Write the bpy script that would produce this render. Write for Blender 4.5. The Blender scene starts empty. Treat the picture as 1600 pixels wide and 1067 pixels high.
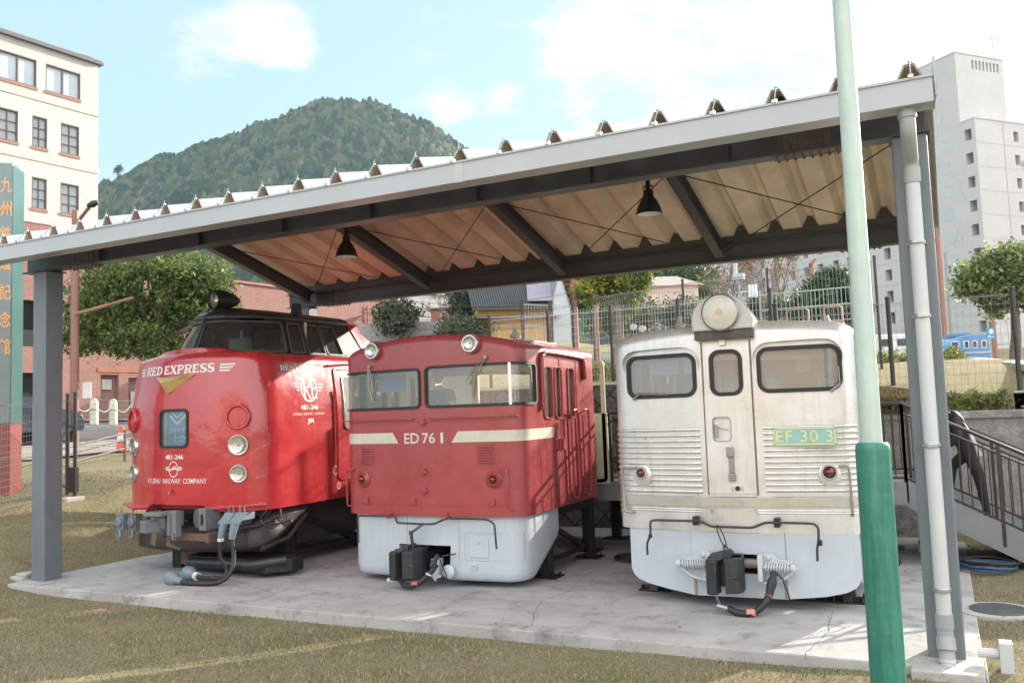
import bpy, bmesh, math, random
import numpy as np
from mathutils import Vector, Matrix
R=math.radians
S=bpy.context.scene; COL=S.collection
random.seed(7); rng=np.random.default_rng(7)
# ---------------------------------------------------------------- camera
CAM=Vector((12.4763,-8.5959,2.3)); FOC=1349.94
PITCH,ROLL,YAW=0.0790,-0.0357,0.4592
fw=Vector((-math.sin(YAW)*math.cos(PITCH),math.cos(YAW)*math.cos(PITCH),math.sin(PITCH)))
r0=Vector((math.cos(YAW),math.sin(YAW),0)); u0=r0.cross(fw)
rt=math.cos(ROLL)*r0+math.sin(ROLL)*u0; up=-math.sin(ROLL)*r0+math.cos(ROLL)*u0
cd=bpy.data.cameras.new('camera'); cam=bpy.data.objects.new('camera',cd); COL.objects.link(cam)
cd.sensor_width=36; cd.lens=FOC/1600*36; cd.clip_end=5000; cd.clip_start=.05
m=Matrix((rt,up,-fw)).transposed().to_4x4(); m.translation=CAM; cam.matrix_world=m
S.camera=cam
def at(px,py,d):
    return CAM+(fw+rt*((px-800)/FOC)-up*((py-533.5)/FOC))*d
# ---------------------------------------------------------------- world, sun, exposure
SKYMIX=.8; SKYPALE=(1.85,2.65,2.98,1); CLOUDC=(3.1,3.2,3.3,1); SUNE=5; EXPO=1.15; FILLSKY=(7.9,7.8,7.7,1); HAZED=.00014
SUN_EL=R(19.3); SUN_AZ=Vector((.38,.925,0)).normalized()
sdir=Vector((SUN_AZ.x*math.cos(SUN_EL),SUN_AZ.y*math.cos(SUN_EL),math.sin(SUN_EL)))
W=bpy.data.worlds.new("World"); S.world=W; W.use_nodes=True
nt=W.node_tree; nt.nodes.clear()
def N(nt,t,**k):
    n=nt.nodes.new(t)
    for a,b in k.items():
        if a.startswith('i_'): n.inputs[a[2:].replace('_',' ')].default_value=b
        else: setattr(n,a,b)
    return n
out=N(nt,'ShaderNodeOutputWorld'); bg=N(nt,'ShaderNodeBackground'); bg.inputs[1].default_value=.15
sky=N(nt,'ShaderNodeTexSky'); sky.sky_type='NISHITA'; sky.sun_disc=False; sky.sun_elevation=SUN_EL
sky.sun_rotation=math.atan2(SUN_AZ.x,SUN_AZ.y); sky.air_density=1.0; sky.dust_density=1.2; sky.ozone_density=1.3
tc=N(nt,'ShaderNodeTexCoord')
mp=N(nt,'ShaderNodeMapping'); mp.inputs['Scale'].default_value=(1,1,2.2)
nt.links.new(tc.outputs['Generated'],mp.inputs[0])
nz=N(nt,'ShaderNodeTexNoise'); nz.inputs['Scale'].default_value=9; nz.inputs['Detail'].default_value=9; nz.inputs['Roughness'].default_value=.62
nt.links.new(mp.outputs[0],nz.inputs[0])
def MATH(nt,op,a,b=None,clamp=False):
    n=N(nt,'ShaderNodeMath',operation=op,use_clamp=clamp)
    for i,v in enumerate((a,b)):
        if v is None: continue
        if isinstance(v,(int,float)): n.inputs[i].default_value=v
        else: nt.links.new(v,n.inputs[i])
    return n.outputs[0]
# cloud banks: each is a direction, an angular size and a weight, broken up by the noise
banks=[((445,40),.04,1.0),((470,75),.03,.8),((400,55),.04,.85),((340,62),.045,.85),((265,52),.04,.75),((705,170),.026,1.1),((785,160),.026,1.0),((675,98),.03,.7),((940,185),.03,.8),((935,95),.06,1.0),((1040,85),.09,1.2),((1200,60),.13,1.5),((1400,40),.14,1.4),((1100,-40),.12,1.2),((1650,150),.16,1.3),((190,150),.03,.35)]
acc=None
for (px,py),sz,wt in banks:
    d=(at(px,py,1)-CAM).normalized()
    vm=N(nt,'ShaderNodeVectorMath',operation='DISTANCE'); nt.links.new(tc.outputs['Generated'],vm.inputs[0]); vm.inputs[1].default_value=d
    q=MATH(nt,'DIVIDE',vm.outputs['Value'],sz); q=MATH(nt,'MULTIPLY',q,q); q=MATH(nt,'MULTIPLY',q,-1.0); q=MATH(nt,'EXPONENT',q); q=MATH(nt,'MULTIPLY',q,wt)
    acc=q if acc is None else MATH(nt,'ADD',acc,q)
acc=MATH(nt,'MINIMUM',acc,1.25)
c=MATH(nt,'ADD',nz.outputs[0],-.5); c=MATH(nt,'MULTIPLY',c,4.2); c=MATH(nt,'ADD',c,acc)
mr=N(nt,'ShaderNodeMapRange',interpolation_type='SMOOTHSTEP'); nt.links.new(c,mr.inputs[0]); mr.inputs[1].default_value=.45; mr.inputs[2].default_value=1.55
hz=N(nt,'ShaderNodeSeparateXYZ'); nt.links.new(tc.outputs['Generated'],hz.inputs[0])
mix=N(nt,'ShaderNodeMix',data_type='RGBA'); nt.links.new(mr.outputs[0],mix.inputs[0])
tint=N(nt,'ShaderNodeMix',data_type='RGBA'); tint.inputs[0].default_value=SKYMIX; nt.links.new(sky.outputs[0],tint.inputs[6]); tint.inputs[7].default_value=SKYPALE
nt.links.new(tint.outputs[2],mix.inputs[6]); mix.inputs[7].default_value=CLOUDC
# bright fill added to the unseen sky behind the viewer, lighting the shaded fronts
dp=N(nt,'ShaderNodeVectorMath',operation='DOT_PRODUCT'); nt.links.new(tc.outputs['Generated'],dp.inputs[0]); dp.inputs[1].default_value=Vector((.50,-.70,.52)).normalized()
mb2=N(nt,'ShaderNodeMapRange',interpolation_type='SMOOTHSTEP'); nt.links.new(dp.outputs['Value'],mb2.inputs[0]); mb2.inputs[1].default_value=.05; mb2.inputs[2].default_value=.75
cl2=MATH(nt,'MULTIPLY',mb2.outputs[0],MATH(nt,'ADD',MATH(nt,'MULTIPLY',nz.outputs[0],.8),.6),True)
mixb=N(nt,'ShaderNodeMix',data_type='RGBA'); nt.links.new(cl2,mixb.inputs[0]); nt.links.new(mix.outputs[2],mixb.inputs[6]); mixb.inputs[7].default_value=FILLSKY
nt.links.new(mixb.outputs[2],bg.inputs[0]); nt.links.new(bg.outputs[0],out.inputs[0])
sl=bpy.data.lights.new('sun','SUN'); sl.energy=SUNE; sl.angle=R(.5); sl.color=(1,.89,.76)
so=bpy.data.objects.new('sun',sl); COL.objects.link(so); so.rotation_euler=sdir.to_track_quat('Z','Y').to_euler(); so.location=(20,30,30)
S.view_settings.view_transform='Standard'; S.view_settings.look='None'; S.view_settings.gamma=1; S.view_settings.exposure=EXPO
S.render.resolution_x=1024; S.render.resolution_y=682
# ---------------------------------------------------------------- materials
MATS={}
def mat(name,col,rough=.5,metal=0.,var=.12,vs=3.,bump=0.,bs=40.,coat=0.,dirt=0.,dcol=(.12,.10,.08),spec=.5,streak=False,rv=0.,runs=0.,rcol=(.2,.14,.09)):
    if name in MATS: return MATS[name]
    m=bpy.data.materials.new(name); m.use_nodes=True; t=m.node_tree; b=t.nodes['Principled BSDF']; MATS[name]=m
    b.inputs['Roughness'].default_value=rough; b.inputs['Metallic'].default_value=metal; b.inputs['Coat Weight'].default_value=coat; b.inputs['Coat Roughness'].default_value=.06
    b.inputs['Specular IOR Level'].default_value=spec
    tc=N(t,'ShaderNodeTexCoord'); n=N(t,'ShaderNodeTexNoise'); n.inputs['Scale'].default_value=vs; n.inputs['Detail'].default_value=7; n.inputs['Roughness'].default_value=.65
    if streak:
        mp=N(t,'ShaderNodeMapping'); mp.inputs['Scale'].default_value=(6,6,.7); t.links.new(tc.outputs['Object'],mp.inputs[0]); t.links.new(mp.outputs[0],n.inputs[0])
    else: t.links.new(tc.outputs['Object'],n.inputs[0])
    cr=N(t,'ShaderNodeValToRGB'); cr.color_ramp.elements[0].position=.3; cr.color_ramp.elements[1].position=.7
    lo=[max(0,c*(1-var)) for c in col]; hi=[min(1,c*(1+var)) for c in col]
    cr.color_ramp.elements[0].color=(*lo,1); cr.color_ramp.elements[1].color=(*hi,1)
    t.links.new(n.outputs[0],cr.inputs[0]); o=cr.outputs[0]
    if dirt>0:
        n2=N(t,'ShaderNodeTexNoise'); n2.inputs['Scale'].default_value=vs*2.3; n2.inputs['Detail'].default_value=9; n2.inputs['Roughness'].default_value=.75
        t.links.new(tc.outputs['Object'],n2.inputs[0])
        f=N(t,'ShaderNodeMapRange'); f.inputs[1].default_value=.52; f.inputs[2].default_value=.75; f.inputs[4].default_value=dirt; t.links.new(n2.outputs[0],f.inputs[0])
        mx=N(t,'ShaderNodeMix',data_type='RGBA'); t.links.new(f.outputs[0],mx.inputs[0]); t.links.new(o,mx.inputs[6]); mx.inputs[7].default_value=(*dcol,1); o=mx.outputs[2]
    if runs>0:
        mp2=N(t,'ShaderNodeMapping'); mp2.inputs['Scale'].default_value=(9,9,.55); t.links.new(tc.outputs['Object'],mp2.inputs[0]); n4=N(t,'ShaderNodeTexNoise'); n4.inputs['Scale'].default_value=1.6; n4.inputs['Detail'].default_value=8; n4.inputs['Roughness'].default_value=.7; t.links.new(mp2.outputs[0],n4.inputs[0])
        f=N(t,'ShaderNodeMapRange'); f.inputs[1].default_value=.5; f.inputs[2].default_value=.78; f.inputs[4].default_value=runs; t.links.new(n4.outputs[0],f.inputs[0])
        mx=N(t,'ShaderNodeMix',data_type='RGBA'); t.links.new(f.outputs[0],mx.inputs[0]); t.links.new(o,mx.inputs[6]); mx.inputs[7].default_value=(*rcol,1); o=mx.outputs[2]
    t.links.new(o,b.inputs['Base Color'])
    if rv>0:
        f=N(t,'ShaderNodeMapRange'); f.inputs[1].default_value=.3; f.inputs[2].default_value=.7; f.inputs[3].default_value=max(.02,rough-rv); f.inputs[4].default_value=min(1,rough+rv); t.links.new(n.outputs[0],f.inputs[0]); t.links.new(f.outputs[0],b.inputs['Roughness'])
    if bump>0:
        n3=N(t,'ShaderNodeTexNoise'); n3.inputs['Scale'].default_value=bs; n3.inputs['Detail'].default_value=5; t.links.new(tc.outputs['Object'],n3.inputs[0])
        bp=N(t,'ShaderNodeBump'); bp.inputs['Strength'].default_value=min(1,bump); bp.inputs['Distance'].default_value=.02*max(1,bump); t.links.new(n3.outputs[0],bp.inputs['Height']); t.links.new(bp.outputs[0],b.inputs['Normal'])
        if coat: t.links.new(bp.outputs[0],b.inputs['Coat Normal'])
    return m
def brickmat(name,c1,c2,mortar,bw=.25,bh=.075,ms=.01,rough=.8):
    m=bpy.data.materials.new(name); m.use_nodes=True; t=m.node_tree; b=t.nodes['Principled BSDF']; b.inputs['Roughness'].default_value=rough; MATS[name]=m
    tc=N(t,'ShaderNodeTexCoord'); sp=N(t,'ShaderNodeSeparateXYZ'); t.links.new(tc.outputs['Object'],sp.inputs[0])
    a=MATH(t,'ADD',sp.outputs[0],sp.outputs[1]); cb=N(t,'ShaderNodeCombineXYZ'); t.links.new(a,cb.inputs[0]); t.links.new(sp.outputs[2],cb.inputs[1])
    br=N(t,'ShaderNodeTexBrick'); t.links.new(cb.outputs[0],br.inputs[0])
    br.inputs['Color1'].default_value=(*c1,1); br.inputs['Color2'].default_value=(*c2,1); br.inputs['Mortar'].default_value=(*mortar,1)
    br.inputs['Scale'].default_value=1; br.inputs['Mortar Size'].default_value=ms; br.inputs['Brick Width'].default_value=bw; br.inputs['Row Height'].default_value=bh; br.inputs['Bias'].default_value=0
    n=N(t,'ShaderNodeTexNoise'); n.inputs['Scale'].default_value=.8; n.inputs['Detail'].default_value=6; t.links.new(tc.outputs['Object'],n.inputs[0])
    f=N(t,'ShaderNodeMapRange'); f.inputs[3].default_value=.75; f.inputs[4].default_value=1.2; t.links.new(n.outputs[0],f.inputs[0])
    mx=N(t,'ShaderNodeVectorMath',operation='SCALE'); t.links.new(br.outputs[0],mx.inputs[0]); t.links.new(f.outputs[0],mx.inputs['Scale'])
    t.links.new(mx.outputs[0],b.inputs['Base Color'])
    bp=N(t,'ShaderNodeBump'); bp.invert=True; bp.inputs['Strength'].default_value=.5; bp.inputs['Distance'].default_value=.01; t.links.new(br.outputs['Fac'],bp.inputs['Height']); t.links.new(bp.outputs[0],b.inputs['Normal'])
    return m
def glassmat(name,tint=(.85,.92,.9),op=.15,fr=1.55,veil=(.6,.62,.6)):
    m=bpy.data.materials.new(name); m.use_nodes=True; t=m.node_tree; t.nodes.clear(); MATS[name]=m
    o=N(t,'ShaderNodeOutputMaterial'); tr=N(t,'ShaderNodeBsdfTransparent'); tr.inputs[0].default_value=(*tint,1)
    df=N(t,'ShaderNodeBsdfDiffuse'); df.inputs[0].default_value=(*veil,1); gl=N(t,'ShaderNodeBsdfGlossy'); gl.inputs['Roughness'].default_value=.02
    f=N(t,'ShaderNodeFresnel'); f.inputs[0].default_value=fr
    m1=N(t,'ShaderNodeMixShader'); m1.inputs[0].default_value=op; t.links.new(tr.outputs[0],m1.inputs[1]); t.links.new(df.outputs[0],m1.inputs[2])
    m2=N(t,'ShaderNodeMixShader'); t.links.new(f.outputs[0],m2.inputs[0]); t.links.new(m1.outputs[0],m2.inputs[1]); t.links.new(gl.outputs[0],m2.inputs[2]); t.links.new(m2.outputs[0],o.inputs[0])
    return m
# ---------------------------------------------------------------- mesh builder
def V3(p): return (float(p[0]),float(p[1]),float(p[2]))
class MB:
    def __init__(s): s.v=[]; s.f=[]
    def add(s,vs,fs):
        o=len(s.v); s.v+=[V3(p) for p in vs]; s.f+=[tuple(i+o for i in f) for f in fs]; return s
    def box(s,x0,x1,y0,y1,z0,z1):
        return s.add([(x,y,z) for z in (z0,z1) for (x,y) in ((x0,y0),(x1,y0),(x1,y1),(x0,y1))],[(3,2,1,0),(4,5,6,7),(0,1,5,4),(1,2,6,5),(2,3,7,6),(3,0,4,7)])
    def bar(s,a,b,w,h,upv=(0,0,1)):
        a=Vector(a);b=Vector(b);d=(b-a).normalized();sd=d.cross(Vector(upv))
        if sd.length<1e-4: sd=d.cross(Vector((0,1,0)))
        sd.normalize(); u=sd.cross(d)
        P=[]
        for q in (a,b):
            for i,j in ((-1,-1),(1,-1),(1,1),(-1,1)): P.append(q+sd*i*w/2+u*j*h/2)
        return s.add(P,[(3,2,1,0),(4,5,6,7),(0,1,5,4),(1,2,6,5),(2,3,7,6),(3,0,4,7)])
    def tube(s,pts,r,n=8,cap=True):
        pts=[Vector(p) for p in pts]; k=len(pts); rr=r if isinstance(r,(list,tuple)) else [r]*k
        o=len(s.v); ref=None
        for i,p in enumerate(pts):
            d=(pts[min(i+1,k-1)]-pts[max(i-1,0)])
            d=d.normalized() if d.length>1e-9 else Vector((0,0,1))
            if ref is None: ref=Vector((0,0,1)) if abs(d.z)<.9 else Vector((1,0,0))
            a=d.cross(ref); a.normalize(); b=a.cross(d); ref=b if b.length>.5 else ref
            for j in range(n):
                t=2*math.pi*j/n; s.v.append(V3(p+(a*math.cos(t)+b*math.sin(t))*rr[i]))
        for i in range(k-1):
            for j in range(n):
                s.f.append((o+i*n+j,o+i*n+(j+1)%n,o+(i+1)*n+(j+1)%n,o+(i+1)*n+j))
        if cap: s.f.append(tuple(o+j for j in range(n))[::-1]); s.f.append(tuple(o+(k-1)*n+j for j in range(n)))
        return s
    def lathe(s,prof,c,axis=(0,0,1),n=24,cap=True):
        # prof: (r, h) along axis from c
        ax=Vector(axis).normalized(); ref=Vector((0,0,1)) if abs(ax.z)<.9 else Vector((1,0,0)); a=ax.cross(ref).normalized(); b=ax.cross(a); c=Vector(c)
        o=len(s.v)
        for r,h in prof:
            for j in range(n):
                t=2*math.pi*j/n; s.v.append(V3(c+ax*h+(a*math.cos(t)+b*math.sin(t))*r))
        for i in range(len(prof)-1):
            for j in range(n): s.f.append((o+i*n+j,o+i*n+(j+1)%n,o+(i+1)*n+(j+1)%n,o+(i+1)*n+j))
        if cap: s.f.append(tuple(o+j for j in range(n))[::-1]); s.f.append(tuple(o+(len(prof)-1)*n+j for j in range(n)))
        return s
    def prism(s,poly,vec):
        n=len(poly); v=Vector(vec); P=[Vector(p) for p in poly]
        return s.add(P+[p+v for p in P],[tuple(range(n))[::-1],tuple(range(n,2*n))]+[(i,(i+1)%n,n+(i+1)%n,n+i) for i in range(n)])
    def xz(s,poly,y0,y1): return s.prism([(x,y0,z) for x,z in poly],(0,y1-y0,0))
    def yz(s,poly,x0,x1): return s.prism([(x0,y,z) for y,z in poly],(x1-x0,0,0))
    def quad(s,a,b,c,d): return s.add([a,b,c,d],[(0,1,2,3)])
    def build(s,name,material,parent=None,smooth=0,bevel=0,seg=2,base=None,sub=0):
        org=Vector((0,0,0))
        if parent is not None: org=Vector(parent['_org']) if '_org' in parent else Vector((0,0,0))
        elif base is not None: org=Vector(base)
        me=bpy.data.meshes.new(name)
        me.from_pydata([(x-org.x,y-org.y,z-org.z) for x,y,z in s.v],[],s.f)
        me.update()
        bm=bmesh.new(); bm.from_mesh(me); bmesh.ops.recalc_face_normals(bm,faces=bm.faces); bm.to_mesh(me); bm.free()
        o=bpy.data.objects.new(name,me); COL.objects.link(o)
        if material: me.materials.append(material)
        if parent is not None: o.parent=parent
        elif base is not None: o.location=org
        o['_org']=tuple(org)
        if smooth:
            me.polygons.foreach_set('use_smooth',[True]*len(me.polygons)); me.set_sharp_from_angle(angle=R(smooth))
        if bevel:
            b=o.modifiers.new('bevel','BEVEL'); b.width=bevel; b.segments=seg; b.limit_method='ANGLE'; b.angle_limit=R(40); b.harden_normals=False
        if sub:
            b=o.modifiers.new('sub','SUBSURF'); b.levels=sub; b.render_levels=sub
        return o
def tag(o,label,cat,group=None,kind=None):
    o['label']=label; o['category']=cat
    if group: o['group']=group
    if kind: o['kind']=kind
    return o
def struct(o,kind='structure'): o['kind']=kind; return o
def thing(name,label,cat,base,group=None):
    o=bpy.data.objects.new(name,None); COL.objects.link(o); o.location=base; o['_org']=tuple(base); o.empty_display_size=.2
    return tag(o,label,cat,group)
def copy_tree(root,loc,label,rotz=None,scale=None):
    c=root.copy(); COL.objects.link(c); c.location=loc; c['label']=label
    if rotz is not None: c.rotation_euler=(0,0,rotz)
    if scale: c.scale=(scale,)*3
    for ch in list(root.children):
        d=ch.copy(); COL.objects.link(d); d.parent=c
        for g in list(ch.children):
            e=g.copy(); COL.objects.link(e); e.parent=d
    return c
def rr(x0,x1,z0,z1,r,n=5):
    P=[]
    for cx,cz,a0 in ((x1-r,z1-r,0),(x0+r,z1-r,90),(x0+r,z0+r,180),(x1-r,z0+r,270)):
        for k in range(n+1):
            a=R(a0+90*k/n); P.append((cx+r*math.cos(a),cz+r*math.sin(a)))
    return P
def dens(loop,step=.06):
    o=[]
    for i,p in enumerate(loop):
        q=loop[(i+1)%len(loop)]; L=math.hypot(q[0]-p[0],q[1]-p[1]); k=max(1,int(L/step))
        for j in range(k): o.append((p[0]+(q[0]-p[0])*j/k,p[1]+(q[1]-p[1])*j/k))
    return o
def offs(loop,d):
    # outward offset of ccw loop
    n=len(loop); o=[]
    for i in range(n):
        a=loop[i-1]; b=loop[(i+1)%n]; tx,tz=b[0]-a[0],b[1]-a[1]; L=math.hypot(tx,tz) or 1
        o.append((loop[i][0]+tz/L*d,loop[i][1]-tx/L*d))
    return o
def ringmesh(mb,M,loop,w,d0,d1):
    """frame of width w around loop (u,v), from depth d0 to d1 on surface map M"""
    A=dens(loop); B=offs(A,w); n=len(A)
    P=[M(u,v,d0) for u,v in A]+[M(u,v,d1) for u,v in A]+[M(u,v,d1) for u,v in B]+[M(u,v,d0) for u,v in B]
    F=[]
    for i in range(n):
        j=(i+1)%n
        for k in range(4): F.append((k*n+i,k*n+j,((k+1)%4)*n+j,((k+1)%4)*n+i))
    return mb.add(P,F)
def panel(mb,M,u0,u1,v0,v1,d,nu=6,nv=4):
    P=[M(u0+(u1-u0)*i/nu,v0+(v1-v0)*j/nv,d) for j in range(nv+1) for i in range(nu+1)]
    F=[(j*(nu+1)+i,j*(nu+1)+i+1,(j+1)*(nu+1)+i+1,(j+1)*(nu+1)+i) for j in range(nv) for i in range(nu)]
    return mb.add(P,F)
def solidpoly(mb,M,loop,d0,d1):
    n=len(loop); P=[M(u,v,d0) for u,v in loop]+[M(u,v,d1) for u,v in loop]
    return mb.add(P,[tuple(range(n)),tuple(range(n,2*n))[::-1]]+[(i,(i+1)%n,n+(i+1)%n,n+i) for i in range(n)])
def flat(mb,M,loop,d):
    return mb.add([M(u,v,d) for u,v in loop],[tuple(range(len(loop)))])
def solidgrid(mb,M,loop,d0,d1,step=.08):
    """closed cutter that follows a curved surface: the loop is split into vertical strips"""
    L=dens(loop,step); n=len(L)
    cu=sum(p[0] for p in L)/n; cv=sum(p[1] for p in L)/n
    K=4; P=[];F=[]
    for d in (d0,d1):
        for k in range(K+1):
            t=k/K
            for u,v in L: P.append(M(cu+(u-cu)*(1-t*.98),cv+(v-cv)*(1-t*.98),d))
    def ix(s,k,i): return s*(K+1)*n+k*n+i%n
    for s_ in (0,1):
        for k in range(K):
            for i in range(n):
                q=(ix(s_,k,i),ix(s_,k,i+1),ix(s_,k+1,i+1),ix(s_,k+1,i)); F.append(q if s_ else q[::-1])
        c=tuple(ix(s_,K,i) for i in range(n)); F.append(c if s_ else c[::-1])
    for i in range(n): F.append((ix(0,0,i),ix(0,0,i+1),ix(1,0,i+1),ix(1,0,i)))
    return mb.add(P,F)
def boolean(o,cutters,op='DIFFERENCE'):
    for c in cutters:
        b=o.modifiers.new('b','BOOLEAN'); b.object=c; b.operation=op; b.solver='EXACT'
    dg=bpy.context.evaluated_depsgraph_get(); dg.update()
    me=bpy.data.meshes.new_from_object(o.evaluated_get(dg),depsgraph=dg)
    o.modifiers.clear(); old=o.data; o.data=me; me.name=old.name
    for c in cutters: bpy.data.objects.remove(c)
    return o
# text as mesh mapped on a surface
def text_pts(txt,size=1.,bold=.0,spacing=1.,res=3):
    cu=bpy.data.curves.new('t','FONT'); cu.body=txt; cu.size=size; cu.offset=bold; cu.space_character=spacing; cu.resolution_u=res; cu.align_x='CENTER'
    o=bpy.data.objects.new('t',cu); COL.objects.link(o); dg=bpy.context.evaluated_depsgraph_get(); dg.update()
    me=bpy.data.meshes.new_from_object(o.evaluated_get(dg),depsgraph=dg); P=[(v.co.x,v.co.y) for v in me.vertices]; F=[tuple(p.vertices) for p in me.polygons]
    bpy.data.objects.remove(o); bpy.data.meshes.remove(me); return P,F
def text(mb,M,txt,u0,u1,v0,v1,d=.004,bold=.0,spacing=1.,shear=0.):
    P,F=text_pts(txt,bold=bold,spacing=spacing); xs=[p[0] for p in P]; ys=[p[1] for p in P]; a,b,c,e=min(xs),max(xs),min(ys),max(ys)
    Q=[]
    for x,y in P:
        fx=(x-a)/(b-a); fy=(y-c)/(e-c); v=v0+(v1-v0)*fy; Q.append(M(u0+(u1-u0)*fx+shear*fy,v,d))
    return mb.add(Q,F)
def stroke(mb,M,pts,w,d=.004):
    n=len(pts)
    L=[];Rr=[]
    for i in range(n):
        a=pts[max(0,i-1)]; b=pts[min(n-1,i+1)]; tx,ty=b[0]-a[0],b[1]-a[1]; l=math.hypot(tx,ty) or 1; nx,ny=-ty/l,tx/l
        ww=w[i] if isinstance(w,(list,tuple)) else w
        L.append((pts[i][0]+nx*ww/2,pts[i][1]+ny*ww/2)); Rr.append((pts[i][0]-nx*ww/2,pts[i][1]-ny*ww/2))
    P=[M(u,v,d) for u,v in L]+[M(u,v,d) for u,v in Rr]
    return mb.add(P,[(n+i,n+i+1,i+1,i) for i in range(n-1)])
# shells built from rows of plan loops
class Shell:
    def __init__(s,rows):
        s.r=np.array([[list(p) for p in row] for row in rows],float); s.R,s.N=s.r.shape[:2]
        b=s.r[0][:,:2]; dl=np.hypot(*(b[1:]-b[:-1]).T); cs=np.concatenate([[0],np.cumsum(dl)]); s.u=cs-cs[-1]/2
    def pt(s,u,v):
        A=np.array([[np.interp(u,s.u,s.r[k][:,c]) for c in range(3)] for k in range(s.R)])
        z=A[:,2]; return np.array([np.interp(v,z,A[:,0]),np.interp(v,z,A[:,1]),v])
    def M(s,u,v,d=0):
        e=.01; p=s.pt(u,v); a=s.pt(u+e,v)-s.pt(u-e,v); b=s.pt(u,v+e)-s.pt(u,v-e)
        if np.linalg.norm(b)<1e-6: b=np.array([0,0,1.])
        n=np.cross(a,b); n/=np.linalg.norm(n)+1e-12; return tuple(p+n*d)
    def solid(s,crown,K=8,cap=True):
        """closed solid; crown(x,y,zedge)->z for the roof cap"""
        mb=MB(); P=[tuple(p) for row in s.r for p in row]; Rn,Nn=s.R,s.N; F=[]
        for k in range(Rn-1):
            for i in range(Nn-1): F.append((k*Nn+i,k*Nn+i+1,(k+1)*Nn+i+1,(k+1)*Nn+i))
        H=Nn//2; top=(Rn-1)*Nn; ribs=[]
        for j in range(H):
            a=s.r[-1][j]; b=s.r[-1][Nn-1-j]; ids=[top+j]
            for q in range(1,K):
                t=q/K; p=a+(b-a)*t; z=crown(p[0],p[1],p[2]); ids.append(len(P)); P.append((p[0],p[1],z))
            ids.append(top+Nn-1-j); ribs.append(ids)
        for j in range(H-1):
            for q in range(K): F.append((ribs[j][q],ribs[j+1][q],ribs[j+1][q+1],ribs[j][q+1]))
        if Nn%2: 
            for q in range(K):
                pass
            c=top+H; F.append(tuple(ribs[H-1])+(c,))
        else: F.append(tuple(ribs[H-1]))
        F.append(tuple(range(Nn))[::-1])
        F.append(tuple(k*Nn for k in range(Rn))+tuple(ribs[0][1:-1])+tuple(k*Nn+Nn-1 for k in range(Rn-1,-1,-1)))
        mb.add(P,F); return mb
def weld(o,dist=.0008):
    bm=bmesh.new(); bm.from_mesh(o.data); bmesh.ops.remove_doubles(bm,verts=bm.verts,dist=dist); bmesh.ops.recalc_face_normals(bm,faces=bm.faces); bm.to_mesh(o.data); bm.free()
def smooth(o,a=35):
    me=o.data; me.polygons.foreach_set('use_smooth',[True]*len(me.polygons)); me.set_sharp_from_angle(angle=R(a))
# ================================================================ SETTING
def rbf(pts):
    P=np.array(pts,float); A=P[:,:2]; D=np.linalg.norm(A[:,None]-A[None],axis=2); n=len(P)
    K=np.zeros((n+3,n+3)); K[:n,:n]=D; K[:n,n]=1; K[:n,n+1:]=A; K[n,:n]=1; K[n+1:,:n]=A.T
    w=np.linalg.solve(K+np.diag([1e-6]*n+[0]*3),np.concatenate([P[:,2],[0,0,0]]))
    def f(x,y):
        x=np.asarray(x,float);y=np.asarray(y,float); o=w[n]+w[n+1]*x+w[n+2]*y
        for i in range(n): o=o+w[i]*np.hypot(x-A[i,0],y-A[i,1])
        return o
    return f
def P3(px,py,d): v=at(px,py,d); return (v.x,v.y,v.z)
gp=[(-.35,-.45,-.03),(2,-.5,-.1),(4,-.5,-.12),(8,-.5,-.12),(10.5,-.5,-.11),(12.8,-.6,-.06),(12.5,-8.6,.72),(5,-5.5,.33),(9,-4,.2),(0,-4,.3),(-4,-2,.65),(13.5,-3,.15),
 (-.12,.4,-.03),(-.12,1.0,-.03),(-.12,1.6,-.02),(-.12,2.2,-.02),(-.12,2.9,-.01),(-.12,3.7,0),(-.12,4.7,.0),(-.12,5.9,.0),(-.12,7,.0),(-.5,3.2,.12),(-.45,1.6,.10),(12.85,1.8,-.01),(13.5,3.5,0),(15,0,.15),(14,6.5,.0),(10,7.3,0),(4,7.3,0),(18,4,.1),(17,-8,.7),(5,-12,.9),(-10,-10,1.3),
 P3(118,818,15.3),P3(117,772,16.5),P3(205,757,17.7),P3(0,803,15),P3(30,790,15.4),P3(240,838,15.5),
 P3(190,706,24),P3(60,716,23),P3(150,735,20),P3(120,664,34),P3(200,664,36),P3(0,664,33),(-60,-20,2.2),(-60,60,2.4),(-20,50,2.4),(-200,0,2.2),(-200,200,2.2),(200,0,.6),(200,200,1.5),(0,200,2),(0,-60,1.6),(60,-60,1.2),(20,20,.3),(0,20,1.2)]
gh=rbf(gp)
def axis(a,b,dense,step,far):
    o=list(np.arange(dense[0],dense[1]+1e-6,step)); x=dense[0]; s=step
    L=[]
    while x>a: s*=far; x-=s; L.append(x)
    x=dense[1]; s=step; Rr=[]
    while x<b: s*=far; x+=s; Rr.append(x)
    return np.array(L[::-1]+o+Rr)
def sheet(name,xs,ys,hf,m,bumpf=0,mask=None,lift=0):
    X,Y=np.meshgrid(xs,ys); Z=hf(X,Y)+lift
    if bumpf: Z=Z+bumpf*(np.sin(X*3.1+np.sin(Y*2.3)*1.4)*np.sin(Y*2.7+X*.6)+.5*np.sin(X*7.3+Y*5.1))
    nx,ny=len(xs),len(ys); P=list(zip(X.ravel(),Y.ravel(),Z.ravel()))
    F=[(j*nx+i,j*nx+i+1,(j+1)*nx+i+1,(j+1)*nx+i) for j in range(ny-1) for i in range(nx-1) if mask is None or mask((xs[i]+xs[i+1])/2,(ys[j]+ys[j+1])/2)]
    o=MB().add(P,F).build(name,m,smooth=60); return struct(o)
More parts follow.
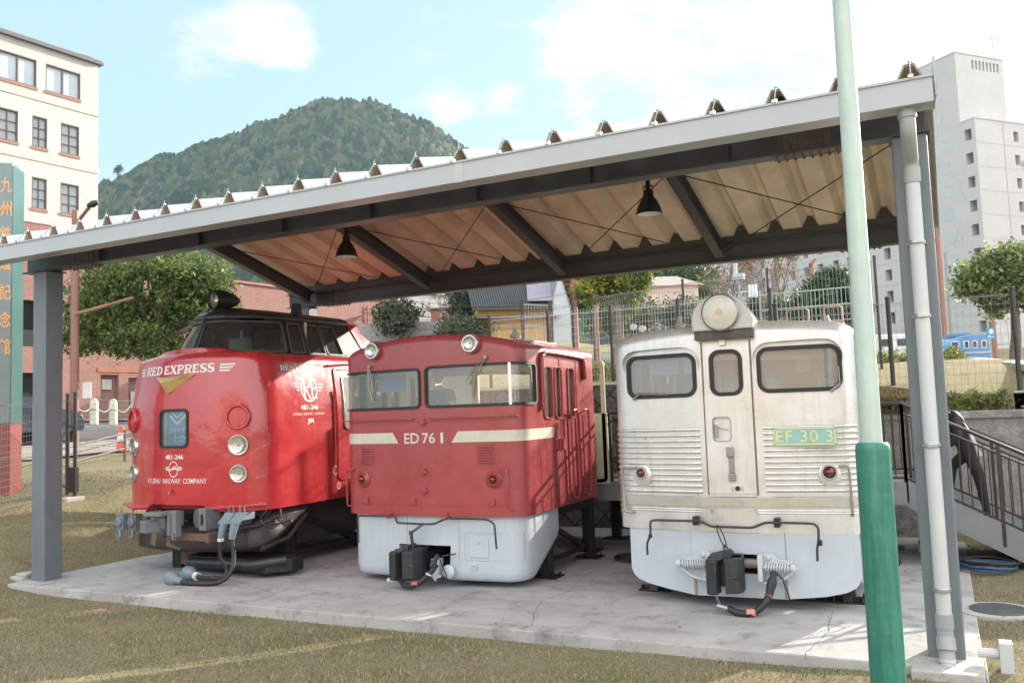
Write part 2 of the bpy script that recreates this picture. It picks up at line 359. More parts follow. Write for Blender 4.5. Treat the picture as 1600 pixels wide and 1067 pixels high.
def grassmat(name,green=(.13,.135,.062),tan=(.35,.30,.195),bare=(.225,.18,.115),bias=0.,sc=1.):
    m=bpy.data.materials.new(name); m.use_nodes=True; t=m.node_tree; b=t.nodes['Principled BSDF']; b.inputs['Roughness'].default_value=.95; b.inputs['Specular IOR Level'].default_value=.1
    tc=N(t,'ShaderNodeTexCoord')
    a=N(t,'ShaderNodeTexNoise'); a.inputs['Scale'].default_value=.9*sc; a.inputs['Detail'].default_value=8; a.inputs['Roughness'].default_value=.7; t.links.new(tc.outputs['Object'],a.inputs[0])
    c=N(t,'ShaderNodeTexNoise'); c.inputs['Scale'].default_value=38*sc; c.inputs['Detail'].default_value=6; c.inputs['Roughness'].default_value=.75; t.links.new(tc.outputs['Object'],c.inputs[0])
    s=MATH(t,'ADD',MATH(t,'MULTIPLY',a.outputs[0],.62),MATH(t,'MULTIPLY',c.outputs[0],1.12)); s=MATH(t,'ADD',s,bias-.37)
    cr=N(t,'ShaderNodeValToRGB'); e=cr.color_ramp.elements; e[0].position=.30; e[0].color=(*[x*.6 for x in bare],1); e[1].position=.75; e[1].color=(*tan,1)
    for p,cc in ((.40,bare),(.5,tan),(.56,green),(.64,tuple(g*1.35 for g in green))): 
        q=e.new(p); q.color=(*cc,1)
    t.links.new(s,cr.inputs[0]); t.links.new(cr.outputs[0],b.inputs['Base Color'])
    bp=N(t,'ShaderNodeBump'); bp.inputs['Strength'].default_value=.9; bp.inputs['Distance'].default_value=.03; t.links.new(c.outputs[0],bp.inputs['Height']); t.links.new(bp.outputs[0],b.inputs['Normal'])
    return m
lawnm=grassmat('lawn_mat'); lawnm2=grassmat('lawn_dry',bias=-.06,tan=(.42,.35,.19),green=(.14,.17,.05))
def gmask(x,y): return not (-.05<x<12.45 and -.15<y<7.0)
sheet('lawn',axis(-260,260,(-6,17),.2,1.13),axis(-120,260,(-9,9),.2,1.13),gh,lawnm,.006,gmask)
# grass blades on the near lawn
def blades(name,n,xr,yr,hf,h=(.015,.042),cols=None,w=.0045):
    x=rng.uniform(*xr,n); y=rng.uniform(*yr,n); k=~((x>-.13)&(x<12.66)&(y>-.31)&(y<8)); x=x[k];y=y[k]; n=len(x)
    dens_=np.sin(x*1.3+np.sin(y*1.9))*np.sin(y*1.7-x*.4)
    z=hf(x,y); a=rng.uniform(0,2*math.pi,n); L=rng.uniform(*h,n)*(1+.4*dens_); lean=rng.uniform(.2,1.2,n); b=rng.uniform(0,2*math.pi,n)
    P=np.empty((n,3,3)); P[:,0]=np.stack([x-np.cos(a)*w,y-np.sin(a)*w,z-.004],1); P[:,1]=np.stack([x+np.cos(a)*w,y+np.sin(a)*w,z-.004],1); P[:,2]=np.stack([x+np.cos(b)*L*lean,y+np.sin(b)*L*lean,z+L],1)
    me=bpy.data.meshes.new(name); me.vertices.add(3*n); me.vertices.foreach_set('co',P.ravel().astype('f')); me.loops.add(3*n); me.loops.foreach_set('vertex_index',np.arange(3*n)); me.polygons.add(n); me.polygons.foreach_set('loop_start',np.arange(0,3*n,3)); me.polygons.foreach_set('loop_total',np.full(n,3))
    mi=(rng.random(n)+.25*dens_>.62).astype(int)+(rng.random(n)>.85); me.update(); me.polygons.foreach_set('material_index',np.clip(mi,0,2))
    for c in cols: me.materials.append(c)
    o=bpy.data.objects.new(name,me); COL.objects.link(o); return o
gm=[mat('blade_straw',(.36,.31,.20),.8,var=.25,spec=.2),mat('blade_green',(.135,.15,.07),.8,var=.3,spec=.2),mat('blade_brown',(.20,.155,.10),.8,var=.2,spec=.2)]
o=blades('grass',220000,(-5,16),(-7.2,6.5),gh,cols=gm); tag(o,'short dormant lawn grass around the concrete pad, straw and green mixed','grass',kind='stuff')
# fallen leaves and twigs
_n=900; P=[];F=[]
for i in range(_n):
    x,y=random.uniform(-5,15),random.uniform(-7,6)
    on=-.1<x<12.6 and -.28<y<7
    if on and random.random()<.75: continue
    z=(.004 if on else float(gh(x,y))+.035); a=random.uniform(0,6.28); s_=random.uniform(.012,.03); k=len(P)
    P+=[(x+s_*math.cos(a),y+s_*math.sin(a),z+random.uniform(0,.015)),(x-s_*.5*math.sin(a),y+s_*.5*math.cos(a),z+.004),(x-s_*math.cos(a),y-s_*math.sin(a),z+random.uniform(0,.012)),(x+s_*.5*math.sin(a),y-s_*.5*math.cos(a),z+.002)]; F.append((k,k+1,k+2,k+3))
o=MB().add(P,F).build('fallen_leaves',mat('dead_leaf',(.16,.09,.045),.8,var=.5,vs=5)); tag(o,'scattered dry brown leaves lying over the lawn and concrete pad','leaves',kind='stuff')
# concrete pad
concm=mat('pad_concrete',(.41,.405,.40),.85,var=.2,vs=1.1,bump=.35,bs=60,dirt=.9,dcol=(.10,.10,.105),spec=.3)
concl=mat('light_concrete',(.42,.41,.39),.85,var=.2,vs=2.5,bump=.5,bs=35,dirt=.5,dcol=(.16,.15,.13))
t=concm.node_tree; b=t.nodes['Principled BSDF']; src=b.inputs['Base Color'].links[0].from_socket
tc=N(t,'ShaderNodeTexCoord')
for sc_,thr,amt,cc in (((.35,1.5,1),.52,.55,(.13,.125,.125)),((.9,.7,1),.56,.5,(.30,.235,.19)),((7,9,1),.62,.55,(.12,.11,.10))):
    mp=N(t,'ShaderNodeMapping'); mp.inputs['Scale'].default_value=sc_; mp.inputs['Rotation'].default_value=(0,0,.25); mp.inputs['Location'].default_value=(sc_[0]*3,7,0); t.links.new(tc.outputs['Object'],mp.inputs[0]); n=N(t,'ShaderNodeTexNoise'); n.inputs['Scale'].default_value=1.2; n.inputs['Detail'].default_value=9; n.inputs['Roughness'].default_value=.68; t.links.new(mp.outputs[0],n.inputs[0])
    f=N(t,'ShaderNodeMapRange'); f.inputs[1].default_value=thr; f.inputs[2].default_value=thr+.22; f.inputs[4].default_value=amt; t.links.new(n.outputs[0],f.inputs[0]); mx=N(t,'ShaderNodeMix',data_type='RGBA'); t.links.new(f.outputs[0],mx.inputs[0]); t.links.new(src,mx.inputs[6]); mx.inputs[7].default_value=(*cc,1); src=mx.outputs[2]
t.links.new(src,b.inputs['Base Color'])
pad=MB().box(-.12,12.64,-.285,7.1,-.4,0).build('concrete_pad',concm,bevel=.012); struct(pad)
crk=MB()
cr_m=mat('crack_dark',(.05,.048,.045),.9)
for pl in ([(1.1,-.28),(1.9,.6),(2.6,1.5),(3.4,3.6)],[(4.35,-.285),(4.45,.3),(4.2,1.4),(3.7,2.6)],[(4.45,.35),(3.0,1.0),(1.6,1.35),(.4,1.6)],[(8.35,-.285),(8.38,-.1),(8.15,.5),(8.0,1.0),(8.1,1.6),(7.9,2.6),(7.95,4.2)],[(8.7,5.0),(8.3,2.9),(7.2,2.7)],[(11.2,-.285),(11.3,.6),(11.25,1.5)]):
    pts=[]
    for i in range(len(pl)-1):
        for k in range(9):
            t=k/9; pts.append((pl[i][0]+(pl[i+1][0]-pl[i][0])*t+random.uniform(-.012,.012),pl[i][1]+(pl[i+1][1]-pl[i][1])*t))
    pts.append(pl[-1]); stroke(crk,lambda u,v,d:(u,v,d),pts,[random.uniform(.002,.007) for _ in pts],d=.004)
struct(crk.build('pad_cracks',cr_m))
# road on the left, following the terrain
asph=mat('asphalt',(.11,.11,.115),.9,var=.2,vs=2,bump=.4,bs=80); pavem=mat('pavement_mat',(.30,.28,.26),.9,var=.15,vs=2,bump=.2)
def ribbon(name,A,B,wn,m,lift,ends=(0,1),kind='structure',n=60):
    A=Vector(A);B=Vector(B); d=(B-A).normalized(); nrm=Vector((-d.y,d.x)); L=(B-A).length; P=[];F=[];K=6
    for i in range(n+1):
        for k in range(K+1):
            q=A+d*L*i/n+nrm*(wn[0]+(wn[1]-wn[0])*k/K); P.append((q.x,q.y,float(gh(q.x,q.y))+lift))
    for i in range(n):
        for k in range(K): a=i*(K+1)+k; F.append((a,a+1,a+K+2,a+K+1))
    o=MB().add(P,F).build(name,m,smooth=60); o['kind']=kind; return o
fdir=Vector((.129,.992)); FA=Vector((-30.6,25.04)); FL=Vector((-33.3,4.0))
RA=FA-fdir*60; RB=FA+fdir*60
ribbon('road',RA,RB,(-21.5,-8.0),asph,.02)
ribbon('pavement',RA,RB,(-8.0,0.3),pavem,.10)
ribbon('footpath',RA,RB,(-24.5,-21.5),pavem,.05)
wl=mat('road_paint',(.7,.7,.68),.8,var=.1)
for off in (-21.1,-14.8): struct(ribbon('lane_line',RA,RB,(off,off+.12),wl,.028))
# upper terrain behind the retaining walls
up_pts=[(0,8.2,2.75),(7,8.2,2.78),(11,8.0,2.6),(13,7.7,2.28),(14.5,7.7,2.3),(20,7.7,2.4),(13.2,10,2.75),(12.5,13,3.1),(7,12,3.0),(12,20,3.1),(20,20,3.1),(30,40,3.3),(0,20,3.6),(-6,36,6.0),(-14,38,7.0),(-21,46,8.2),(4,40,4.0),(10,75,5.0),(-40,150,14),(80,150,8),(90,8,2.6),(-90,90,12),(200,200,10),(0,200,16)]
uh=rbf(up_pts)
def lx(y): return 1.6-(y-8)*.42
ys=np.concatenate([np.arange(7.62,20,.35),np.arange(20,60,2),np.arange(60,230,8)]); P=[];nx=110
for y in ys:
    for i in range(nx):
        t=(i/(nx-1))**1.3; x=lx(y)+(90-lx(y))*t; P.append((x,y,float(uh(x,y))))
F=[(j*nx+i,j*nx+i+1,(j+1)*nx+i+1,(j+1)*nx+i) for j in range(len(ys)-1) for i in range(nx-1)]
b0=len(P)
for j,y in enumerate(ys): P.append((lx(y),y,-2))
F+=[(j*nx,(j+1)*nx,b0+j+1,b0+j) for j in range(len(ys)-1)]
b1=len(P)
for i in range(nx): P.append((P[i][0],P[i][1],-2))
F+=[(i,i+1,b1+i+1,b1+i) for i in range(nx-1)]
struct(MB().add(P,F).build('upper_terrain',lawnm2,smooth=50))
struct(MB().add([(x,y,float(uh(x,y))+.05) for y in (17.5,21,25,30,36,42) for x in (-2,3,8,14,20,30,45,70)],[(j*8+i,j*8+i+1,(j+1)*8+i+1,(j+1)*8+i) for j in range(5) for i in range(7)]).build('parking_road',asph,smooth=60))
# ================================================================ SHELTER
steel=mat('shelter_steel',(.062,.068,.078),.42,var=.12,vs=2,rv=.1,bump=.05,bs=6,dirt=.2,dcol=(.1,.09,.08))
colm=mat('column_paint',(.155,.18,.205),.45,var=.12,vs=1.5,rv=.1,bump=.12,bs=12,dirt=.4,dcol=(.09,.1,.11),runs=.5,rcol=(.11,.125,.14))
sheetm=bpy.data.materials.new('roof_sheet_mat'); sheetm.use_nodes=True
t=sheetm.node_tree; b=t.nodes['Principled BSDF']; b.inputs['Roughness'].default_value=.55
g=N(t,'ShaderNodeNewGeometry'); tcn=N(t,'ShaderNodeTexCoord'); spn=N(t,'ShaderNodeTexNoise'); spn.inputs['Scale'].default_value=1.1; spn.inputs['Detail'].default_value=6
mpn=N(t,'ShaderNodeMapping'); mpn.inputs['Scale'].default_value=(3,.5,1); t.links.new(tcn.outputs['Object'],mpn.inputs[0]); t.links.new(mpn.outputs[0],spn.inputs[0])
# heat-insulation felt glued to the underside: tan, and white coated steel on top (two layers of the real sheet)
felt=mat('felt_lining',(.74,.635,.50),.95,var=.16,vs=1.2,bump=.25,bs=70,spec=.1)
wsteel=mat('white_coated_steel',(.34,.365,.39),.75,var=.08,vs=1,spec=.15)
gutm=mat('gutter_grey',(.40,.43,.46),.38,var=.05,vs=1)
galv=mat('galvanised',(.45,.46,.46),.4,metal=.8,var=.15)
pvc=mat('grey_pvc',(.52,.54,.56),.4,var=.06,vs=2,dirt=.2,dcol=(.35,.34,.32)); pvcd=mat('grey_pvc_fitting',(.33,.345,.35),.4,var=.08)
L_=12.506; HB=4.70; DR=6.44; CW=.30
SL=.262; MID=3.22
sh=thing('open_shelter','grey steel open shelter with corrugated gabled roof standing over the three train cabs','shelter',(0,0,0))
def hbeam(mb,a,b,w=.18,h=.3,tf=.018,tw=.014):
    a=Vector(a);b=Vector(b); u=Vector((0,0,1))
    d=(b-a).normalized(); sd=d.cross(u).normalized(); uu=sd.cross(d)
    mb.bar(a-uu*(h/2-tf/2),b-uu*(h/2-tf/2),w,tf); mb.bar(a+uu*(h/2-tf/2),b+uu*(h/2-tf/2),w,tf); mb.bar(a,b,tw,h-2*tf-.001)
    return mb
for (x,y) in ((0,0),(L_-CW,0),(0,DR-CW),(L_-CW,DR-CW)):
    c=MB().box(x,x+CW,y,y+CW,-.02,HB-.02); c.build('column',colm,sh,bevel=.018,seg=3)
    c=MB().box(x-.03,x+CW+.03,y-.03,y+CW+.03,HB-.02,HB-.002); c.build('cap_plate',steel,sh,bevel=.003)
for nm,y0 in (('front_beam',.15),('rear_beam',DR-.15)):
    f=MB(); hbeam(f,(-.35,y0,HB+.15),(12.5,y0,HB+.15),w=.2)
    for x in (1.4,3.4,4.9,6.3,7.8,9.2,10.7): 
        if nm=='front_beam': f.box(x-.006,x+.006,y0-.093,y0-.008,HB+.02,HB+.28)
    fb=f.build(nm,steel,sh,bevel=.003,seg=1)
    for x in (.95,11.45):
        sp=MB()
        sp.box(x-.22,x+.22,y0-.017,y0-.0075,HB+.045,HB+.255); sp.box(x-.33,x+.33,y0-.1,y0+.1,HB-.014,HB-.002)
        for i in range(4):
            for k in range(4):
                sx=x+(-.15,-.08,.08,.15)[i]; sp.lathe([(.014,0),(.014,.014),(.008,.02)],(sx,y0-.017,HB+.075+k*.05),(0,-1,0),8)
        for i in range(8):
            for k in (-.065,.065): sp.lathe([(.014,0),(.014,.016),(.007,.026)],(x-.28+i*.08,y0+k,HB-.014),(0,0,-1),8)
        sp.build('splice_plate',steel if nm=='rear_beam' else mat('splice_rust',(.12,.095,.085),.6,var=.3,vs=8),fb,bevel=.002,seg=1)
RX=(.33,3.36,6.30,9.22,12.3)
for x in RX:
    for ya,yb in ((.26,MID),(MID,DR-.26)):
        za=HB+.16+SL*(ya-.15 if ya<MID-.1 else (MID-.15)); zb=HB+.16+SL*((MID-.15) if yb<MID+.1 else .11)
        f=MB(); hbeam(f,(x,ya,za),(x,yb,zb),w=.15,h=.26); f.box(x-.07,x+.07,yb-.02 if yb<4 else ya+1.2,yb-.01 if yb<4 else ya+1.21,(zb if yb<4 else (za+(zb-za)*.4))-.11,(zb if yb<4 else (za+(zb-za)*.4))+.11) if False else None
        f.build('rafter',steel,sh)
f=MB(); hbeam(f,(.3,MID,HB+.16+SL*3.05),(12.4,MID,HB+.16+SL*3.05),w=.12,h=.2); f.build('ridge_beam',steel,sh)
# bracing rods
rodm=mat('rod_black',(.03,.03,.032),.5)
for i in range(4):
    for ya,yb in ((.35,MID-.1),(MID+.15,DR-.3)):
        hz_=lambda y: HB+.10+SL*(min(y,2*MID-y)-.15)
        xa,xb=RX[i]+.09,RX[i+1]-.09
        MB().tube([(xa,ya,hz_(ya)),(xb,yb,hz_(yb))],.009,6).build('brace_rod',rodm,sh,smooth=60)
        MB().tube([(xb,ya,hz_(ya)+.02),(xa,yb,hz_(yb)+.02)],.009,6).build('brace_rod',rodm,sh,smooth=60)
# folded plate roof: solid sheet with thickness, white above, felt below
def roofprof(x0,x1,n0=11.27,p=.5665):
    xs=[];k=int((x0-n0)/p)-1
    P=[]
    while n0+k*p<x1+p:
        c=n0+k*p
        for dx,z in ((-.135,0),(-.04,.185),(.04,.185),(.135,0)): P.append((c+dx,z))
        k+=1
    def zz(x): return float(np.interp(x,[a for a,_ in P],[b for _,b in P]))
    Q=[(x0,zz(x0))]+[q for q in P if x0<q[0]<x1]+[(x1,zz(x1))]
    return Q
Q=roofprof(-.6,12.59)
def roofz(y): return HB+.405+SL*(min(y,2*MID-y)+.0)
Y0=-.43; Y1=2*MID-Y0
def roofmesh(lo,hi,Ys):
    P=[];F=[];n=len(Q)
    for y in Ys:
        for x,z in Q: P.append((x,y,roofz(y)+z+lo))
    for j in range(len(Ys)-1):
        for i in range(n-1): F.append((j*n+i,j*n+i+1,(j+1)*n+i+1,(j+1)*n+i))
    m1=MB().add(P,F); return m1
Ys=[Y0,MID-.25,MID,MID+.25,Y1]
top=roofmesh(.008,0,Ys).build('roof_sheet',wsteel,sh)
so_=top.modifiers.new('s','SOLIDIFY'); so_.thickness=.004; so_.offset=1
low=roofmesh(0,0,Ys).build('roof_lining',felt,sh); so_=low.modifiers.new('s','SOLIDIFY'); so_.thickness=.005; so_.offset=-1
# dark tight-frames on the beams closing each fold
for y in (.15,DR-.15):
    for k in range(-21,3):
        c=11.27+k*.5665
        if -.3<c<12.4: MB().xz([(c-.13,roofz(y)-.008),(c+.13,roofz(y)-.008),(c+.042,roofz(y)+.165),(c-.042,roofz(y)+.165)],y-.02,y+.02).build('tight_frame',steel,sh)
for y in (.15,DR-.15): MB().box(-.34,12.48,y-.045,y+.045,HB+.302,roofz(y)-.010).build('beam_packer',steel,sh)
# gutter
gu=MB(); gx0,gx1=-.62,12.58
gu.box(gx0,gx1,-.60,-.585,4.775,5.0); gu.box(gx0,gx1,-.585,-.35,4.775,4.79); gu.box(gx0,gx1,-.365,-.35,4.79,5.0); gu.box(gx0,gx1,-.615,-.60,4.985,5.005); gu.box(gx1-.004,gx1+.002,-.6,-.35,4.775,5.0)
gt=gu.build('gutter',gutm,sh)
MB().box(7.9,8.0,-.603,-.6,4.77,5.0).build('gutter_joint',mat('gutter_joint_mat',(.46,.46,.46),.4),gt)
hg=MB()
for k in range(-21,3):
    c=11.27+k*.5665+.01
    if c<-.5 or c>12.5: continue
    zt=roofz(-.43)+.195; hg=MB()
    hg.tube([(c,-.60,5.0),(c,-.60,5.03),(c,-.455,zt+.01),(c,-.45,zt+.06)],.006,5); hg.box(c-.022,c+.022,-.625,-.58,5.0,5.03); hg.lathe([(.018,0),(.018,.016)],(c,-.455,zt+.0),(0,0,1),8); hg.build('gutter_hanger',galv,gt)
# verge trim at right end
MB().prism([(12.592,-.44,roofz(-.43)-.12),(12.592,MID,roofz(MID)-.12),(12.592,MID,roofz(MID)+.22),(12.592,-.44,roofz(-.43)+.22)],(.014,0,0)).build('verge_trim',gutm,sh)
MB().prism([(12.592,Y1,roofz(Y1)-.12),(12.592,MID,roofz(MID)-.12),(12.592,MID,roofz(MID)+.22),(12.592,Y1,roofz(Y1)+.22)],(.014,0,0)).build('verge_trim',gutm,sh)
# downpipe on right column
dp=thing('x','x','x',(0,0,0)); bpy.data.objects.remove(dp)
px_=12.36
d1=MB().tube([(px_,-.14,4.30),(px_,-.14,.34)],.062,20).build('downpipe',pvc,sh,smooth=40)
MB().tube([(px_-.0,-.46,4.775),(px_,-.46,4.69),(px_,-.455,4.62),(px_,-.43,4.57),(px_,-.22,4.44),(px_,-.16,4.40),(px_,-.14,4.34),(px_,-.14,4.22)],.066,18).tube([(px_,-.46,4.78),(px_,-.46,4.70)],.078,18).tube([(px_,-.14,4.34),(px_,-.14,4.20)],.073,18).build('pipe_elbow',pvcd,d1,smooth=40)
MB().tube([(px_,-.14,.42),(px_,-.14,.30)],.073,18).tube([(px_,-.14,.31),(px_,-.14,.12),(px_,-.2,.0)],.066,16).tube([(px_,-.14,.22),(px_,-.17,.12)],.076,16).build('pipe_socket',pvcd,d1,smooth=40)
MB().tube([(px_,-.19,.05),(px_,-.23,-.35)],.064,18).build('pipe_foot',pvc,d1,smooth=40)
for z in (3.66,3.0,1.86,.62):
    cl=MB(); cl.lathe([(.066,0),(.069,.01),(.069,.03),(.066,.04)],(px_,-.14,z-.02),(0,0,1),18); cl.box(px_-.03,px_+.035,-.225,-.195,z-.012,z+.014); cl.box(px_-.075,px_+.075,-.1,-.0,z-.01,z+.01); cl.build('pipe_clamp',galv,d1)
# pedestal under right column
tag(MB().box(12.08,12.638,-.46,.0,-.5,.006).box(12.64,12.66,-.44,.5,-.5,-.01).build('column_footing',concl,base=(12.3,-.1,-.3),bevel=.02),'pale concrete footing block under the right shelter column','footing')
tag(MB().tube([(12.6,-.05,.09),(12.76,-.05,.09)],.04,14).box(12.76,12.86,-.13,.02,-.06,.2).build('drain_outlet',pvc,base=(12.7,-.05,0),bevel=.006),'white plastic drain pipe with square end box beside right column footing','drain pipe')
tag(MB().box(-.42,-.14,-.05,.38,-.1,.05).box(-.36,-.12,.0,.36,.05,.09).build('paving_block',concl,base=(-.3,0.1,0),bevel=.012),'small stack of grey paving stones beside the left shelter column','paving stone')
# pendant lamps
blk=mat('lamp_black',(.018,.018,.018),.35); refl=mat('lamp_reflector',(.75,.75,.73),.35,metal=.3)
def lampobj(x,y,zt,label):
    t=thing('pendant_lamp',label,'lamp',(x,y,zt),'bell lamps under the shelter roof')
    MB().lathe([(.055,-.02),(.065,-.10),(.075,-.12),(.12,-.18),(.165,-.28),(.185,-.36),(.186,-.375),(.178,-.375),(.155,-.28),(.11,-.19),(.03,-.15)],(x,y,zt),(0,0,1),32,cap=False).build('lamp_shade',blk,t,smooth=50)
    MB().lathe([(.176,-.372),(.153,-.28),(.108,-.195),(.02,-.16)],(x,y,zt),(0,0,1),32,cap=False).build('reflector',refl,t,smooth=50)
    MB().lathe([(.03,-.14),(.045,-.2),(.05,-.26),(.03,-.30),(0.001,-.31)],(x,y,zt),(0,0,1),16,cap=False).build('bulb',mat('bulb_white',(.8,.8,.78),.3),t,smooth=50)
    m=MB().tube([(x,y,zt+.14),(x,y,zt-.02)],.035,12).box(x-.075,x+.075,y-.012,y+.012,zt+.02,zt+.04)
    m.tube([(x-.07,y,zt+.03),(x-.07,y,zt-.11)],.006,6).tube([(x+.07,y,zt+.03),(x+.07,y,zt-.11)],.006,6); m.build('lamp_mount',blk,t)
    return t
lampobj(3.64,3.1,5.34,'black bell-shaped lamp hanging above the red express cab')
lampobj(8.93,3.1,5.36,'black bell-shaped lamp hanging between the second and third cab')
# ---------------------------------------------------------------- foreground green pole
pm=mat('pole_mint',(.44,.54,.50),.45,var=.1,vs=2,bump=.35,bs=9,dirt=.25,dcol=(.33,.42,.39),streak=True); pg=mat('pole_green',(.028,.175,.13),.42,var=.22,vs=3,bump=.45,bs=8,streak=True,rv=.12,dirt=.35,dcol=(.09,.30,.24),runs=.5,rcol=(.12,.34,.28))
po=thing('lamp_post','tall pale mint pole with dark green padded base in front of the silver cab','pole',(12.0,-2,0))
MB().tube([(12.005,-2,1.9),(12.005,-2,5.2),(12.0,-2,9.5)],[.075,.062,.056],28).build('pole_shaft',pm,po,smooth=40)
MB().lathe([(.083,1.985),(.1,1.98),(.112,1.96),(.116,1.93),(.116,1.2),(.117,.5),(.117,-.3)],(12.01,-2,0),(0,0,1),32).build('pole_sleeve',pg,po,smooth=50)
# ================================================================ TRAIN CABS
redA=mat('express_red',(.49,.026,.034),.3,var=.12,vs=1.2,coat=1.,bump=1.,bs=1.5,rv=.1,dirt=.12,dcol=(.55,.10,.09),runs=.35,rcol=(.26,.012,.02))
redB=mat('loco_red',(.36,.062,.068),.3,var=.10,vs=1.6,coat=.25,bump=.10,bs=3.,dirt=.3,dcol=(.46,.15,.12),rv=.12,runs=.4,rcol=(.22,.05,.05))
pale=mat('skirt_pale',(.50,.56,.62),.5,var=.06,vs=2,bump=.12,bs=5,dirt=.12,dcol=(.34,.37,.40),runs=.35,rcol=(.38,.40,.41))
stain=mat('stainless',(.73,.73,.725),.36,metal=.55,var=.09,vs=2.2,bump=.16,bs=3.2,dirt=.4,dcol=(.50,.47,.44),rv=.12,runs=.35,rcol=(.42,.38,.34))
stain2=mat('stainless_ribs',(.70,.69,.67),.28,metal=.65,var=.10,vs=6,dirt=.35,dcol=(.40,.36,.32),runs=.6,rcol=(.40,.35,.30))
steelw=mat('dull_steel',(.36,.35,.34),.4,metal=.7,var=.15,dirt=.3)
blackp=mat('black_paint',(.016,.016,.018),.45,var=.2,vs=5,bump=.1)
dkred=mat('cab_black_roof',(.022,.016,.018),.38,var=.25,vs=3,bump=.15,bs=6,coat=.2,dirt=.25,dcol=(.10,.06,.055))
rubber=mat('rubber',(.02,.022,.024),.55)
glass=glassmat('window_glass',(.92,.95,.93),.10,2.0,(.85,.86,.83)); glassw=glassmat('pale_glass',(.92,.95,.93),.22,2.0,(.88,.87,.83)); glassd=glassmat('milky_glass',(.8,.86,.83),.30); glassk=glassmat('dark_glass',(.55,.6,.6),.06)  # pale diffuse veil stands in for bright reflections on the cab panes
cream=mat('cab_cream',(.74,.73,.62),.6,var=.05); mintin=mat('cab_mint',(.40,.52,.46),.6,var=.06)
whitep=mat('white_letter',(.80,.79,.78),.5,var=.04); gold=mat('gold_metal',(.72,.55,.24),.32,metal=.5,var=.12)
chrome=mat('chrome_rim',(.62,.62,.60),.25,metal=.85,var=.1,dirt=.2); lens=glassmat('lens_glass',(.95,.95,.93),.12,veil=(.8,.8,.78))
refl2=mat('lamp_mirror',(.78,.78,.76),.18,metal=.9,var=.1,vs=20); redlens=mat('red_lens',(.10,.004,.006),.06,var=.1,coat=1)
rust=mat('rusty_iron',(.16,.10,.07),.75,var=.4,vs=7,dirt=.5,dcol=(.05,.045,.045)); grime=mat('grimy_black',(.045,.038,.036),.5,var=.5,vs=5,dirt=.55,dcol=(.16,.115,.08),bump=.3,bs=14)
greym=mat('coupler_grey',(.17,.185,.20),.5,var=.15,vs=9,dirt=.4,dcol=(.13,.12,.11),bump=.15,bs=30)
bluem=mat('bluegrey_cast',(.19,.235,.28),.5,var=.12,vs=9,dirt=.25,dcol=(.16,.17,.18))
def catm(P,k=8):
    P=[Vector(p) for p in P]; P=[P[0]*2-P[1]]+P+[P[-1]*2-P[-2]]; o=[]
    for i in range(1,len(P)-2):
        a,b,c_,d=P[i-1:i+3]
        for j in range(k):
            t=j/k; o.append(.5*((2*b)+(c_-a)*t+(2*a-5*b+4*c_-d)*t*t+(3*b-a-3*c_+d)*t**3))
    return o+[P[-2]]
def planloop(cx,pts,yr):
    """pts: half plan (dx,y) from centre to side; returns symmetric loop left rear..right rear"""
    h=[(dx,y) for dx,y in pts]
    if h[-1][1]<yr:
        n=max(2,int((yr-h[-1][1])/.12)); h+= [(h[-1][0],h[-1][1]+(yr-h[-1][1])*i/n) for i in range(1,n+1)]
    L=[(cx-dx,y) for dx,y in h[::-1]]; Rr=[(cx+dx,y) for dx,y in h[1:]]
    return L+Rr if h[0][0]==0 else [(cx-dx,y) for dx,y in h[::-1]]+[(cx+dx,y) for dx,y in h]
def inset(loop,d):
    n=len(loop); o=[]
    for i,(x,y) in enumerate(loop):
        a=loop[max(0,i-1)]; b=loop[min(n-1,i+1)]; tx,ty=b[0]-a[0],b[1]-a[1]; L=math.hypot(tx,ty) or 1
        o.append((x-ty/L*d,y+tx/L*d))
    # keep rear ends on the rear plane
    o[0]=(o[0][0],loop[0][1]); o[-1]=(o[-1][0],loop[-1][1])
    return o
def subdiv_half(pts,step):
    o=[pts[0]]
    for a,b in zip(pts,pts[1:]):
        L=math.hypot(b[0]-a[0],b[1]-a[1]); k=max(1,int(round(L/step)))
        for i in range(1,k+1): o.append((a[0]+(b[0]-a[0])*i/k,a[1]+(b[1]-a[1])*i/k))
    return o
def cornerhalf(hw,y0,ycorner,r,step=.1,kink=None):
    """half plan: gentle curve from (0,y0), then a tangent round of radius r into the side"""
    a0=0.
    for _ in range(20):
        xs=hw-r+r*math.sin(a0); a0=math.atan(2*(ycorner-y0)/xs if kink is None else (ycorner-y0)/(xs-kink))
    P=[]; n=int(xs/step)
    for i in range(n+1):
        x=xs*i/n
        if kink is None: y=y0+(ycorner-y0)*(x/xs)**2
        else: y=y0 if x<kink else y0+(ycorner-y0)*(x-kink)/(xs-kink)
        P.append((x,y))
    for k in range(1,11):
        a=a0+(math.pi/2-a0)*k/10; P.append((hw-r+r*math.sin(a),ycorner+r*(math.cos(a0)-math.cos(a))))
    return P
def cabrows(cx,half,yr,z0,ztop,nz,r,top_extra=0,zlist=None,insetf=None):
    base=planloop(cx,half,yr); rows=[]
    zs=zlist or [z0+(1-z0/ (1e9))*0]
    for k in range(nz+1):
        t=k/nz; row=[]
        lp=inset(base,insetf(t)) if insetf else base
        for (x,y),(bx,by) in zip(lp,base): row.append((x,y,z0+(ztop(bx)-z0)*t))
        rows.append(row)
    i0=insetf(1) if insetf else 0
    for k in range(1,7):
        a=R(90*k/6); lp=inset(base,i0+r*(1-math.cos(a)))
        rows.append([(x,y,ztop(bx)+r*math.sin(a)) for (x,y),(bx,by) in zip(lp,base)])
    return rows
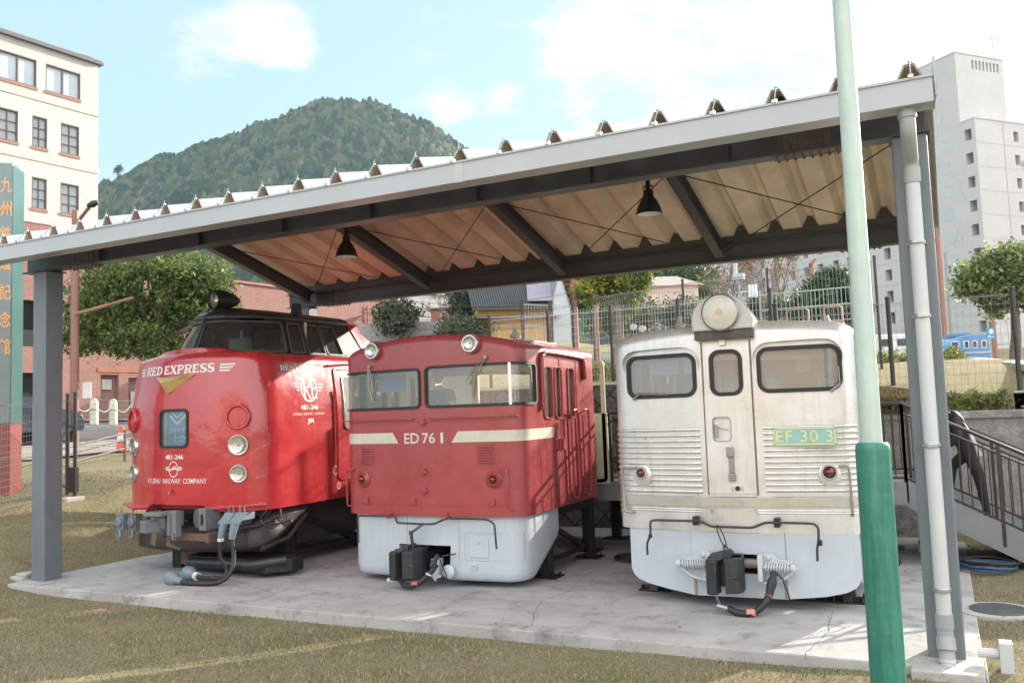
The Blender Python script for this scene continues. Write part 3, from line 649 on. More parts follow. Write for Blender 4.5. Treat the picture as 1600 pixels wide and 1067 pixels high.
def lampunit(parent,c,n,r,rim,depth=.05,lensmat=None,name='headlight',rimmat=None,redl=False,body=None,dish=True):
    """round lamp facing direction n at centre c: rim, mirror dish and lens"""
    n=Vector(n).normalized(); c=Vector(c)
    o=MB().lathe([(r+rim,-.06),(r+rim,depth*.6),(r+rim*.6,depth),(r,depth),(r*.98,depth*.4)],c,n,28,cap=False).build(name,rimmat or chrome,parent,smooth=40)
    if redl:
        MB().lathe([(r*.99,depth*.2),(r*.9,depth*.9),(r*.6,depth*1.6),(r*.25,depth*1.95),(.001,depth*2)],c,n,24,cap=False).build('red_lens',redlens,o,smooth=60)
    else:
        if dish: MB().lathe([(r*.99,depth*.75),(r*.85,depth*.45),(r*.5,depth*.22),(r*.15,.006),(.001,.005)],c,n,28,cap=False).build('reflector',refl2,o,smooth=60); MB().lathe([(r*.12,.004),(r*.16,depth*.35),(r*.1,depth*.6),(.001,depth*.65)],c,n,12,cap=False).build('bulb',mat('bulb_grey',(.5,.5,.48),.3),o,smooth=60)
        MB().lathe([(r*.99,depth*.6),(r*.7,depth*.85),(r*.3,depth*1.0),(.001,depth*1.03)],c,n,28,cap=False).build('lens',lensmat or lens,o,smooth=60)
    return o
def gasket(parent,Mf,loop,w=.035,mat_=None,gl=None,inset_=-.025,name='window',u=None):
    f=ringmesh(MB(),Mf,offs(loop,-w*.35),w,-.02,.018).build(name,mat_ or rubber,parent,smooth=45)
    us=[p[0] for p in loop]; vs=[p[1] for p in loop]
    panel(MB(),Mf,min(us)-.01,max(us)+.01,min(vs)-.01,max(vs)+.01,inset_,10,4).build('pane',gl or glass,f,smooth=60)
    return f
def cut(Mf,loop,d0=-.2,d1=.12):
    return solidgrid(MB(),Mf,loop,d0,d1).build('cutter',None)
def inner_shell(rows,th,yr,zfloor,crown,top):
    r2=[]
    A=np.array(rows,float)
    for k,row in enumerate(rows):
        lp=inset([(p[0],p[1]) for p in row],th)
        q=[(x,y,row[i][2]) for i,(x,y) in enumerate(lp)]
        q[0]=(q[0][0],yr+.6,q[0][2]); q[-1]=(q[-1][0],yr+.6,q[-1][2]); r2.append(q)
    z0=rows[0][0][2]
    out=[]
    for row in r2: out.append([(x,y,zfloor+(z-z0)*( (z-z0>0) and ((top-th)-zfloor)/(top-z0))) for x,y,z in row])
    return Shell(out)
# ---------------------------------------------------------------- A: red express nose
T1=thing('express_train_cab','glossy red rounded express train nose with raised black-framed cab and gold emblem','train cab',(2.0,2.5,0))
cxA=2.0
halfA=cornerhalf(1.46,.90,1.11,.56,.08)
def ins(t): return .0 if t<.55 else .10*((t-.55)/.45)**2
YRA=5.5
rowsA=cabrows(cxA,halfA,YRA,.96,lambda x:3.20-.02*abs(x-cxA)**2,14,.16,insetf=ins)
SA=Shell(rowsA); crA=lambda x,y,z: z+.06*(1-((x-cxA)/1.4)**2)*min(1,max(0,(y-1.0)/1.2))+.02
body=SA.solid(lambda x,y,z:z+.07*(1-min(1,abs(x-cxA)/1.3)**2)).build('body',redA,T1); weld(body)
MA=SA.M
winA=rr(-.285,.275,1.93,2.475,.07)
ntc=[(-.66,.8),(.62,.8),(.50,1.06),(-.50,1.06)]
ck=[cut(MA,winA,-.07,.1), solidpoly(MB(),MA,[(-.66,.80),(.64,.80),(.64,.985),(.56,1.05),(.50,1.06),(-.50,1.06),(-.57,1.04),(-.66,.985)],-.25,.2).build('cutter',None)]
boolean(body,ck); smooth(body,30)
w=gasket(T1,MA,winA,.035,rubber,lens,-.01,'sign_window')
panel(MB(),MA,-.27,.26,1.94,2.46,-.05,6,4).build('destination_sign',mat('sign_blue',(.06,.34,.62),.5,var=.25,vs=6),w)
s=MB(); 
solidpoly(s,MA,[(-.27,1.94),(-.19,1.94),(-.19,2.46),(-.27,2.46)],-.045,-.04)
s.build('sign_edge',mat('sign_grey',(.35,.37,.36),.6),w)
s=MB(); stroke(s,MA,[(-.12,2.40),(.03,2.27),(.2,2.40)],.035,d=-.044); stroke(s,MA,[(-.07,2.44),(.03,2.36),(.14,2.44)],.02,d=-.044)
text(s,MA,'さわやか',-.13,.18,2.13,2.22,d=-.044); text(s,MA,'ライナー',-.04,.24,2.0,2.11,d=-.044); s.build('sign_lettering',whitep,w)
# lettering on the nose: slab serif strokes
def slab(mb,Mf,txt,u0,u1,v0,v1,d=.004):
    h=v1-v0; W={'R':.95,'E':.85,'D':.92,'X':.95,'P':.85,'S':.8,' ':.22}; tot=sum(W[c] for c in txt)+.06*len(txt); k=(u1-u0)/tot; u=u0; th=.26; tn=.13
    for c in txt:
        w_=W[c]*k
        X=lambda x:u+x*w_
        Z=lambda z:v0+z*h
        st=lambda pts,w: stroke(mb,Mf,[(X(a),Z(b)) for a,b in pts],w*k if not isinstance(w,list) else [q*k for q in w],d)
        if c in 'RPED':
            st([(.24,0),(.24,1)],th); st([(.02,.05),(.5,.05)],tn); st([(.02,.95),(.5,.95)],tn)
        if c=='E': st([(.24,.06),(.9,.06)],tn);st([(.24,.94),(.88,.94)],tn);st([(.24,.5),(.68,.5)],tn);st([(.9,0),(.9,.3)],.09);st([(.88,1),(.88,.72)],.09);st([(.68,.35),(.68,.65)],.08)
        if c in 'RP': st([(.3,.95),(.65,.94),(.84,.85),(.86,.72),(.8,.56),(.6,.47),(.3,.47)],[tn,tn,.2,.26,.2,tn,tn])
        if c=='R': st([(.5,.48),(.72,.28),(.8,.05),(1.0,.05)],[tn,.22,.24,tn])
        if c=='D': st([(.3,.95),(.6,.93),(.86,.75),(.92,.5),(.86,.25),(.6,.07),(.3,.05)],[tn,tn,.24,.28,.24,tn,tn])
        if c=='X': st([(.15,1),(.85,0)],th);st([(.85,1),(.15,0)],tn);st([(0,.04),(.38,.04)],tn);st([(.62,.04),(1,.04)],tn);st([(0,.96),(.38,.96)],tn);st([(.62,.96),(1,.96)],tn)
        if c=='S': st([(.9,.7),(.86,.86),(.62,.96),(.34,.94),(.14,.8),(.16,.63),(.4,.53),(.68,.44),(.9,.3),(.82,.12),(.56,.03),(.28,.06),(.12,.2)],[.1,.12,tn,.16,.24,.24,.24,.24,.24,.2,tn,.12,.1]); st([(.9,.66),(.9,1)],.08); st([(.1,0),(.1,.34)],.08)
        u+=w_+.06*k
s=MB()
MA2=lambda u,v,d: MA(u,v+0.0,d)
slab(s,MA,'RED EXPRESS',-.80,.725,3.035,3.165)
for i in range(3):
    z=3.15-.045*i; o=.04*i
    solidpoly(s,MA,[(-1.0+o*.4,z-.026),(-.86,z-.026),(-.86,z),(-1.0+o*.4,z)],.001,.005)
    solidpoly(s,MA,[(.80,z-.026),(1.07-o-.025,z-.026),(1.07-o,z),(.80,z)],.001,.005)
text(s,MA,'481-246',-.17,.20,1.735,1.81,bold=.02)
text(s,MA,'KYUSHU  RAILWAY  COMPANY',-.62,.62,1.375,1.45,bold=.004)
def ringdecal(mb,Mf,cu,cv,ru,rv,w,n=32): 
    stroke(mb,Mf,[(cu+ru*math.cos(2*math.pi*i/n),cv+rv*math.sin(2*math.pi*i/n)) for i in range(n+1)],w)
ringdecal(s,MA,0,1.59,.09,.115,.012)
for q in (-.02,0,.02): stroke(s,MA,[(-.18+abs(q),1.60+q),(-.1,1.60+q)],.012); stroke(s,MA,[(.1,1.60+q),(.18-abs(q),1.60+q)],.012)
stroke(s,MA,[(-.10,1.565),(-.03,1.59),(.04,1.60),(.09,1.585)],.02); stroke(s,MA,[(-.03,1.59),(-.01,1.62),(.06,1.63)],.012)
s.build('front_lettering',whitep,body)
# side lettering
us=lambda y: SA.u[-1]-(YRA-y)
s=MB(); slab(s,MA,'RED EXPRESS',us(1.72),us(2.78),3.035,3.11)
s.build('side_lettering',whitep,body); s=MB(); ringdecal(s,MA,us(2.33),2.76,.19,.205,.024)
for q in (-.05,0,.05): stroke(s,MA,[(us(1.97)+abs(q-.05)*.7,2.78+q),(us(2.1),2.78+q)],.022); stroke(s,MA,[(us(2.56),2.78+q),(us(2.7)-abs(q-.05)*.7,2.78+q)],.022)
stroke(s,MA,[(us(2.22),2.57),(us(2.22),2.93),(us(2.33),2.93),(us(2.37),2.86),(us(2.33),2.78),(us(2.24),2.77),(us(2.36),2.58)],.035)
stroke(s,MA,[(us(2.52),2.9),(us(2.40),2.9),(us(2.40),2.61),(us(2.52),2.61)],.035); stroke(s,MA,[(us(2.40),2.76),(us(2.50),2.76)],.03)
s.build('round_mark',whitep,body); s=MB(); text(s,MA,'481-246',us(2.10),us(2.52),2.42,2.50,bold=.02); text(s,MA,'KYUSHU  RAILWAY  COMPANY',us(1.92),us(2.68),2.335,2.375); text(s,MA,'JR',us(2.24),us(2.42),2.19,2.28,bold=.03)
s.build('number_lettering',whitep,body); s=MB(); ringdecal(s,MA,us(3.0),1.16,.035,.05,.01); ringdecal(s,MA,us(2.92),1.42,.05,.07,.01)
s.build('inspection_mark',whitep,body)
# gold emblem: folded chevron
s=MB()
E_=[(-.46,2.985),(.40,3.015),(-.135,2.72)]
def em(u,v,d): return MA(u,v,d)
apx=em(-.155,2.88,.15); A0=em(-.46,2.99,.02); A1=em(-.20,2.98,.03); A2=em(.40,3.01,.02); A3=em(-.135,2.72,.02)
s.add([A0,A1,A3,apx,A2,em(-.46,2.99,-.02),em(.40,3.01,-.02),em(-.135,2.72,-.02)],[(0,2,3),(0,3,1),(1,3,4),(3,2,4),(0,5,7,2),(2,7,6,4),(4,6,5,0,1)])
em_o=s.build('front_emblem',gold,T1,bevel=.003)
s=MB(); stroke(s,em,[(-.13,2.86),(.02,2.93),(.3,2.985)],[.01,.035,.01],d=.07); s.build('emblem_ridge',mat('gold_dark',(.30,.20,.06),.45,metal=.5),em_o)
# headlights
for sx in (-1,1):
    uu=sx*1.13
    for z,r in ((1.93,.138),(1.51,.118)):
        p=Vector(MA(uu,z,0)); q=Vector(MA(uu,z,1)); lampunit(T1,p,(q-p),r,.022,.03)
    # blanked lamp ring with hinge
    p=Vector(MA(uu,2.345,0)); n=(Vector(MA(uu,2.345,1))-p)
    MB().lathe([(.195,-.03),(.195,.03),(.18,.045),(.155,.045),(.15,.005),(.14,0.004),(.135,.015),(.001,.02)],p,n,32,cap=False).build('lamp_cover',redA,T1,smooth=40)
    s=MB(); solidpoly(s,MA,[(uu-.06,2.50),(uu+.06,2.50),(uu+.06,2.545),(uu-.06,2.545)],.0,.06); solidpoly(s,MA,[(uu-.008,2.2),(uu+.008,2.2),(uu+.008,2.5),(uu-.008,2.5)],.018,.026); s.build('cover_hinge',redA,T1,bevel=.004)
MB().tube([MA(-.03,1.27,0),MA(-.03,1.27,.05)],.02,10).tube([MA(-.03,1.27,.04),MA(-.03,1.22,.06)],.015,8).build('tow_hook',redA,T1)
# steps on lower edge
s=MB(); solidpoly(s,MA,[(-1.45,1.03),(-.78,1.0),(-.78,.97),(-1.45,1.0)],-.01,.16); s.build('front_step',redA,T1,bevel=.004)
s=MB(); solidpoly(s,MA,[(.60,1.02),(1.50,1.06),(1.50,1.035),(.60,.99)],-.01,.15); solidpoly(s,MA,[(.64,.96),(1.5,1.0),(1.5,1.035),(.64,.995)],-.01,.04); s.build('front_step',redA,T1,bevel=.004)
# side door, gutter
s=MB(); ringmesh(s,MA,rr(us(3.02),us(3.75),1.28,3.08,.06),.03,-.01,.02); s.build('door_frame',redA,T1,smooth=40)
s=MB(); ringmesh(s,MA,rr(us(3.2),us(3.6),2.1,2.95,.06),.02,-.005,.02); d=s.build('door_window',chrome,T1); panel(MB(),MA,us(3.2),us(3.6),2.1,2.95,.006).build('pane',mat('door_pane',(.35,.42,.42),.1),d)
MB().tube([MA(us(2.93),2.72,.03),MA(us(2.93),1.5,.03)],.02,8).tube([MA(us(2.85),3.14,.03),MA(us(3.6),3.2,.03)],.018,8).build('side_gutter',redA,T1,smooth=40)
# raised cab: inclined glass and roof
def interp_half(P,Q,t): return [(a[0]+(b[0]-a[0])*t,a[1]+(b[1]-a[1])*t) for a,b in zip(P,Q)]
lowP=[(0,1.27),(.55,1.37),(1.0,1.74),(1.08,2.33),(1.12,2.75),(1.15,3.25),(1.17,3.8),(1.17,4.5)]
higP=[(0,1.56),(.32,1.64),(.60,2.0),(.80,2.48),(.83,2.85),(.86,3.25),(.88,3.7),(.88,4.1)]
def densh(P,Q,k=5):
    a=[];b=[]
    for i in range(len(P)-1):
        for j in range(k):
            t=j/k; a.append((P[i][0]+(P[i+1][0]-P[i][0])*t,P[i][1]+(P[i+1][1]-P[i][1])*t)); b.append((Q[i][0]+(Q[i+1][0]-Q[i][0])*t,Q[i][1]+(Q[i+1][1]-Q[i][1])*t))
    return a+[P[-1]],b+[Q[-1]]
lp,hp=densh(lowP,higP)
def cabloop(t): 
    h=[(a[0]+(b[0]-a[0])*t,a[1]+(b[1]-a[1])*t) for a,b in zip(lp,hp)]
    return [(cxA-x,y) for x,y in h[::-1]]+[(cxA+x,y) for x,y in h[1:]]
rowsC=[]
for k in range(9):
    t=k/8; zz_=3.30+(3.93-3.30)*t
    rowsC.append([(x,y,zz_ - (.05*((x-cxA)/1.1)**2*(1-t))) for x,y in cabloop(t-.06*(t<.01))])
SC=Shell(rowsC)
base=cabloop(1.0)
for k,(d,h) in enumerate(((-.010,.0),(-.012,.02),(.0,.06),(.06,.105),(.17,.14))): rowsC.append([(x,y,3.93+h) for x,y in inset(base,d)])
SCf=Shell(rowsC)
cabo=SCf.solid(lambda x,y,z:z+.05*(1-min(1,abs(x-cxA)/.9)**2),K=6).build('upper_cab',dkred,T1); weld(cabo)
inn=[]
for k in range(9):
    t=k/8; q=inset([(x,y) for x,y,_ in rowsC[k]],.05); q[0]=(q[0][0],q[0][1]-.06); q[-1]=(q[-1][0],q[-1][1]-.06)
    inn.append([(x,y,rowsC[k][i][2]-.02+.045*t+.06) for i,(x,y) in enumerate(q)])
inno=Shell(inn).solid(lambda x,y,z:z,K=6).build('cutter',None); weld(inno)
MC=SC.M
# window outlines in (arc, height); arc measured on the base loop
def ua(dx_i): return None
L0=[0]
for a,b in zip(lowP,lowP[1:]): L0.append(L0[-1]+math.hypot(b[0]-a[0],b[1]-a[1]))
wins=[(L0[0]+.05,L0[3]-.05),(L0[3]+.07,L0[4]-.04),(L0[4]+.05,L0[5]-.03),(L0[5]+.04,L0[6]-.1)]
ck=[inno]; wl_=[]
for sx in (-1,1):
    for a,b in wins:
        lo=rr(a,b,3.36,3.86,.035,3); lo=lo if sx>0 else [(-u,v) for u,v in lo[::-1]]; wl_.append(lo); ck.append(solidgrid(MB(),MC,lo,-.12,.1).build('cutter',None))
boolean(cabo,ck); smooth(cabo,30)
for lo in wl_:
    f=ringmesh(MB(),MC,offs(lo,-.006),.022,-.01,.012).build('cab_window',mat('window_seal',(.12,.12,.12),.5),T1,smooth=40)
    us_=[p[0] for p in lo]; vs_=[p[1] for p in lo]; panel(MB(),MC,min(us_),max(us_),min(vs_),max(vs_),-.02,8,4).build('pane',glassk,f,smooth=60)
# things seen inside the raised cab
MB().box(2.1,2.55,1.95,2.0,3.33,3.62).box(1.3,2.75,2.2,2.5,3.30,3.44).build('control_desk',mat('desk_green',(.20,.27,.24),.5,var=.2),T1,bevel=.01)
MB().box(2.62,2.70,2.6,2.64,3.55,3.66).tube([(2.05,2.3,3.3),(2.05,2.3,3.8)],.02,8).tube([(2.9,2.9,3.3),(2.9,2.9,3.9)],.025,8).build('gauge_box',mat('gauge_cream',(.5,.48,.4),.5),T1)
MB().prism([(.85,4.0,3.3),(1.14,3.95,3.95),(2.86,3.95,3.95),(3.15,4.0,3.3)],(0,.45,0)).prism([(.85,4.45,3.3),(1.14,4.4,3.95),(2.86,4.4,3.95),(3.15,4.45,3.3)],(0,.01,0)).add([(.83,4.3,3.28),(3.17,4.3,3.28),(2.88,4.05,3.99),(1.12,4.05,3.99),(1.0,5.5,3.26),(3.0,5.5,3.26)],[(0,3,4),(1,5,2),(3,2,5,4),(0,1,2,3),(0,4,5,1)]).build('rear_fairing',redA,T1,bevel=.02)
MB().box(1.3,2.7,3.80,3.85,3.3,3.95).build('cab_bulkhead',mat('bulkhead_grey',(.16,.17,.16),.7),T1)
# wiper, roof headlamp, antenna
MB().tube([MC(.62,3.38,.03),MC(.42,3.55,.035)],.01,6).tube([MC(.45,3.72,.03),MC(.42,3.50,.03)],.008,6).tube([MC(.60,3.36,.03),MC(.66,3.40,.04)],.018,8).build('wiper',blackp,T1)
_hc=(2.02,1.72,4.245); _k=1.28
hd=MB().lathe([(r_*_k,h_*_k) for r_,h_ in [(.105,0),(.125,-.02),(.13,.05),(.128,.12),(.11,.20),(.075,.29),(.03,.36),(.002,.38)]],_hc,(.25,1,.04),24,cap=False).build('roof_headlight',blackp,T1,smooth=50)
MB().lathe([(r_*_k,h_*_k) for r_,h_ in [(.10,.03),(.07,.07),(.02,.09),(.001,.09)]],_hc,(.25,1,.04),24,cap=False).build('reflector',refl2,hd,smooth=60)
MB().lathe([(.103*_k,.0),(.07*_k,-.02),(.001,-.03)],_hc,(.25,1,.04),24,cap=False).build('lens',lens,hd,smooth=60)
MB().tube([(2.05,1.95,4.0),(2.05,1.92,4.14)],.05,10).build('lamp_foot',blackp,hd)
MB().prism([(2.52,2.95,4.0),(2.74,2.95,4.0),(2.71,2.95,4.25),(2.57,2.95,4.26)],(0,.08,0)).build('roof_antenna',blackp,T1,bevel=.01)
# under-frame: black skirt, plough, coupler, jumper cables, supports
Ssk=Shell([[(x,y,z) for x,y in inset(planloop(cxA,halfA,3.4),dd)] for z,dd in ((.36,.10),(.42,.08),(.62,.12),(.76,.16))])
Msk=Ssk.M
sk=MB(); panel(sk,Msk,-1.28,1.62,.36,.72,0,40,3); 
o=sk.build('skirt_band',grime,T1,smooth=50); m_=o.modifiers.new('s','SOLIDIFY'); m_.thickness=.03; m_.offset=-1
sk=MB(); _P=[];_F=[];_n=24;_m=6
for i in range(_n+1):
    t=i/_n; u=1.15+1.25*t; zl=.36+.50*t**1.4; zh=.74+.21*min(1,t*2.0)
    for j in range(_m+1): _P.append(Msk(u,zl+(zh-zl)*j/_m,.02+.03*math.sin(math.pi*j/_m)))
for i in range(_n):
    for j in range(_m): k=i*(_m+1)+j; _F.append((k,k+_m+1,k+_m+2,k+1))
sk=MB().add(_P,_F).build('side_skirt',grime,T1,smooth=60); m_=sk.modifiers.new('s','SOLIDIFY'); m_.thickness=.05; m_.offset=-1
MB().tube([Msk(1.35,.40,.05),Msk(1.8,.48,.06),Msk(2.3,.78,.06)],.035,8).tube([Msk(.9,.66,.12),Msk(1.3,.70,.14),Msk(1.7,.84,.10)],.03,8).build('skirt_pipe',grime,T1,smooth=60)
s=MB(); stroke(s,Msk,[(-.12,.40),(-.08,.60)],.3,d=.006); stroke(s,Msk,[(-.62,.42),(-.6,.6)],.16,d=.006); s.build('rust_patch',rust,o)
MB().prism([(1.9,1.24,.06),(3.55,1.16,.06),(3.80,1.45,.06),(3.80,1.7,.06),(1.7,1.9,.06)],(0,0,.20)).build('plough_frame',blackp,T1,bevel=.02)
MB().tube([(2.05,1.16,.17),(3.4,1.08,.20),(3.75,1.38,.24)],.07,14).build('air_pipe',mat('pipe_black',(.03,.032,.035),.35),T1,smooth=50)
MB().prism([(1.65,1.35,.10),(1.92,1.30,.06),(1.97,1.42,.36),(1.5,1.5,.36)],(.0,.25,0)).build('timber_wedge',rust,T1,bevel=.01)
s=MB(); s.box(1.3,1.5,1.5,1.7,0,.36).box(2.9,3.2,2.0,2.2,0,.9).box(.8,1.1,3.2,3.4,0,.95).bar((3.0,2.0,.9),(3.15,4.3,.05),.13,.13).bar((.9,2.2,.9),(.9,4.3,.05),.12,.12).bar((1.0,2.1,.88),(3.1,2.1,.88),.12,.14).bar((.9,3.6,.9),(3.2,3.6,.9),.12,.14).box(3.1,3.25,4.2,4.35,0,1.0).box(2.9,3.4,4.1,4.45,0,.02).bar((3.05,2.3,.16),(3.15,4.4,.16),.08,.08)
s.build('support_stand',blackp,T1,bevel=.006)
MB().box(.75,3.25,1.45,3.6,.84,1.0).box(.9,3.1,1.55,2.4,.6,.86).box(.9,3.1,2.4,5.4,.30,.98).build('underframe',grime,T1,bevel=.02)
# centre coupler
c=thing('k','k','k',(0,0,0)); bpy.data.objects.remove(c)
class MBx(MB):
    # the drawgear hangs a little right of the centre line: its coordinates are written from the hook
    def build(s,*a,**k):
        s.v=[(x+(.42 if x<2.2 else .37),y,z+.05) for x,y,z in s.v]; return MB.build(s,*a,**k)
cp=MBx().tube([(2.3,1.9,.80),(1.95,1.0,.80)],.15,18).box(1.50,1.78,.55,.92,.70,.93).build('coupler',greym,T1,smooth=40,bevel=.012)
s=MBx(); s.prism([(1.44,.40,.66),(1.62,.34,.66),(1.70,.60,.66),(1.42,.60,.66)],(0,0,.17)); s.prism([(1.58,.36,.90),(1.86,.40,.90),(1.90,.62,.90),(1.5,.62,.90)],(0,0,.06)); s.build('coupler_jaw',greym,cp,bevel=.01)
s=MBx()
for dx in (-.08,.0,.09): s.lathe([(.028,0),(.03,.03),(.018,.034),(.018,.02),(.0,.02)],(1.68+dx,.52,.945),(.3,-1,0),14)
s.lathe([(.028,0),(.03,.03),(.018,.034),(.0,.02)],(1.78,.55,.60),(.3,-1,0),14); s.build('coupler_bolt',blackp,cp)
MBx().box(1.86,1.93,.52,.60,.62,.95).box(1.97,2.06,.50,.60,.60,.97).tube([(2.02,.5,.66),(2.03,.46,.64),(2.05,.46,.57),(2.1,.46,.58)],.014,8).build('coupler_guide',greym,cp,bevel=.008)
MBx().box(1.52,2.46,.72,.80,.52,.62).box(2.46,2.52,.72,.9,.50,.64).build('coupler_beam',rust,cp,bevel=.006)
MBx().box(2.26,2.40,.78,1.1,.66,.98).build('bracket',greym,T1,bevel=.01)
s=MBx(); solidpoly(s,lambda u,v,d:(u,.776-d,v),rr(2.315,2.355,.74,.90,.02,3),0,.004); s.build('bracket_slots',blackp,T1)
# jumper sockets and cables
for i,(x,y,z) in enumerate(((2.72,.86,.80),(2.95,.84,.81))):
    s=MBx(); s.box(x-.06,x+.06,y+.04,y+.3,z+.0,z+.10).tube([(x-.04,y+.1,z+.1),(x-.04,y+.1,z+.2)],.012,6).tube([(x+.05,y+.1,z+.1),(x+.05,y+.1,z+.2)],.012,6); s.prism([(x-.11,y-.06,z-.03),(x+.09,y-.06,z-.03),(x+.11,y+.06,z+.12),(x-.07,y+.06,z+.12)],(0,.02,-.02)); jo=s.build('jumper_socket',bluem,T1,bevel=.01)
    s=MBx(); s.tube([(x-.02,y-.02,z-.03),(x-.04,y-.05,z-.18),(x-.045,y-.06,z-.25)],[.065,.05,.045],14); s.build('plug',bluem,jo,smooth=40)
    s=MBx(); s.lathe([(.048,0),(.05,.04)],(x-.045,y-.06,z-.28),(0,0,1),14); s.build('plug_collar',mat('white_tape',(.7,.7,.68),.6),jo) if i==0 else None
_X=T1
s=MB()
random.seed(11)
for k in range(12):
    x=.9+random.uniform(0,2.6); y=1.15+random.uniform(0,.4); s.tube(catm([(x,y,.95),(x+random.uniform(-.1,.1),y-.05,.82),(x+random.uniform(-.25,.25),y,.70),(x+random.uniform(-.35,.35),y+.1,.78)],5),random.uniform(.01,.022),6)
s.build('underfloor_pipes',grime,T1,smooth=60)
for x,y in ((1.25,1.25),(1.6,1.15),(2.95,1.2)): MB().box(x-.09,x+.09,y,y+.25,.66,.86).tube([(x,y,.76),(x,y-.05,.76)],.05,12).build('underfloor_box',greym,T1,bevel=.012)
cabm=mat('cable_black',(.022,.023,.025),.5,bump=.2,bs=60)
MB().tube(catm([(3.045,.80,.58),(3.04,.80,.36),(3.12,.84,.18),(3.10,.80,.07),(2.92,.77,.045),(2.66,.74,.05)]),.032,12).build('jumper_cable',cabm,T1,smooth=60)
MB().tube(catm([(3.275,.78,.59),(3.31,.78,.36),(3.34,.70,.18),(3.28,.55,.06),(3.05,.46,.04),(2.84,.42,.045),(2.70,.41,.05)]),.034,12).build('jumper_cable',cabm,T1,smooth=60)
for (a,b) in (((2.66,.74,.06),(2.38,.80,.10)),((2.70,.41,.06),(2.42,.44,.09))):
    a=Vector(a);b=Vector(b); MB().lathe([(.04,0),(.055,.06),(.055,.12),(.085,.15),(.10,.22),(.095,.30),(.05,.34),(.001,.345)],a,(b-a),20).build('cable_plug',bluem,T1,smooth=40)
MB().lathe([(.058,0),(.058,.06)],(2.65,.742,.06),(Vector((2.38,.80,.10))-Vector((2.66,.74,.06))),18).build('cable_collar',MATS['white_tape'],T1)
for dx in (0,.28):
    s=MB(); s.box(.62+dx,.78+dx,1.0,1.14,.64,.88).lathe([(.07,0),(.075,.03),(.05,.05)],(.70+dx,1.0,.76),(0,-1,0),16).tube([(.70+dx,1.02,.65),(.71+dx,1.0,.52)],.03,8).tube(catm([(.66+dx,1.02,.66),(.62+dx,1.02,.54),(.72+dx,1.0,.49)]),.015,6).tube([(.70+dx,1.0,.88),(.70+dx,1.05,.98)],.012,6); s.build('jumper_socket',bluem if dx==0 else greym,T1,bevel=.008)
def make_cab(T,cx,half,yr,z0,zt,r,bodymat,front_wins,side_wins,inmat,floorz=1.15,th=.05,glassm=None,recess=()):
    rows=cabrows(cx,half,yr,z0,zt,10,r)
    Sh=Shell(rows); M=Sh.M
    hw=half[-1][0]
    top=zt(cx)+r
    crown=lambda x,y,z: zt(x)+r
    b=Sh.solid(crown).build('body',bodymat,T); weld(b)
    # hollow inside
    zin=[]
    for k in range(8):
        t=k/7; lp=inset([(p[0],p[1]) for p in rows[0]],th if t<.9 else th+.05)
        lp[0]=(lp[0][0],yr+.5); lp[-1]=(lp[-1][0],yr+.5)
        zin.append([(x,y,floorz+(zt(x)+.04-floorz)*t) for x,y in lp])
    ci=Shell(zin).solid(lambda x,y,z:zt(x)+.04).build('cutter',None); weld(ci)
    cks=[ci]
    for lo in front_wins+side_wins: cks.append(cut(M,lo,-.11,.12))
    for lo in recess: cks.append(cut(M,lo,-.02,.1))
    boolean(b,cks); smooth(b,32)
    # lining of the cab room: thin inner faces of another paint
    li=[]
    for k in range(6):
        t=k/5; lp=inset([(p[0],p[1]) for p in rows[0]],th+.012)
        lp[0]=(lp[0][0],yr-.02); lp[-1]=(lp[-1][0],yr-.02); li.append([(x,y,floorz+.01+(zt(x)+.0-floorz)*t) for x,y in lp])
    L=Shell(li); lo_=L.solid(lambda x,y,z:zt(x)+.0).build('cab_lining',inmat,T); weld(lo_)
    for q in lo_.data.polygons: pass
    inn=[]
    for k in range(6):
        t=k/5; lp=inset([(p[0],p[1]) for p in rows[0]],th+.03)
        lp[0]=(lp[0][0],yr+.5); lp[-1]=(lp[-1][0],yr+.5); inn.append([(x,y,floorz+.03+(zt(x)-.03-floorz)*t) for x,y in lp])
    ic=Shell(inn).solid(lambda x,y,z:zt(x)-.03).build('cutter',None); weld(ic)
    boolean(lo_,[ic]+[cut(M,lo,-.16,.12) for lo in front_wins+side_wins])
    return Sh,M,b
# ---------------------------------------------------------------- B: red locomotive cab
T2=thing('locomotive_cab','matte red boxy locomotive cab with cream stripe and pale grey skirt in the middle','train cab',(6.18,2.7,0))
cB=6.18
halfB=cornerhalf(1.42,1.33,1.42,.28,.1)
yrB=4.06
def ztB(x): return 3.23-.17*(abs(x-cB)/1.42)**2
_l=planloop(cB,halfB,yrB); 
uendB=sum(math.hypot(b[0]-a[0],b[1]-a[1]) for a,b in zip(_l,_l[1:]))/2
uB=lambda y: uendB-(yrB-y)
fw1=[(-u,v) for u,v in rr(.03,uB(1.93),2.385,2.89,.06)[::-1]]; fw1=[(u-.0,v) for u,v in rr(-uB(1.93),-.035,2.385,2.89,.06)]
fw2=rr(.075,uB(1.93),2.385,2.905,.06)
sw=[rr(uB(a),uB(b),2.17,2.88,.07) for a,b in ((2.18,2.47),(2.56,2.80),(3.03,3.27))]
swl=[[(-u,v) for u,v in lo[::-1]] for lo in sw]
SB,MB_,bodyB=make_cab(T2,cB,halfB,yrB,.93,ztB,.13,redB,[fw1,fw2],sw+swl,cream)
for lo in (fw1,fw2): gasket(T2,MB_,lo,.035,rubber,glass,-.012,'windscreen')
for k,u in enumerate((1.285,-1.285)):
    s=MB(); solidpoly(s,MB_,rr(u-.018,u+.018,2.37,2.92,.005,1),-.03,.02); s.build('window_pillar',chrome,T2)
for lo in sw+swl: gasket(T2,MB_,lo,.02,redB,glass,-.02,'side_window')
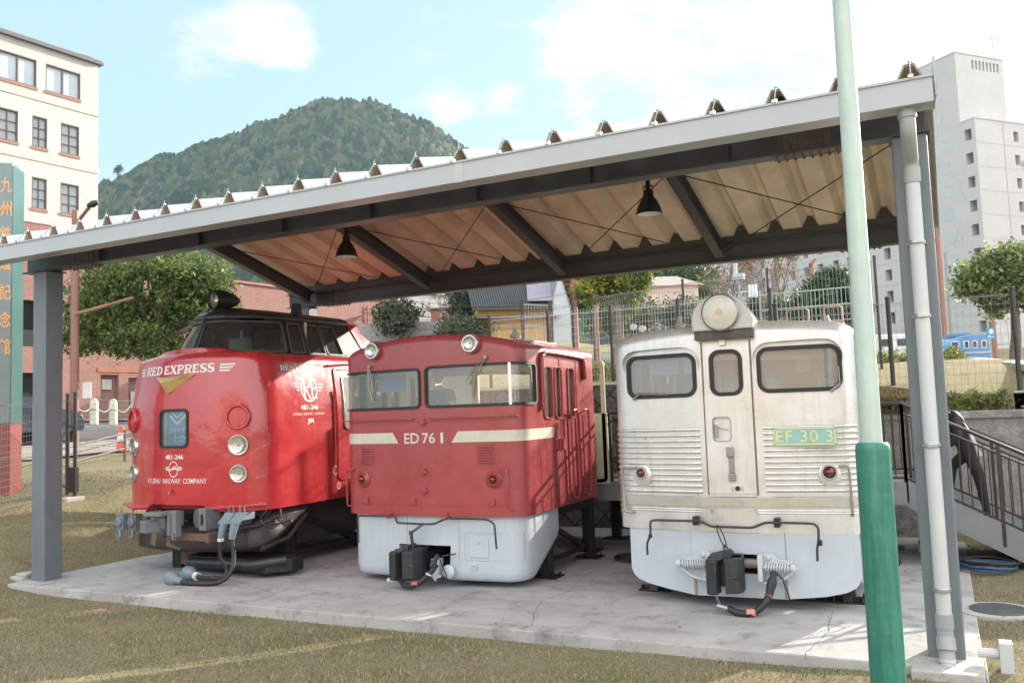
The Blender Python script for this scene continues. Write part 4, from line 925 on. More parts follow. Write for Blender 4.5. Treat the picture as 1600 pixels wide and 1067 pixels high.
# cream stripe, number, gutter, rails
s=MB()
def strip(mb,Mf,poly,d=.004,n=14):
    # poly: four corners (u,v) bl, br, tr, tl
    P=[];F=[]
    for i in range(n+1):
        t=i/n; a=(poly[0][0]+(poly[1][0]-poly[0][0])*t,poly[0][1]+(poly[1][1]-poly[0][1])*t); b=(poly[3][0]+(poly[2][0]-poly[3][0])*t,poly[3][1]+(poly[2][1]-poly[3][1])*t)
        P+=[Mf(a[0],a[1],d),Mf(b[0],b[1],d)]
    F=[(2*i,2*i+2,2*i+3,2*i+1) for i in range(n)]
    return mb.add(P,F)
strip(s,MB_,[(-uB(2.45),1.90),(-.40,1.90),(-.49,2.045),(-uB(2.45),2.045)],d=.006,n=70)
s.build('cream_stripe',mat('stripe_cream',(.60,.575,.50),.45,var=.1,vs=6,dirt=.25,dcol=(.40,.30,.26)),bodyB); s=MB()
strip(s,MB_,[(.44,1.90),(uB(2.45),1.90),(uB(2.52),2.045),(.535,2.045)],d=.006,n=70)
s.build('cream_stripe',mat('stripe_cream',(.60,.575,.50),.45,var=.1,vs=6,dirt=.25,dcol=(.40,.30,.26)),bodyB)
for tx,a_,b_ in (('ED',-.30,-.06),('76',-.01,.19),('1',.275,.315)):
    s=MB(); text(s,MB_,tx,a_,b_,1.895,2.035,bold=.012); s.build('number_lettering',mat('letter_grey',(.62,.62,.62),.4),bodyB)
for x0,x1 in ((-1.36,-.14),(.14,1.36)):
    s=MB(); s.tube([MB_(x0,2.225,.0),MB_(x0,2.225,.04)]+[MB_(x0+(x1-x0)*i/8,2.225,.05) for i in range(9)]+[MB_(x1,2.225,.04),MB_(x1,2.225,0)],.011,8)
    for k in range(1,4): q=x0+(x1-x0)*k/4; s.tube([MB_(q,2.225,0),MB_(q,2.225,.05)],.008,6)
    s.build('grab_rail',redB,T2,smooth=60)
for z in (2.19,1.53,1.28):
    s=MB(); solidpoly(s,MB_,rr(-.035,.035,z-.05,z+.04,.01,2),-.005,.035); s.tube([MB_(.03,z,.02),MB_(.07,z-.03,.03)],.012,6); s.build('hose_hook',redB,T2,bevel=.005)
for uc in (-.95,.93):
    s=MB()
    ringmesh(s,MB_,rr(uc-.12,uc+.12,1.60,1.86,.02),.008,0,.006)
    for k in range(7): z=1.63+k*.034; s.tube([MB_(uc-.10,z,.0),MB_(uc-.09,z,.012),MB_(uc+.09,z,.012),MB_(uc+.10,z,.0)],.009,6)
    s.build('louvre',redB,T2,smooth=50)
for sx in (-1,1):
    p=Vector((cB+sx*.78,1.335,3.19)); n=Vector((sx*.04,-1,.0))
    hb=MB().lathe([(.132,.22),(.135,.02),(.128,-.01)],p-n*.0,-n,28,cap=False).lathe([(.135,0),(.135,.12),(.13,.30),(.10,.5)],p,(0,1,0),28).build('headlight_housing',redB,T2,smooth=40)
    lampunit(T2,p+n*.02,n,.098,.022,.035)
    uc=sx*1.03; p=Vector(MB_(uc,1.415,0)); n=Vector(MB_(uc,1.415,1))-p
    MB().lathe([(.115,-.02),(.112,.02),(.09,.035),(.085,.05),(.075,.06),(.068,.05)],p,n,28,cap=False).build('tail_light_ring',redB,T2,smooth=40)
    lampunit(T2,p+n*.02,n,.055,.015,.04,redl=True,name='tail_light',rimmat=redB)
    # grab irons
    ug=sx*(1.22 if sx>0 else 1.30); pts=[MB_(ug-sx*.10,1.545,0),MB_(ug-sx*.10,1.545,.05),MB_(ug,1.54,.075),MB_(ug,1.3,.075),MB_(ug,1.05,.075),MB_(ug+sx*.06,1.03,.05),MB_(ug+sx*.06,1.03,0)]
    MB().tube(pts,.013,8).build('grab_iron',redB,T2,smooth=60)
s=MB(); solidpoly(s,MB_,[(-.98,1.085),(1.10,1.075),(1.10,1.088),(-.98,1.098)],-.005,.022)
for u in (-.97,-.16,1.0): solidpoly(s,MB_,rr(u-.03,u+.03,1.08,1.17,.005,1),-.005,.03)
strip(s,MB_,[(-1.4,1.073),(uB(3.9),1.073),(uB(3.9),1.080),(-1.4,1.080)],.006,30); s.build('body_ledge',redB,T2,bevel=.003)
# seams (vertical panel joints) on the side, door and handrails
s=MB()
for y in (2.75,3.36): ringmesh(s,MB_,rr(uB(y)-.002,uB(y)+.002,1.02,3.0,.001,1),.008,-.002,.006)
for k in range(9): solidpoly(s,MB_,[(uB(2.0+k*.22),1.08),(uB(2.0+k*.22)+.006,1.08),(uB(2.0+k*.22)+.006,1.8),(uB(2.0+k*.22),1.8)],-.001,.003)
solidpoly(s,MB_,rr(uB(2.55),uB(2.66),1.72,1.88,.02,2),0,.03); solidpoly(s,MB_,rr(uB(2.75),uB(2.83),1.72,1.88,.02,2),0,.03); s.build('side_door',redB,T2)
for y in (2.98,3.42):
    a=uB(y); MB().tube([MB_(a,2.2,.0),MB_(a,2.24,.06),MB_(a+.05,2.27,.08),MB_(a+.16,2.27,.08),MB_(a+.2,2.22,.08),MB_(a+.2,1.15,.08),MB_(a+.18,1.02,.07),MB_(a+.04,1.0,.07),MB_(a,1.05,.06),MB_(a,2.2,.06)],.014,8).build('handrail',redB,T2,smooth=60)
# deep rain gutter framing the side
gp_=[(uB(2.10),2.30),(uB(2.10),2.95),(uB(2.16),3.03),(uB(2.3),3.07),(uB(3.5),3.04),(uB(3.62),2.98),(uB(3.66),2.72)]
MB().tube([MB_(u,v,.028) for u,v in catm([(a,b,0) for a,b in gp_],4) and [(q.x,q.y) for q in catm([(a,b,0) for a,b in gp_],4)]],.032,8).build('rain_gutter',redB,T2,smooth=60)
MB().tube([MB_(-u,v,.028) for u,v in [(q.x,q.y) for q in catm([(a,b,0) for a,b in gp_],4)]],.032,8).build('rain_gutter',redB,T2,smooth=60)
# roof fittings
MB().lathe([(.03,0),(.03,.05),(.055,.06),(.055,.08),(.025,.09),(.025,.13),(.04,.14),(.04,.16),(.01,.19)],(5.25,2.3,3.27),(0,0,1),14).build('roof_whistle',rust,T2,smooth=40)
MB().box(7.05,7.30,2.2,3.4,3.24,3.275).box(7.02,7.05,2.1,3.5,3.25,3.295).build('roof_walkway',redB,T2,bevel=.006)
MB().lathe([(.04,0),(.04,.1),(.08,.11),(.08,.14),(.03,.2),(.03,.26)],(6.85,2.9,3.26),(0,0,1),14).build('roof_insulator',mat('insulator',(.4,.42,.35),.5),T2,smooth=40)
# wipers
wm=mat('wiper_metal',(.35,.33,.30),.35,metal=.6)
MB().tube([MB_(-.86,2.98,.02),MB_(-.86,2.96,.06),MB_(-.87,2.70,.05),MB_(-.83,2.50,.03)],.010,6).tube([MB_(-.83,2.93,.06),MB_(-.80,2.60,.04)],.006,5).lathe([(.02,0),(.02,.05)],MB_(-.86,2.97,0),(0,-1,0),10).build('wiper',wm,T2)
MB().tube([MB_(.98,2.99,.05),MB_(.74,2.66,.04),MB_(.80,2.66,.03)],.009,6).tube([MB_(.94,2.99,.06),MB_(.72,2.72,.05)],.007,6).tube([MB_(.8,2.72,.03),MB_(.78,2.48,.02)],.012,6).lathe([(.025,0),(.025,.05)],MB_(.98,3.0,0),(0,-1,0),10).build('wiper',wm,T2)
# skirt
halfS=cornerhalf(1.36,1.40,1.47,.30,.08)
rows=[]; bs_=planloop(cB,halfS,2.65)
for z,d in ((.075,.12),(.09,.06),(.13,.02),(.22,0),(.5,0),(.925,-.0)):
    q=inset(bs_,d); n=len(q); row=[]
    for i,(x,y) in enumerate(q):
        back=max(0,(y-1.9))/.75; row.append((x,y,z+ (min(.40*back,max(0,.9-z)) if z<.9 else 0)))
    rows.append(row)
Ssk2=Shell(rows); Msk2=Ssk2.M
sk=Ssk2.solid(lambda x,y,z:.925).build('skirt',pale,T2); weld(sk)
boolean(sk,[MB().prism([(5.95,0,.04),(6.42,0,.04),(6.50,0,.25),(6.52,0,.54),(5.70,0,.54),(5.70,0,.04)],(0,2.2,0)).build('cutter',None)]); smooth(sk,35)
MB().box(5.5,6.7,2.2,2.25,.05,.9).build('coupler_pocket',blackp,T2)
s=MB()
for u in (-.33,.46): solidpoly(s,Msk2,[(u,.30 if u>0 else .45),(u+.005,.30 if u>0 else .45),(u+.005,.92),(u,.92)],-.003,.002)
ringmesh(s,Msk2,rr(.55,1.25,.36,.71,.004,1),.004,-.001,.002); s.build('skirt_seam',mat('seam_grey',(.22,.25,.28),.6),sk)
s=MB(); solidpoly(s,Msk2,rr(.61,.88,.40,.65,.02,3),-.002,.014); s.tube([Msk2(.74,.62,.014),Msk2(.74,.58,.03)],.014,8); s.build('hatch_cover',pale,sk,bevel=.004)
s=MB()
for u,v in ((.56,.70),(.9,.70),(1.2,.705),(.93,.365),(1.22,.37),(.74,.70)): s.lathe([(.012,0),(.01,.008)],Msk2(u,v,0),(0,-1,0),8)
s.build('rivets',pale,sk); s=MB()
s.lathe([(.034,0),(.036,.03),(.022,.034),(.016,.01),(0,.01)],Msk2(.68,.285,0),(0,-1,0),18); s.build('filler_cap',pale,sk)
# coupler lift bar
bw=mat('bar_black',(.05,.045,.045),.45)
def liftbar(T,pts,r,name='lift_bar'):
    P=[Vector(p) for p in pts]; o=[P[0]]
    for i in range(1,len(P)-1):
        a,b,c_=P[i-1],P[i],P[i+1]; e1=min(.04,(b-a).length*.4); e2=min(.04,(c_-b).length*.4)
        p=b+(a-b).normalized()*e1; q=b+(c_-b).normalized()*e2; o+=[p,(p+q)/2*.5+b*.5,q]
    o.append(P[-1]); return MB().tube(o,r,8).build(name,bw,T,smooth=60)
yb=1.26
liftbar(T2,[(5.13,yb,.55),(5.13,yb,.92),(5.76,yb,.93),(5.77,yb,.85),(5.80,yb,.84),(6.24,yb,.835),(6.36,yb,.84),(6.56,yb,.92),(7.16,yb,.92),(7.26,yb,.87),(7.28,yb,.55)],.014)
s=MB(); s.tube([(6.18,yb,.84),(6.03,yb-.05,.73)],.009,6).tube([(6.22,yb,.84),(6.06,yb-.05,.73)],.009,6).tube([(6.03,yb-.05,.75),(6.04,yb-.06,.70)],.03,8).tube([(6.04,yb-.06,.70),(6.05,yb-.04,.50)],.022,8); s.build('lift_chain',bw,T2)
for x in (5.63,6.53): MB().prism([(x,1.20,.90),(x,1.40,.90),(x,1.40,1.02)],(.018,0,0)).build('bar_bracket',redB,T2,bevel=.003)
# knuckle coupler
cbm=mat('coupler_black',(.03,.031,.034),.5,var=.25,vs=9,bump=.35,bs=30)
def knuckle(T,x,y,z,k=1.,flip=1,name='coupler'):
    X=lambda a:x+a*k*flip
    m=MB()
    m.prism([(X(-.19),y-.02,z-.20*k),(X(-.07),y-.06,z-.20*k),(X(-.05),y+.10,z-.20*k),(X(-.16),y+.16,z-.20*k)],(0,0,.36*k))
    m.prism([(X(.02),y-.03,z-.19*k),(X(.15),y+.04,z-.19*k),(X(.19),y+.12,z-.19*k),(X(.17),y+.30,z-.19*k),(X(0),y+.3,z-.19*k)],(0,0,.37*k))
    m.prism([(X(-.20),y+.12,z-.14*k),(X(.18),y+.12,z-.14*k),(X(.14),y+.42,z-.14*k),(X(-.16),y+.42,z-.14*k)],(0,0,.32*k))
    m.prism([(X(-.19),y+.02,z+.12*k),(X(-.03),y+.02,z+.15*k),(X(.05),y+.1,z+.22*k),(X(.03),y+.32,z+.22*k),(X(-.19),y+.32,z+.16*k)],(0,0,.03))
    m.box(*(sorted((X(-.02),X(.06)))),y+.06,y+.3,z+.13*k,z+.23*k)
    m.tube([(X(-.13),y+.03,z-.21*k),(X(-.13),y+.03,z+.17*k)],.062*k,16); m.tube([(X(.10),y+.08,z-.1*k),(X(.10),y+.04,z-.0*k)],.04*k,12)
    o=m.build(name,cbm,T,bevel=.010,seg=2,smooth=35)
    MB().tube([(X(0),y+.3,z),(X(0),y+1.2,z)],.10*k,14).build('drawbar',cbm,o,smooth=40)
    return o
kc=knuckle(T2,5.98,1.04,.33,.98)
s=MB(); s.prism([(6.02,1.15,.16),(6.12,1.13,.16),(6.14,1.3,.16),(6.02,1.3,.16)],(0,0,.36)); s.build('coupler_side',cbm,kc,bevel=.01)
# air hose on the second cab
s=MB(); s.tube(catm([(5.90,1.12,.13),(6.02,1.05,.07),(6.20,1.05,.09),(6.34,1.15,.22),(6.42,1.20,.33)]),.036,12); ho=s.build('air_hose',cabm,T2,smooth=60)
s=MB(); s.lathe([(.04,0),(.045,.03),(.045,.07),(.03,.10),(.035,.16),(.02,.18)],(6.36,1.17,.30),(.5,.3,1),14).tube([(6.46,1.22,.40),(6.50,1.2,.32),(6.55,1.22,.20),(6.55,1.22,.15)],.010,6).tube([(6.44,1.3,.42),(6.62,1.36,.45)],.010,6); s.build('hose_cock',cbm,T2,smooth=40)
MB().lathe([(.045,0),(.045,.02)],(6.33,1.14,.20),(.4,.3,1),14).tube([(5.72,1.1,.11),(5.86,1.1,.12)],.03,8).build('hose_clamp',mat('clamp_white',(.6,.6,.6),.5),T2)
MB().tube([(6.14,1.045,.082),(6.22,1.055,.10)],.0385,12).build('hose_tag',mat('tag_red',(.6,.12,.10),.6),ho)
s=MB(); s.lathe([(.085,0),(.09,.04),(.06,.06),(.03,.07),(0,.07)],(6.52,1.36,.22),(0,-1,0),18).box(6.22,6.34,1.38,1.5,.12,.36); s.tube([(6.4,1.34,.16),(6.3,1.3,.12),(6.34,1.3,.10)],.02,8); s.build('valve_bracket',pale,T2,bevel=.006)
# frame and feet under the cab
s=MB()
for x in (4.85,7.38):
    for y in (2.35,3.95):
        s.box(x,x+.14,y,y+.14,.0,.9); s.box(x-.12,x+.26,y-.10,y+.24,0,.02); 
        for a,b in ((-.08,-.06),(.20,-.06),(.20,.2)): s.tube([(x+a,y+b,.02),(x+a,y+b,.06)],.016,6)
    s.bar((x+.07,2.3,.86),(x+.07,4.15,.86),.12,.14); s.bar((x+.07,2.49,.72),(x+.07,3.95,.12),.07,.07); s.bar((x+.07,2.49,.20),(x+.07,3.95,.20),.06,.06)
s.bar((4.9,2.4,.84),(7.4,2.4,.84),.12,.14); s.bar((4.9,4.0,.84),(7.4,4.0,.84),.12,.14)
s.build('support_stand',blackp,T2,bevel=.006)
MB().box(4.9,7.45,2.7,4.0,.78,.93).build('underframe',blackp,T2)
# inside: desk, seat, rear half wall
MB().box(4.95,7.4,1.62,1.95,2.05,2.34).box(4.95,5.9,1.95,2.2,1.2,2.1).build('control_desk',mintin,T2,bevel=.01)
s=MB(); s.box(4.9,5.6,yrB-.08,yrB-.03,1.2,3.1).box(6.6,7.45,yrB-.08,yrB-.03,1.2,3.1).box(4.9,7.45,yrB-.08,yrB-.03,2.9,3.15).build('rear_wall',cream,T2)
MB().box(5.2,5.6,2.3,2.7,1.6,1.72).box(5.2,5.6,2.66,2.76,1.72,2.55).tube([(5.4,2.5,1.2),(5.4,2.5,1.6)],.05,10).build('driver_seat',mat('seat_beige',(.5,.45,.38),.7),T2,bevel=.04,seg=3)
bl=MB().box(5.15,5.62,1.78,1.80,2.62,2.86).build('sun_blind',mat('blind_blue',(.12,.25,.62),.5),T2)
# pale open door leaf behind the second cab
s=MB(); ringmesh(s,lambda u,v,d:(u,4.42+d,v),rr(7.12,7.66,1.1,3.05,.09),-.07,-.02,.02); s.box(7.1,7.68,4.40,4.44,1.08,2.2)
tag(s.build('cab_door',mat('door_beige',(.52,.55,.42),.5,var=.08,dirt=.2),base=(7.4,4.42,1.1),bevel=.004),'pale beige-green steel door leaf with rounded window behind the matte red cab','door')
# ---------------------------------------------------------------- C: stainless cab
T3=thing('stainless_locomotive_cab','weathered silver stainless locomotive cab with ribbed front and one big roof headlamp','train cab',(10.25,2.5,0))
cC=10.25; yrC=3.7
halfC=cornerhalf(1.40,1.34,1.465,.20,.1,kink=.35)
def ztC(x): return 3.055-.085*(abs(x-cC)/1.4)**2.6
_l=planloop(cC,halfC,yrC); uendC=sum(math.hypot(b[0]-a[0],b[1]-a[1]) for a,b in zip(_l,_l[1:]))/2
uC=lambda y: uendC-(yrC-y)
wL=rr(-1.18,-.345,2.405,2.865,.10); wR=rr(.40,1.24,2.415,2.875,.10); wM=rr(-.135,.185,2.40,2.875,.09)
swc=[rr(uC(2.1),uC(2.5),2.2,2.85,.07),rr(uC(2.9),uC(3.3),2.2,2.85,.07)]; swcl=[[(-u,v) for u,v in lo[::-1]] for lo in swc]
SCc,MCc,bodyC=make_cab(T3,cC,halfC,yrC,.84,ztC,.16,stain,[wL,wR,wM],swc+swcl,cream,recess=[rr(-.15,.045,1.865,2.13,.04)])
for lo in (wL,wR,wM): gasket(T3,MCc,lo,.045,rubber,glassw,-.012,'windscreen')
for lo in swc+swcl: gasket(T3,MCc,lo,.02,steelw,glass,-.02,'side_window')
# eyebrows over the windows
for (x0,x1) in ((-1.23,-.29),(.34,1.27)):
    P=[]; arc=[(x0-.0,2.70),(x0+.0,2.80),(x0+.05,2.90),(x0+.13,2.945),(x0+.3,2.955),(x1-.3,2.96),(x1-.13,2.95),(x1-.05,2.90),(x1,2.80),(x1,2.68)]
    arc=[(q.x,q.y) for q in catm([(a,b,0) for a,b in arc],4)]; n=len(arc); PP=[]
    for i,(u,v) in enumerate(arc):
        e=.075*min(1,i/6,(n-1-i)/6)+.008; PP+=[MCc(u,v,-.01),MCc(u,v,e),MCc(u*1.0,v+.006,e),MCc(u,v+.010,-.01)]
    F=[(4*i+k,4*i+(k+1)%4,4*i+4+(k+1)%4,4*i+4+k) for i in range(n-1) for k in range(4)]
    MB().add(PP,F).build('window_visor',stain,T3,smooth=50)
# ribs
def ribs(u0,u1,v0,v1,n,skip=None):
    m=MB()
    for k in range(n):
        z=v0+(v1-v0)*(k+.5)/n; K=12; r=(v1-v0)/n*.34
        segs=[(u0,u1)]
        for a,b in segs:
            P=[];F=[]
            for i in range(K+1):
                u=a+(b-a)*i/K; e=1 if 0<i<K else .25
                for j in range(7):
                    t=math.pi*j/6; P.append(MCc(u,z+r*math.cos(t),.001+r*.75*math.sin(t)*e))
            for i in range(K):
                for j in range(6): F.append((i*7+j,i*7+j+1,(i+1)*7+j+1,(i+1)*7+j))
            m.add(P,F)
    return m.build('ribbed_panel',stain2,T3,smooth=60)
ribs(-1.40,-.31,1.255,2.03,12); ribs(.40,1.40,1.275,2.03,12)
ribs(uC(1.62),uC(3.6),1.0,2.1,16)
m=MB()
for k in range(16):
    z=1.02+k*.067; m.tube([MCc(-uC(1.62),z,.008),MCc(-uC(3.6),z,.004)],.014,6)
m.build('ribbed_panel',mat('red_reflect_steel',(.42,.22,.20),.4,metal=.4,var=.2),T3,smooth=60)  # reddish reflection is put into the steel colour of these side ribs
s=MB()
for a,b,c_,d_ in ((-.25,-.235,1.255,3.0),(.30,.318,1.255,3.0)): solidpoly(s,MCc,[(a,c_),(b,c_),(b,d_),(a,d_)],-.002,.010)
s.build('door_edge',mat('seam_dark',(.16,.14,.12),.5,metal=.3),T3)
s=MB(); solidpoly(s,MCc,[(-.235,1.27),(.30,1.27),(.30,3.0),(-.235,3.0)],-.004,.005); s.bevelled=None
dr=MB().xz([(10.015,1.27),(10.55,1.27),(10.55,2.385),(10.015,2.385)],1.328,1.345).build('end_door',stain,T3,bevel=.003)
boolean(dr,[MB().box(10.10,10.295,1.2,1.5,1.865,2.13).build('cutter',None)])
s=MB(); ringmesh(s,lambda u,v,d:(cC+u,1.328-d,v),rr(-.15,.045,1.865,2.13,.04),.01,-.01,.006); s.tube([(10.13,1.32,2.0),(10.13,1.31,1.92)],.01,6).tube([(10.12,1.31,2.02),(10.27,1.30,1.99)],.006,6).tube([(10.13,1.31,2.05),(10.13,1.31,1.9)],.016,6); s.build('door_latch',steelw,dr)
s=MB(); s.box(10.24,10.32,1.29,1.328,1.68,1.80).box(10.25,10.33,1.29,1.328,1.41,1.50).box(10.255,10.32,1.312,1.328,1.5,1.68); s.build('lamp_bracket',steelw,dr,bevel=.008)
s=MB(); s.box(10.27,10.41,1.322,1.328,1.30,1.36); kp=s.build('lock_plate',stain2,dr,bevel=.003); MB().lathe([(.028,0),(.028,.004)],(10.34,1.322,1.33),(0,-1,0),14).build('lock_hole',blackp,kp)
# belt strip and lower shelf
s=MB(); solidpoly(s,MCc,[(-1.40,1.135),(1.42,1.145),(1.42,1.235),(-1.40,1.225)],-.002,.0) if False else None
P=[]
strip(s,MCc,[(-1.32,1.12),(1.38,1.13),(1.38,1.235),(-1.32,1.225)],.03,30); strip(s,MCc,[(-1.32,1.225),(1.38,1.235),(1.38,1.24),(-1.32,1.23)],.0,30); s.build('belt_rail',mat('polished_band',(.66,.645,.62),.25,metal=.65,var=.15,vs=3,dirt=.6,dcol=(.25,.23,.21)),T3)
s=MB()
for a,b in ((-1.32,-.33),(.30,1.38)):
    for z in (1.06,1.085): s.tube([MCc(a+(b-a)*i/10,z,.006) for i in range(11)],.008,6)
s.tube([MCc(-.22,1.05,.01),MCc(-.22,1.09,.03),MCc(-.18,1.10,.04)],.01,6).tube([MCc(.30,1.05,.01),MCc(.27,1.10,.03)],.01,6).tube([MCc(.20,1.09,.0),MCc(.2,1.09,.05)],.012,6)
s.build('moulding',stain2,T3)
s=MB()
for k in range(26):
    u=-1.3+k*.105; s.lathe([(.007,0),(.005,.004)],MCc(u,2.06,0),(0,-1,0),6)
    s.lathe([(.006,0),(.005,.004)],MCc(u,1.245,.0),(0,-1,0),6)
for k in range(16): 
    for u in (-.29,.36): s.lathe([(.006,0),(.005,.004)],MCc(u,1.3+k*.10,0),(0,-1,0),6)
s.build('rivets',stain2,bodyC)
# number plate
pt=MB().xz([(10.755,1.795),(11.425,1.795),(11.425,2.005),(10.755,2.005)],1.34,1.375).build('number_plate',mat('plate_teal',(.30,.56,.52),.45,var=.06),T3,bevel=.004)
yp=1.338; fl=lambda u,v,d:(u,yp-d,v)
s=MB(); ringmesh(s,fl,rr(10.765,11.415,1.805,1.995,.004,1),-.016,-.0,.004)
text(s,fl,'EF 30 3',10.79,11.39,1.835,1.967,bold=.014,spacing=1.1); s.build('plate_lettering',mat('plate_cream',(.74,.70,.38),.5),pt)
# tail lights, grab irons
for u,z,r in ((-1.05,1.50,.054),(1.07,1.508,.066)):
    p=Vector(MCc(u,z,0)); n=Vector(MCc(u,z,1))-p; q=MB().lathe([(.12,-.01),(.12,.03),(.105,.04)],p+Vector((.0,0,-.035)),n,26).build('tail_light_plate',stain,T3,smooth=40)
    lampunit(T3,p+n*.035,n,r,.02,.045,redl=True,name='tail_light',rimmat=chrome)
for pts in ([(-1.12,1.56),(-1.27,1.55),(-1.285,1.5),(-1.285,1.1),(-1.27,1.04),(-1.19,1.03)],[(1.18,1.57),(1.26,1.58),(1.265,1.5),(1.27,1.1),(1.27,1.04)]):
    P=[MCc(pts[0][0],pts[0][1],0)]+[MCc(u,v,.06) for u,v in pts]+[MCc(pts[-1][0],pts[-1][1],0)]
    MB().tube(P,.0135,8).build('grab_iron',steelw,T3,smooth=60)
# wipers
MB().tube([MCc(-1.12,2.37,.03),MCc(-1.03,2.45,.05)],.016,8).tube([MCc(-1.03,2.45,.03),MCc(-.9,2.44,.03),MCc(-.72,2.425,.03)],.007,6).tube([MCc(-1.03,2.435,.03),MCc(-.66,2.41,.03)],.006,6).build('wiper',wm,T3)
MB().tube([MCc(1.14,2.38,.03),MCc(1.235,2.455,.05)],.016,8).tube([MCc(1.235,2.455,.04),MCc(1.23,2.65,.03)],.007,6).build('wiper',wm,T3)
# big roof headlamp in its housing
out_=[(9.945,3.12),(10.62,3.12),(10.645,3.22),(10.60,3.33),(10.50,3.45),(10.40,3.505),(10.28,3.525),(10.15,3.51),(10.04,3.46),(9.96,3.36),(9.94,3.24)]
A=[(x,1.20,z) for x,z in out_]; B=[(cC+(x-cC)*.96,1.55,3.12+(z-3.12)*.90) for x,z in out_]; C_=[(cC+(x-cC)*.75,2.0,3.1+(z-3.12)*.30) for x,z in out_]
n=len(A); m=MB().add(A+B+C_,[tuple(range(n))]+[tuple(range(2*n,3*n))[::-1]]+[(k*n+i,k*n+(i+1)%n,(k+1)*n+(i+1)%n,(k+1)*n+i) for k in (0,1) for i in range(n)])
hsg=m.build('headlight_housing',mat('housing_white',(.62,.62,.60),.4,var=.08,vs=3,dirt=.25,dcol=(.4,.38,.35)),T3,bevel=.02,seg=3,smooth=40)
pc=Vector((10.285,1.19,3.315))
rim=MB().lathe([(.205,.03),(.215,-.03),(.20,-.05),(.192,-.04)],pc,(0,1,0),40,cap=False).build('headlight_rim',steelw,hsg,smooth=40)
MB().lathe([(.195,.045),(.16,.058),(.1,.068),(.05,.072),(.001,.073)],pc,(0,-1,0),40,cap=False).build('headlight_lens',mat('milky_lens',(.66,.64,.57),.12,var=.10,vs=5,coat=.6),hsg,smooth=60)
MB().lathe([(.04,.0765),(.02,.0785),(.001,.079)],pc,(0,-1,0),20,cap=False).build('bulb_spot',mat('lens_amber',(.70,.52,.36),.3),hsg,smooth=60)
s=MB(); s.box(9.955,10.615,1.24,1.36,3.02,3.12); s.box(9.97,10.60,1.22,1.24,3.015,3.03); sl_=s.build('ventilation_slot',mat('slot_dark',(.10,.095,.09),.6,var=.4,vs=15),hsg,bevel=.004)
MB().box(10.22,10.29,1.30,1.34,2.95,3.02).build('lamp_bracket',stain,T3,bevel=.004)
# roof fittings
for x0,x1 in ((10.85,11.10),(11.28,11.48)): MB().tube([(x0,2.2,3.15),(x0,2.2,3.36),(x0+.03,2.2,3.39),(x1-.03,2.2,3.39),(x1,2.2,3.36),(x1,2.2,3.13)],.014,8).build('roof_handrail',mat('rail_rusty',(.42,.33,.27),.6,dirt=.4),T3,smooth=60)
MB().box(10.9,11.45,2.4,2.8,3.18,3.23).lathe([(.05,0),(.06,.05),(.03,.12)],(11.25,2.6,3.2),(0,0,1),12).build('roof_horn',mat('horn_rust',(.38,.30,.24),.6,dirt=.3),T3,bevel=.005)
MB().lathe([(.045,0),(.045,.10),(.09,.11),(.09,.14),(.06,.15),(.065,.2),(.03,.24),(.025,.30)],(9.45,2.5,3.14),(0,0,1),16).build('roof_whistle',mat('whistle_rust',(.40,.36,.30),.6,dirt=.5,dcol=(.3,.15,.08)),T3,smooth=40)
# pale skirt: three plates with curved lower outline
Y=lambda x:1.36+max(0,abs(x-10.30)-.5)*.16
def plate(xs,zf,name,y0=0,extra=0):
    P=[];F=[]
    n=len(xs)
    for k,dy in ((0,0),(1,.03)):
        for x in xs: P+=[(x,Y(x)+y0+dy,.84),(x,Y(x)+y0+dy,zf(x))]
    for i in range(n-1):
        a=2*i; F+=[(a,a+1,a+3,a+2)]; b=2*n+a; F+=[(b,b+2,b+3,b+1)]; F+=[(a+1,b+1,b+3,a+3),(a,a+2,b+2,b)]
    F+=[(0,2*n,2*n+1,1),(2*n-2,2*n-1,4*n-1,4*n-2)]
    return MB().add(P,F).build(name,pale,T3,smooth=30)
zf=lambda x: float(np.interp(x,[8.98,8.99,9.02,9.08,9.2,9.45,9.775,10.815,11.2,11.42,11.52,11.56,11.58],[.84,.36,.29,.24,.20,.155,.115,.13,.165,.215,.27,.34,.84]))
zfn=lambda x: float(np.interp(x,[8.99,9.02,9.08,9.2,9.45,9.775,10.815,11.2,11.42,11.52,11.57],[.36,.29,.24,.20,.155,.115,.13,.165,.215,.27,.36]))
plate(list(np.linspace(8.99,9.07,6))+list(np.linspace(9.1,9.77,12)),zfn,'skirt_plate'); plate(list(np.linspace(10.82,11.4,10))+list(np.linspace(11.43,11.57,8)),zfn,'skirt_plate')
cp_=plate(list(np.linspace(9.775,10.815,8)),zfn,'skirt_plate',y0=-.012)
boolean(cp_,[MB().box(9.97,10.60,1,2,.38,.60).build('cutter',None)]); 
s=MB(); s.box(8.99,9.02,1.62,3.0,.3,.84).box(11.55,11.58,1.62,3.0,.3,.84).build('skirt_side',pale,T3)
MB().box(9.9,10.7,1.75,1.8,.3,.8).build('coupler_pocket',blackp,T3)
MB().tube([(10.0,1.42,.49),(10.62,1.42,.49)],.055,14).box(10.0,10.6,1.38,1.42,.33,.38).build('centering_bar',mat('bar_tan',(.36,.30,.24),.5,dirt=.6,dcol=(.25,.13,.08)),T3,smooth=40)
for (x,z) in ((9.80,.12),(10.80,.14)): MB().box(x-.012,x+.012,1.335,1.345,z,.38 if x<10 else .55).build('rust_strip',mat('rust_paint',(.36,.24,.17),.7,var=.5,vs=22,dirt=.7,dcol=(.5,.53,.56)),T3)
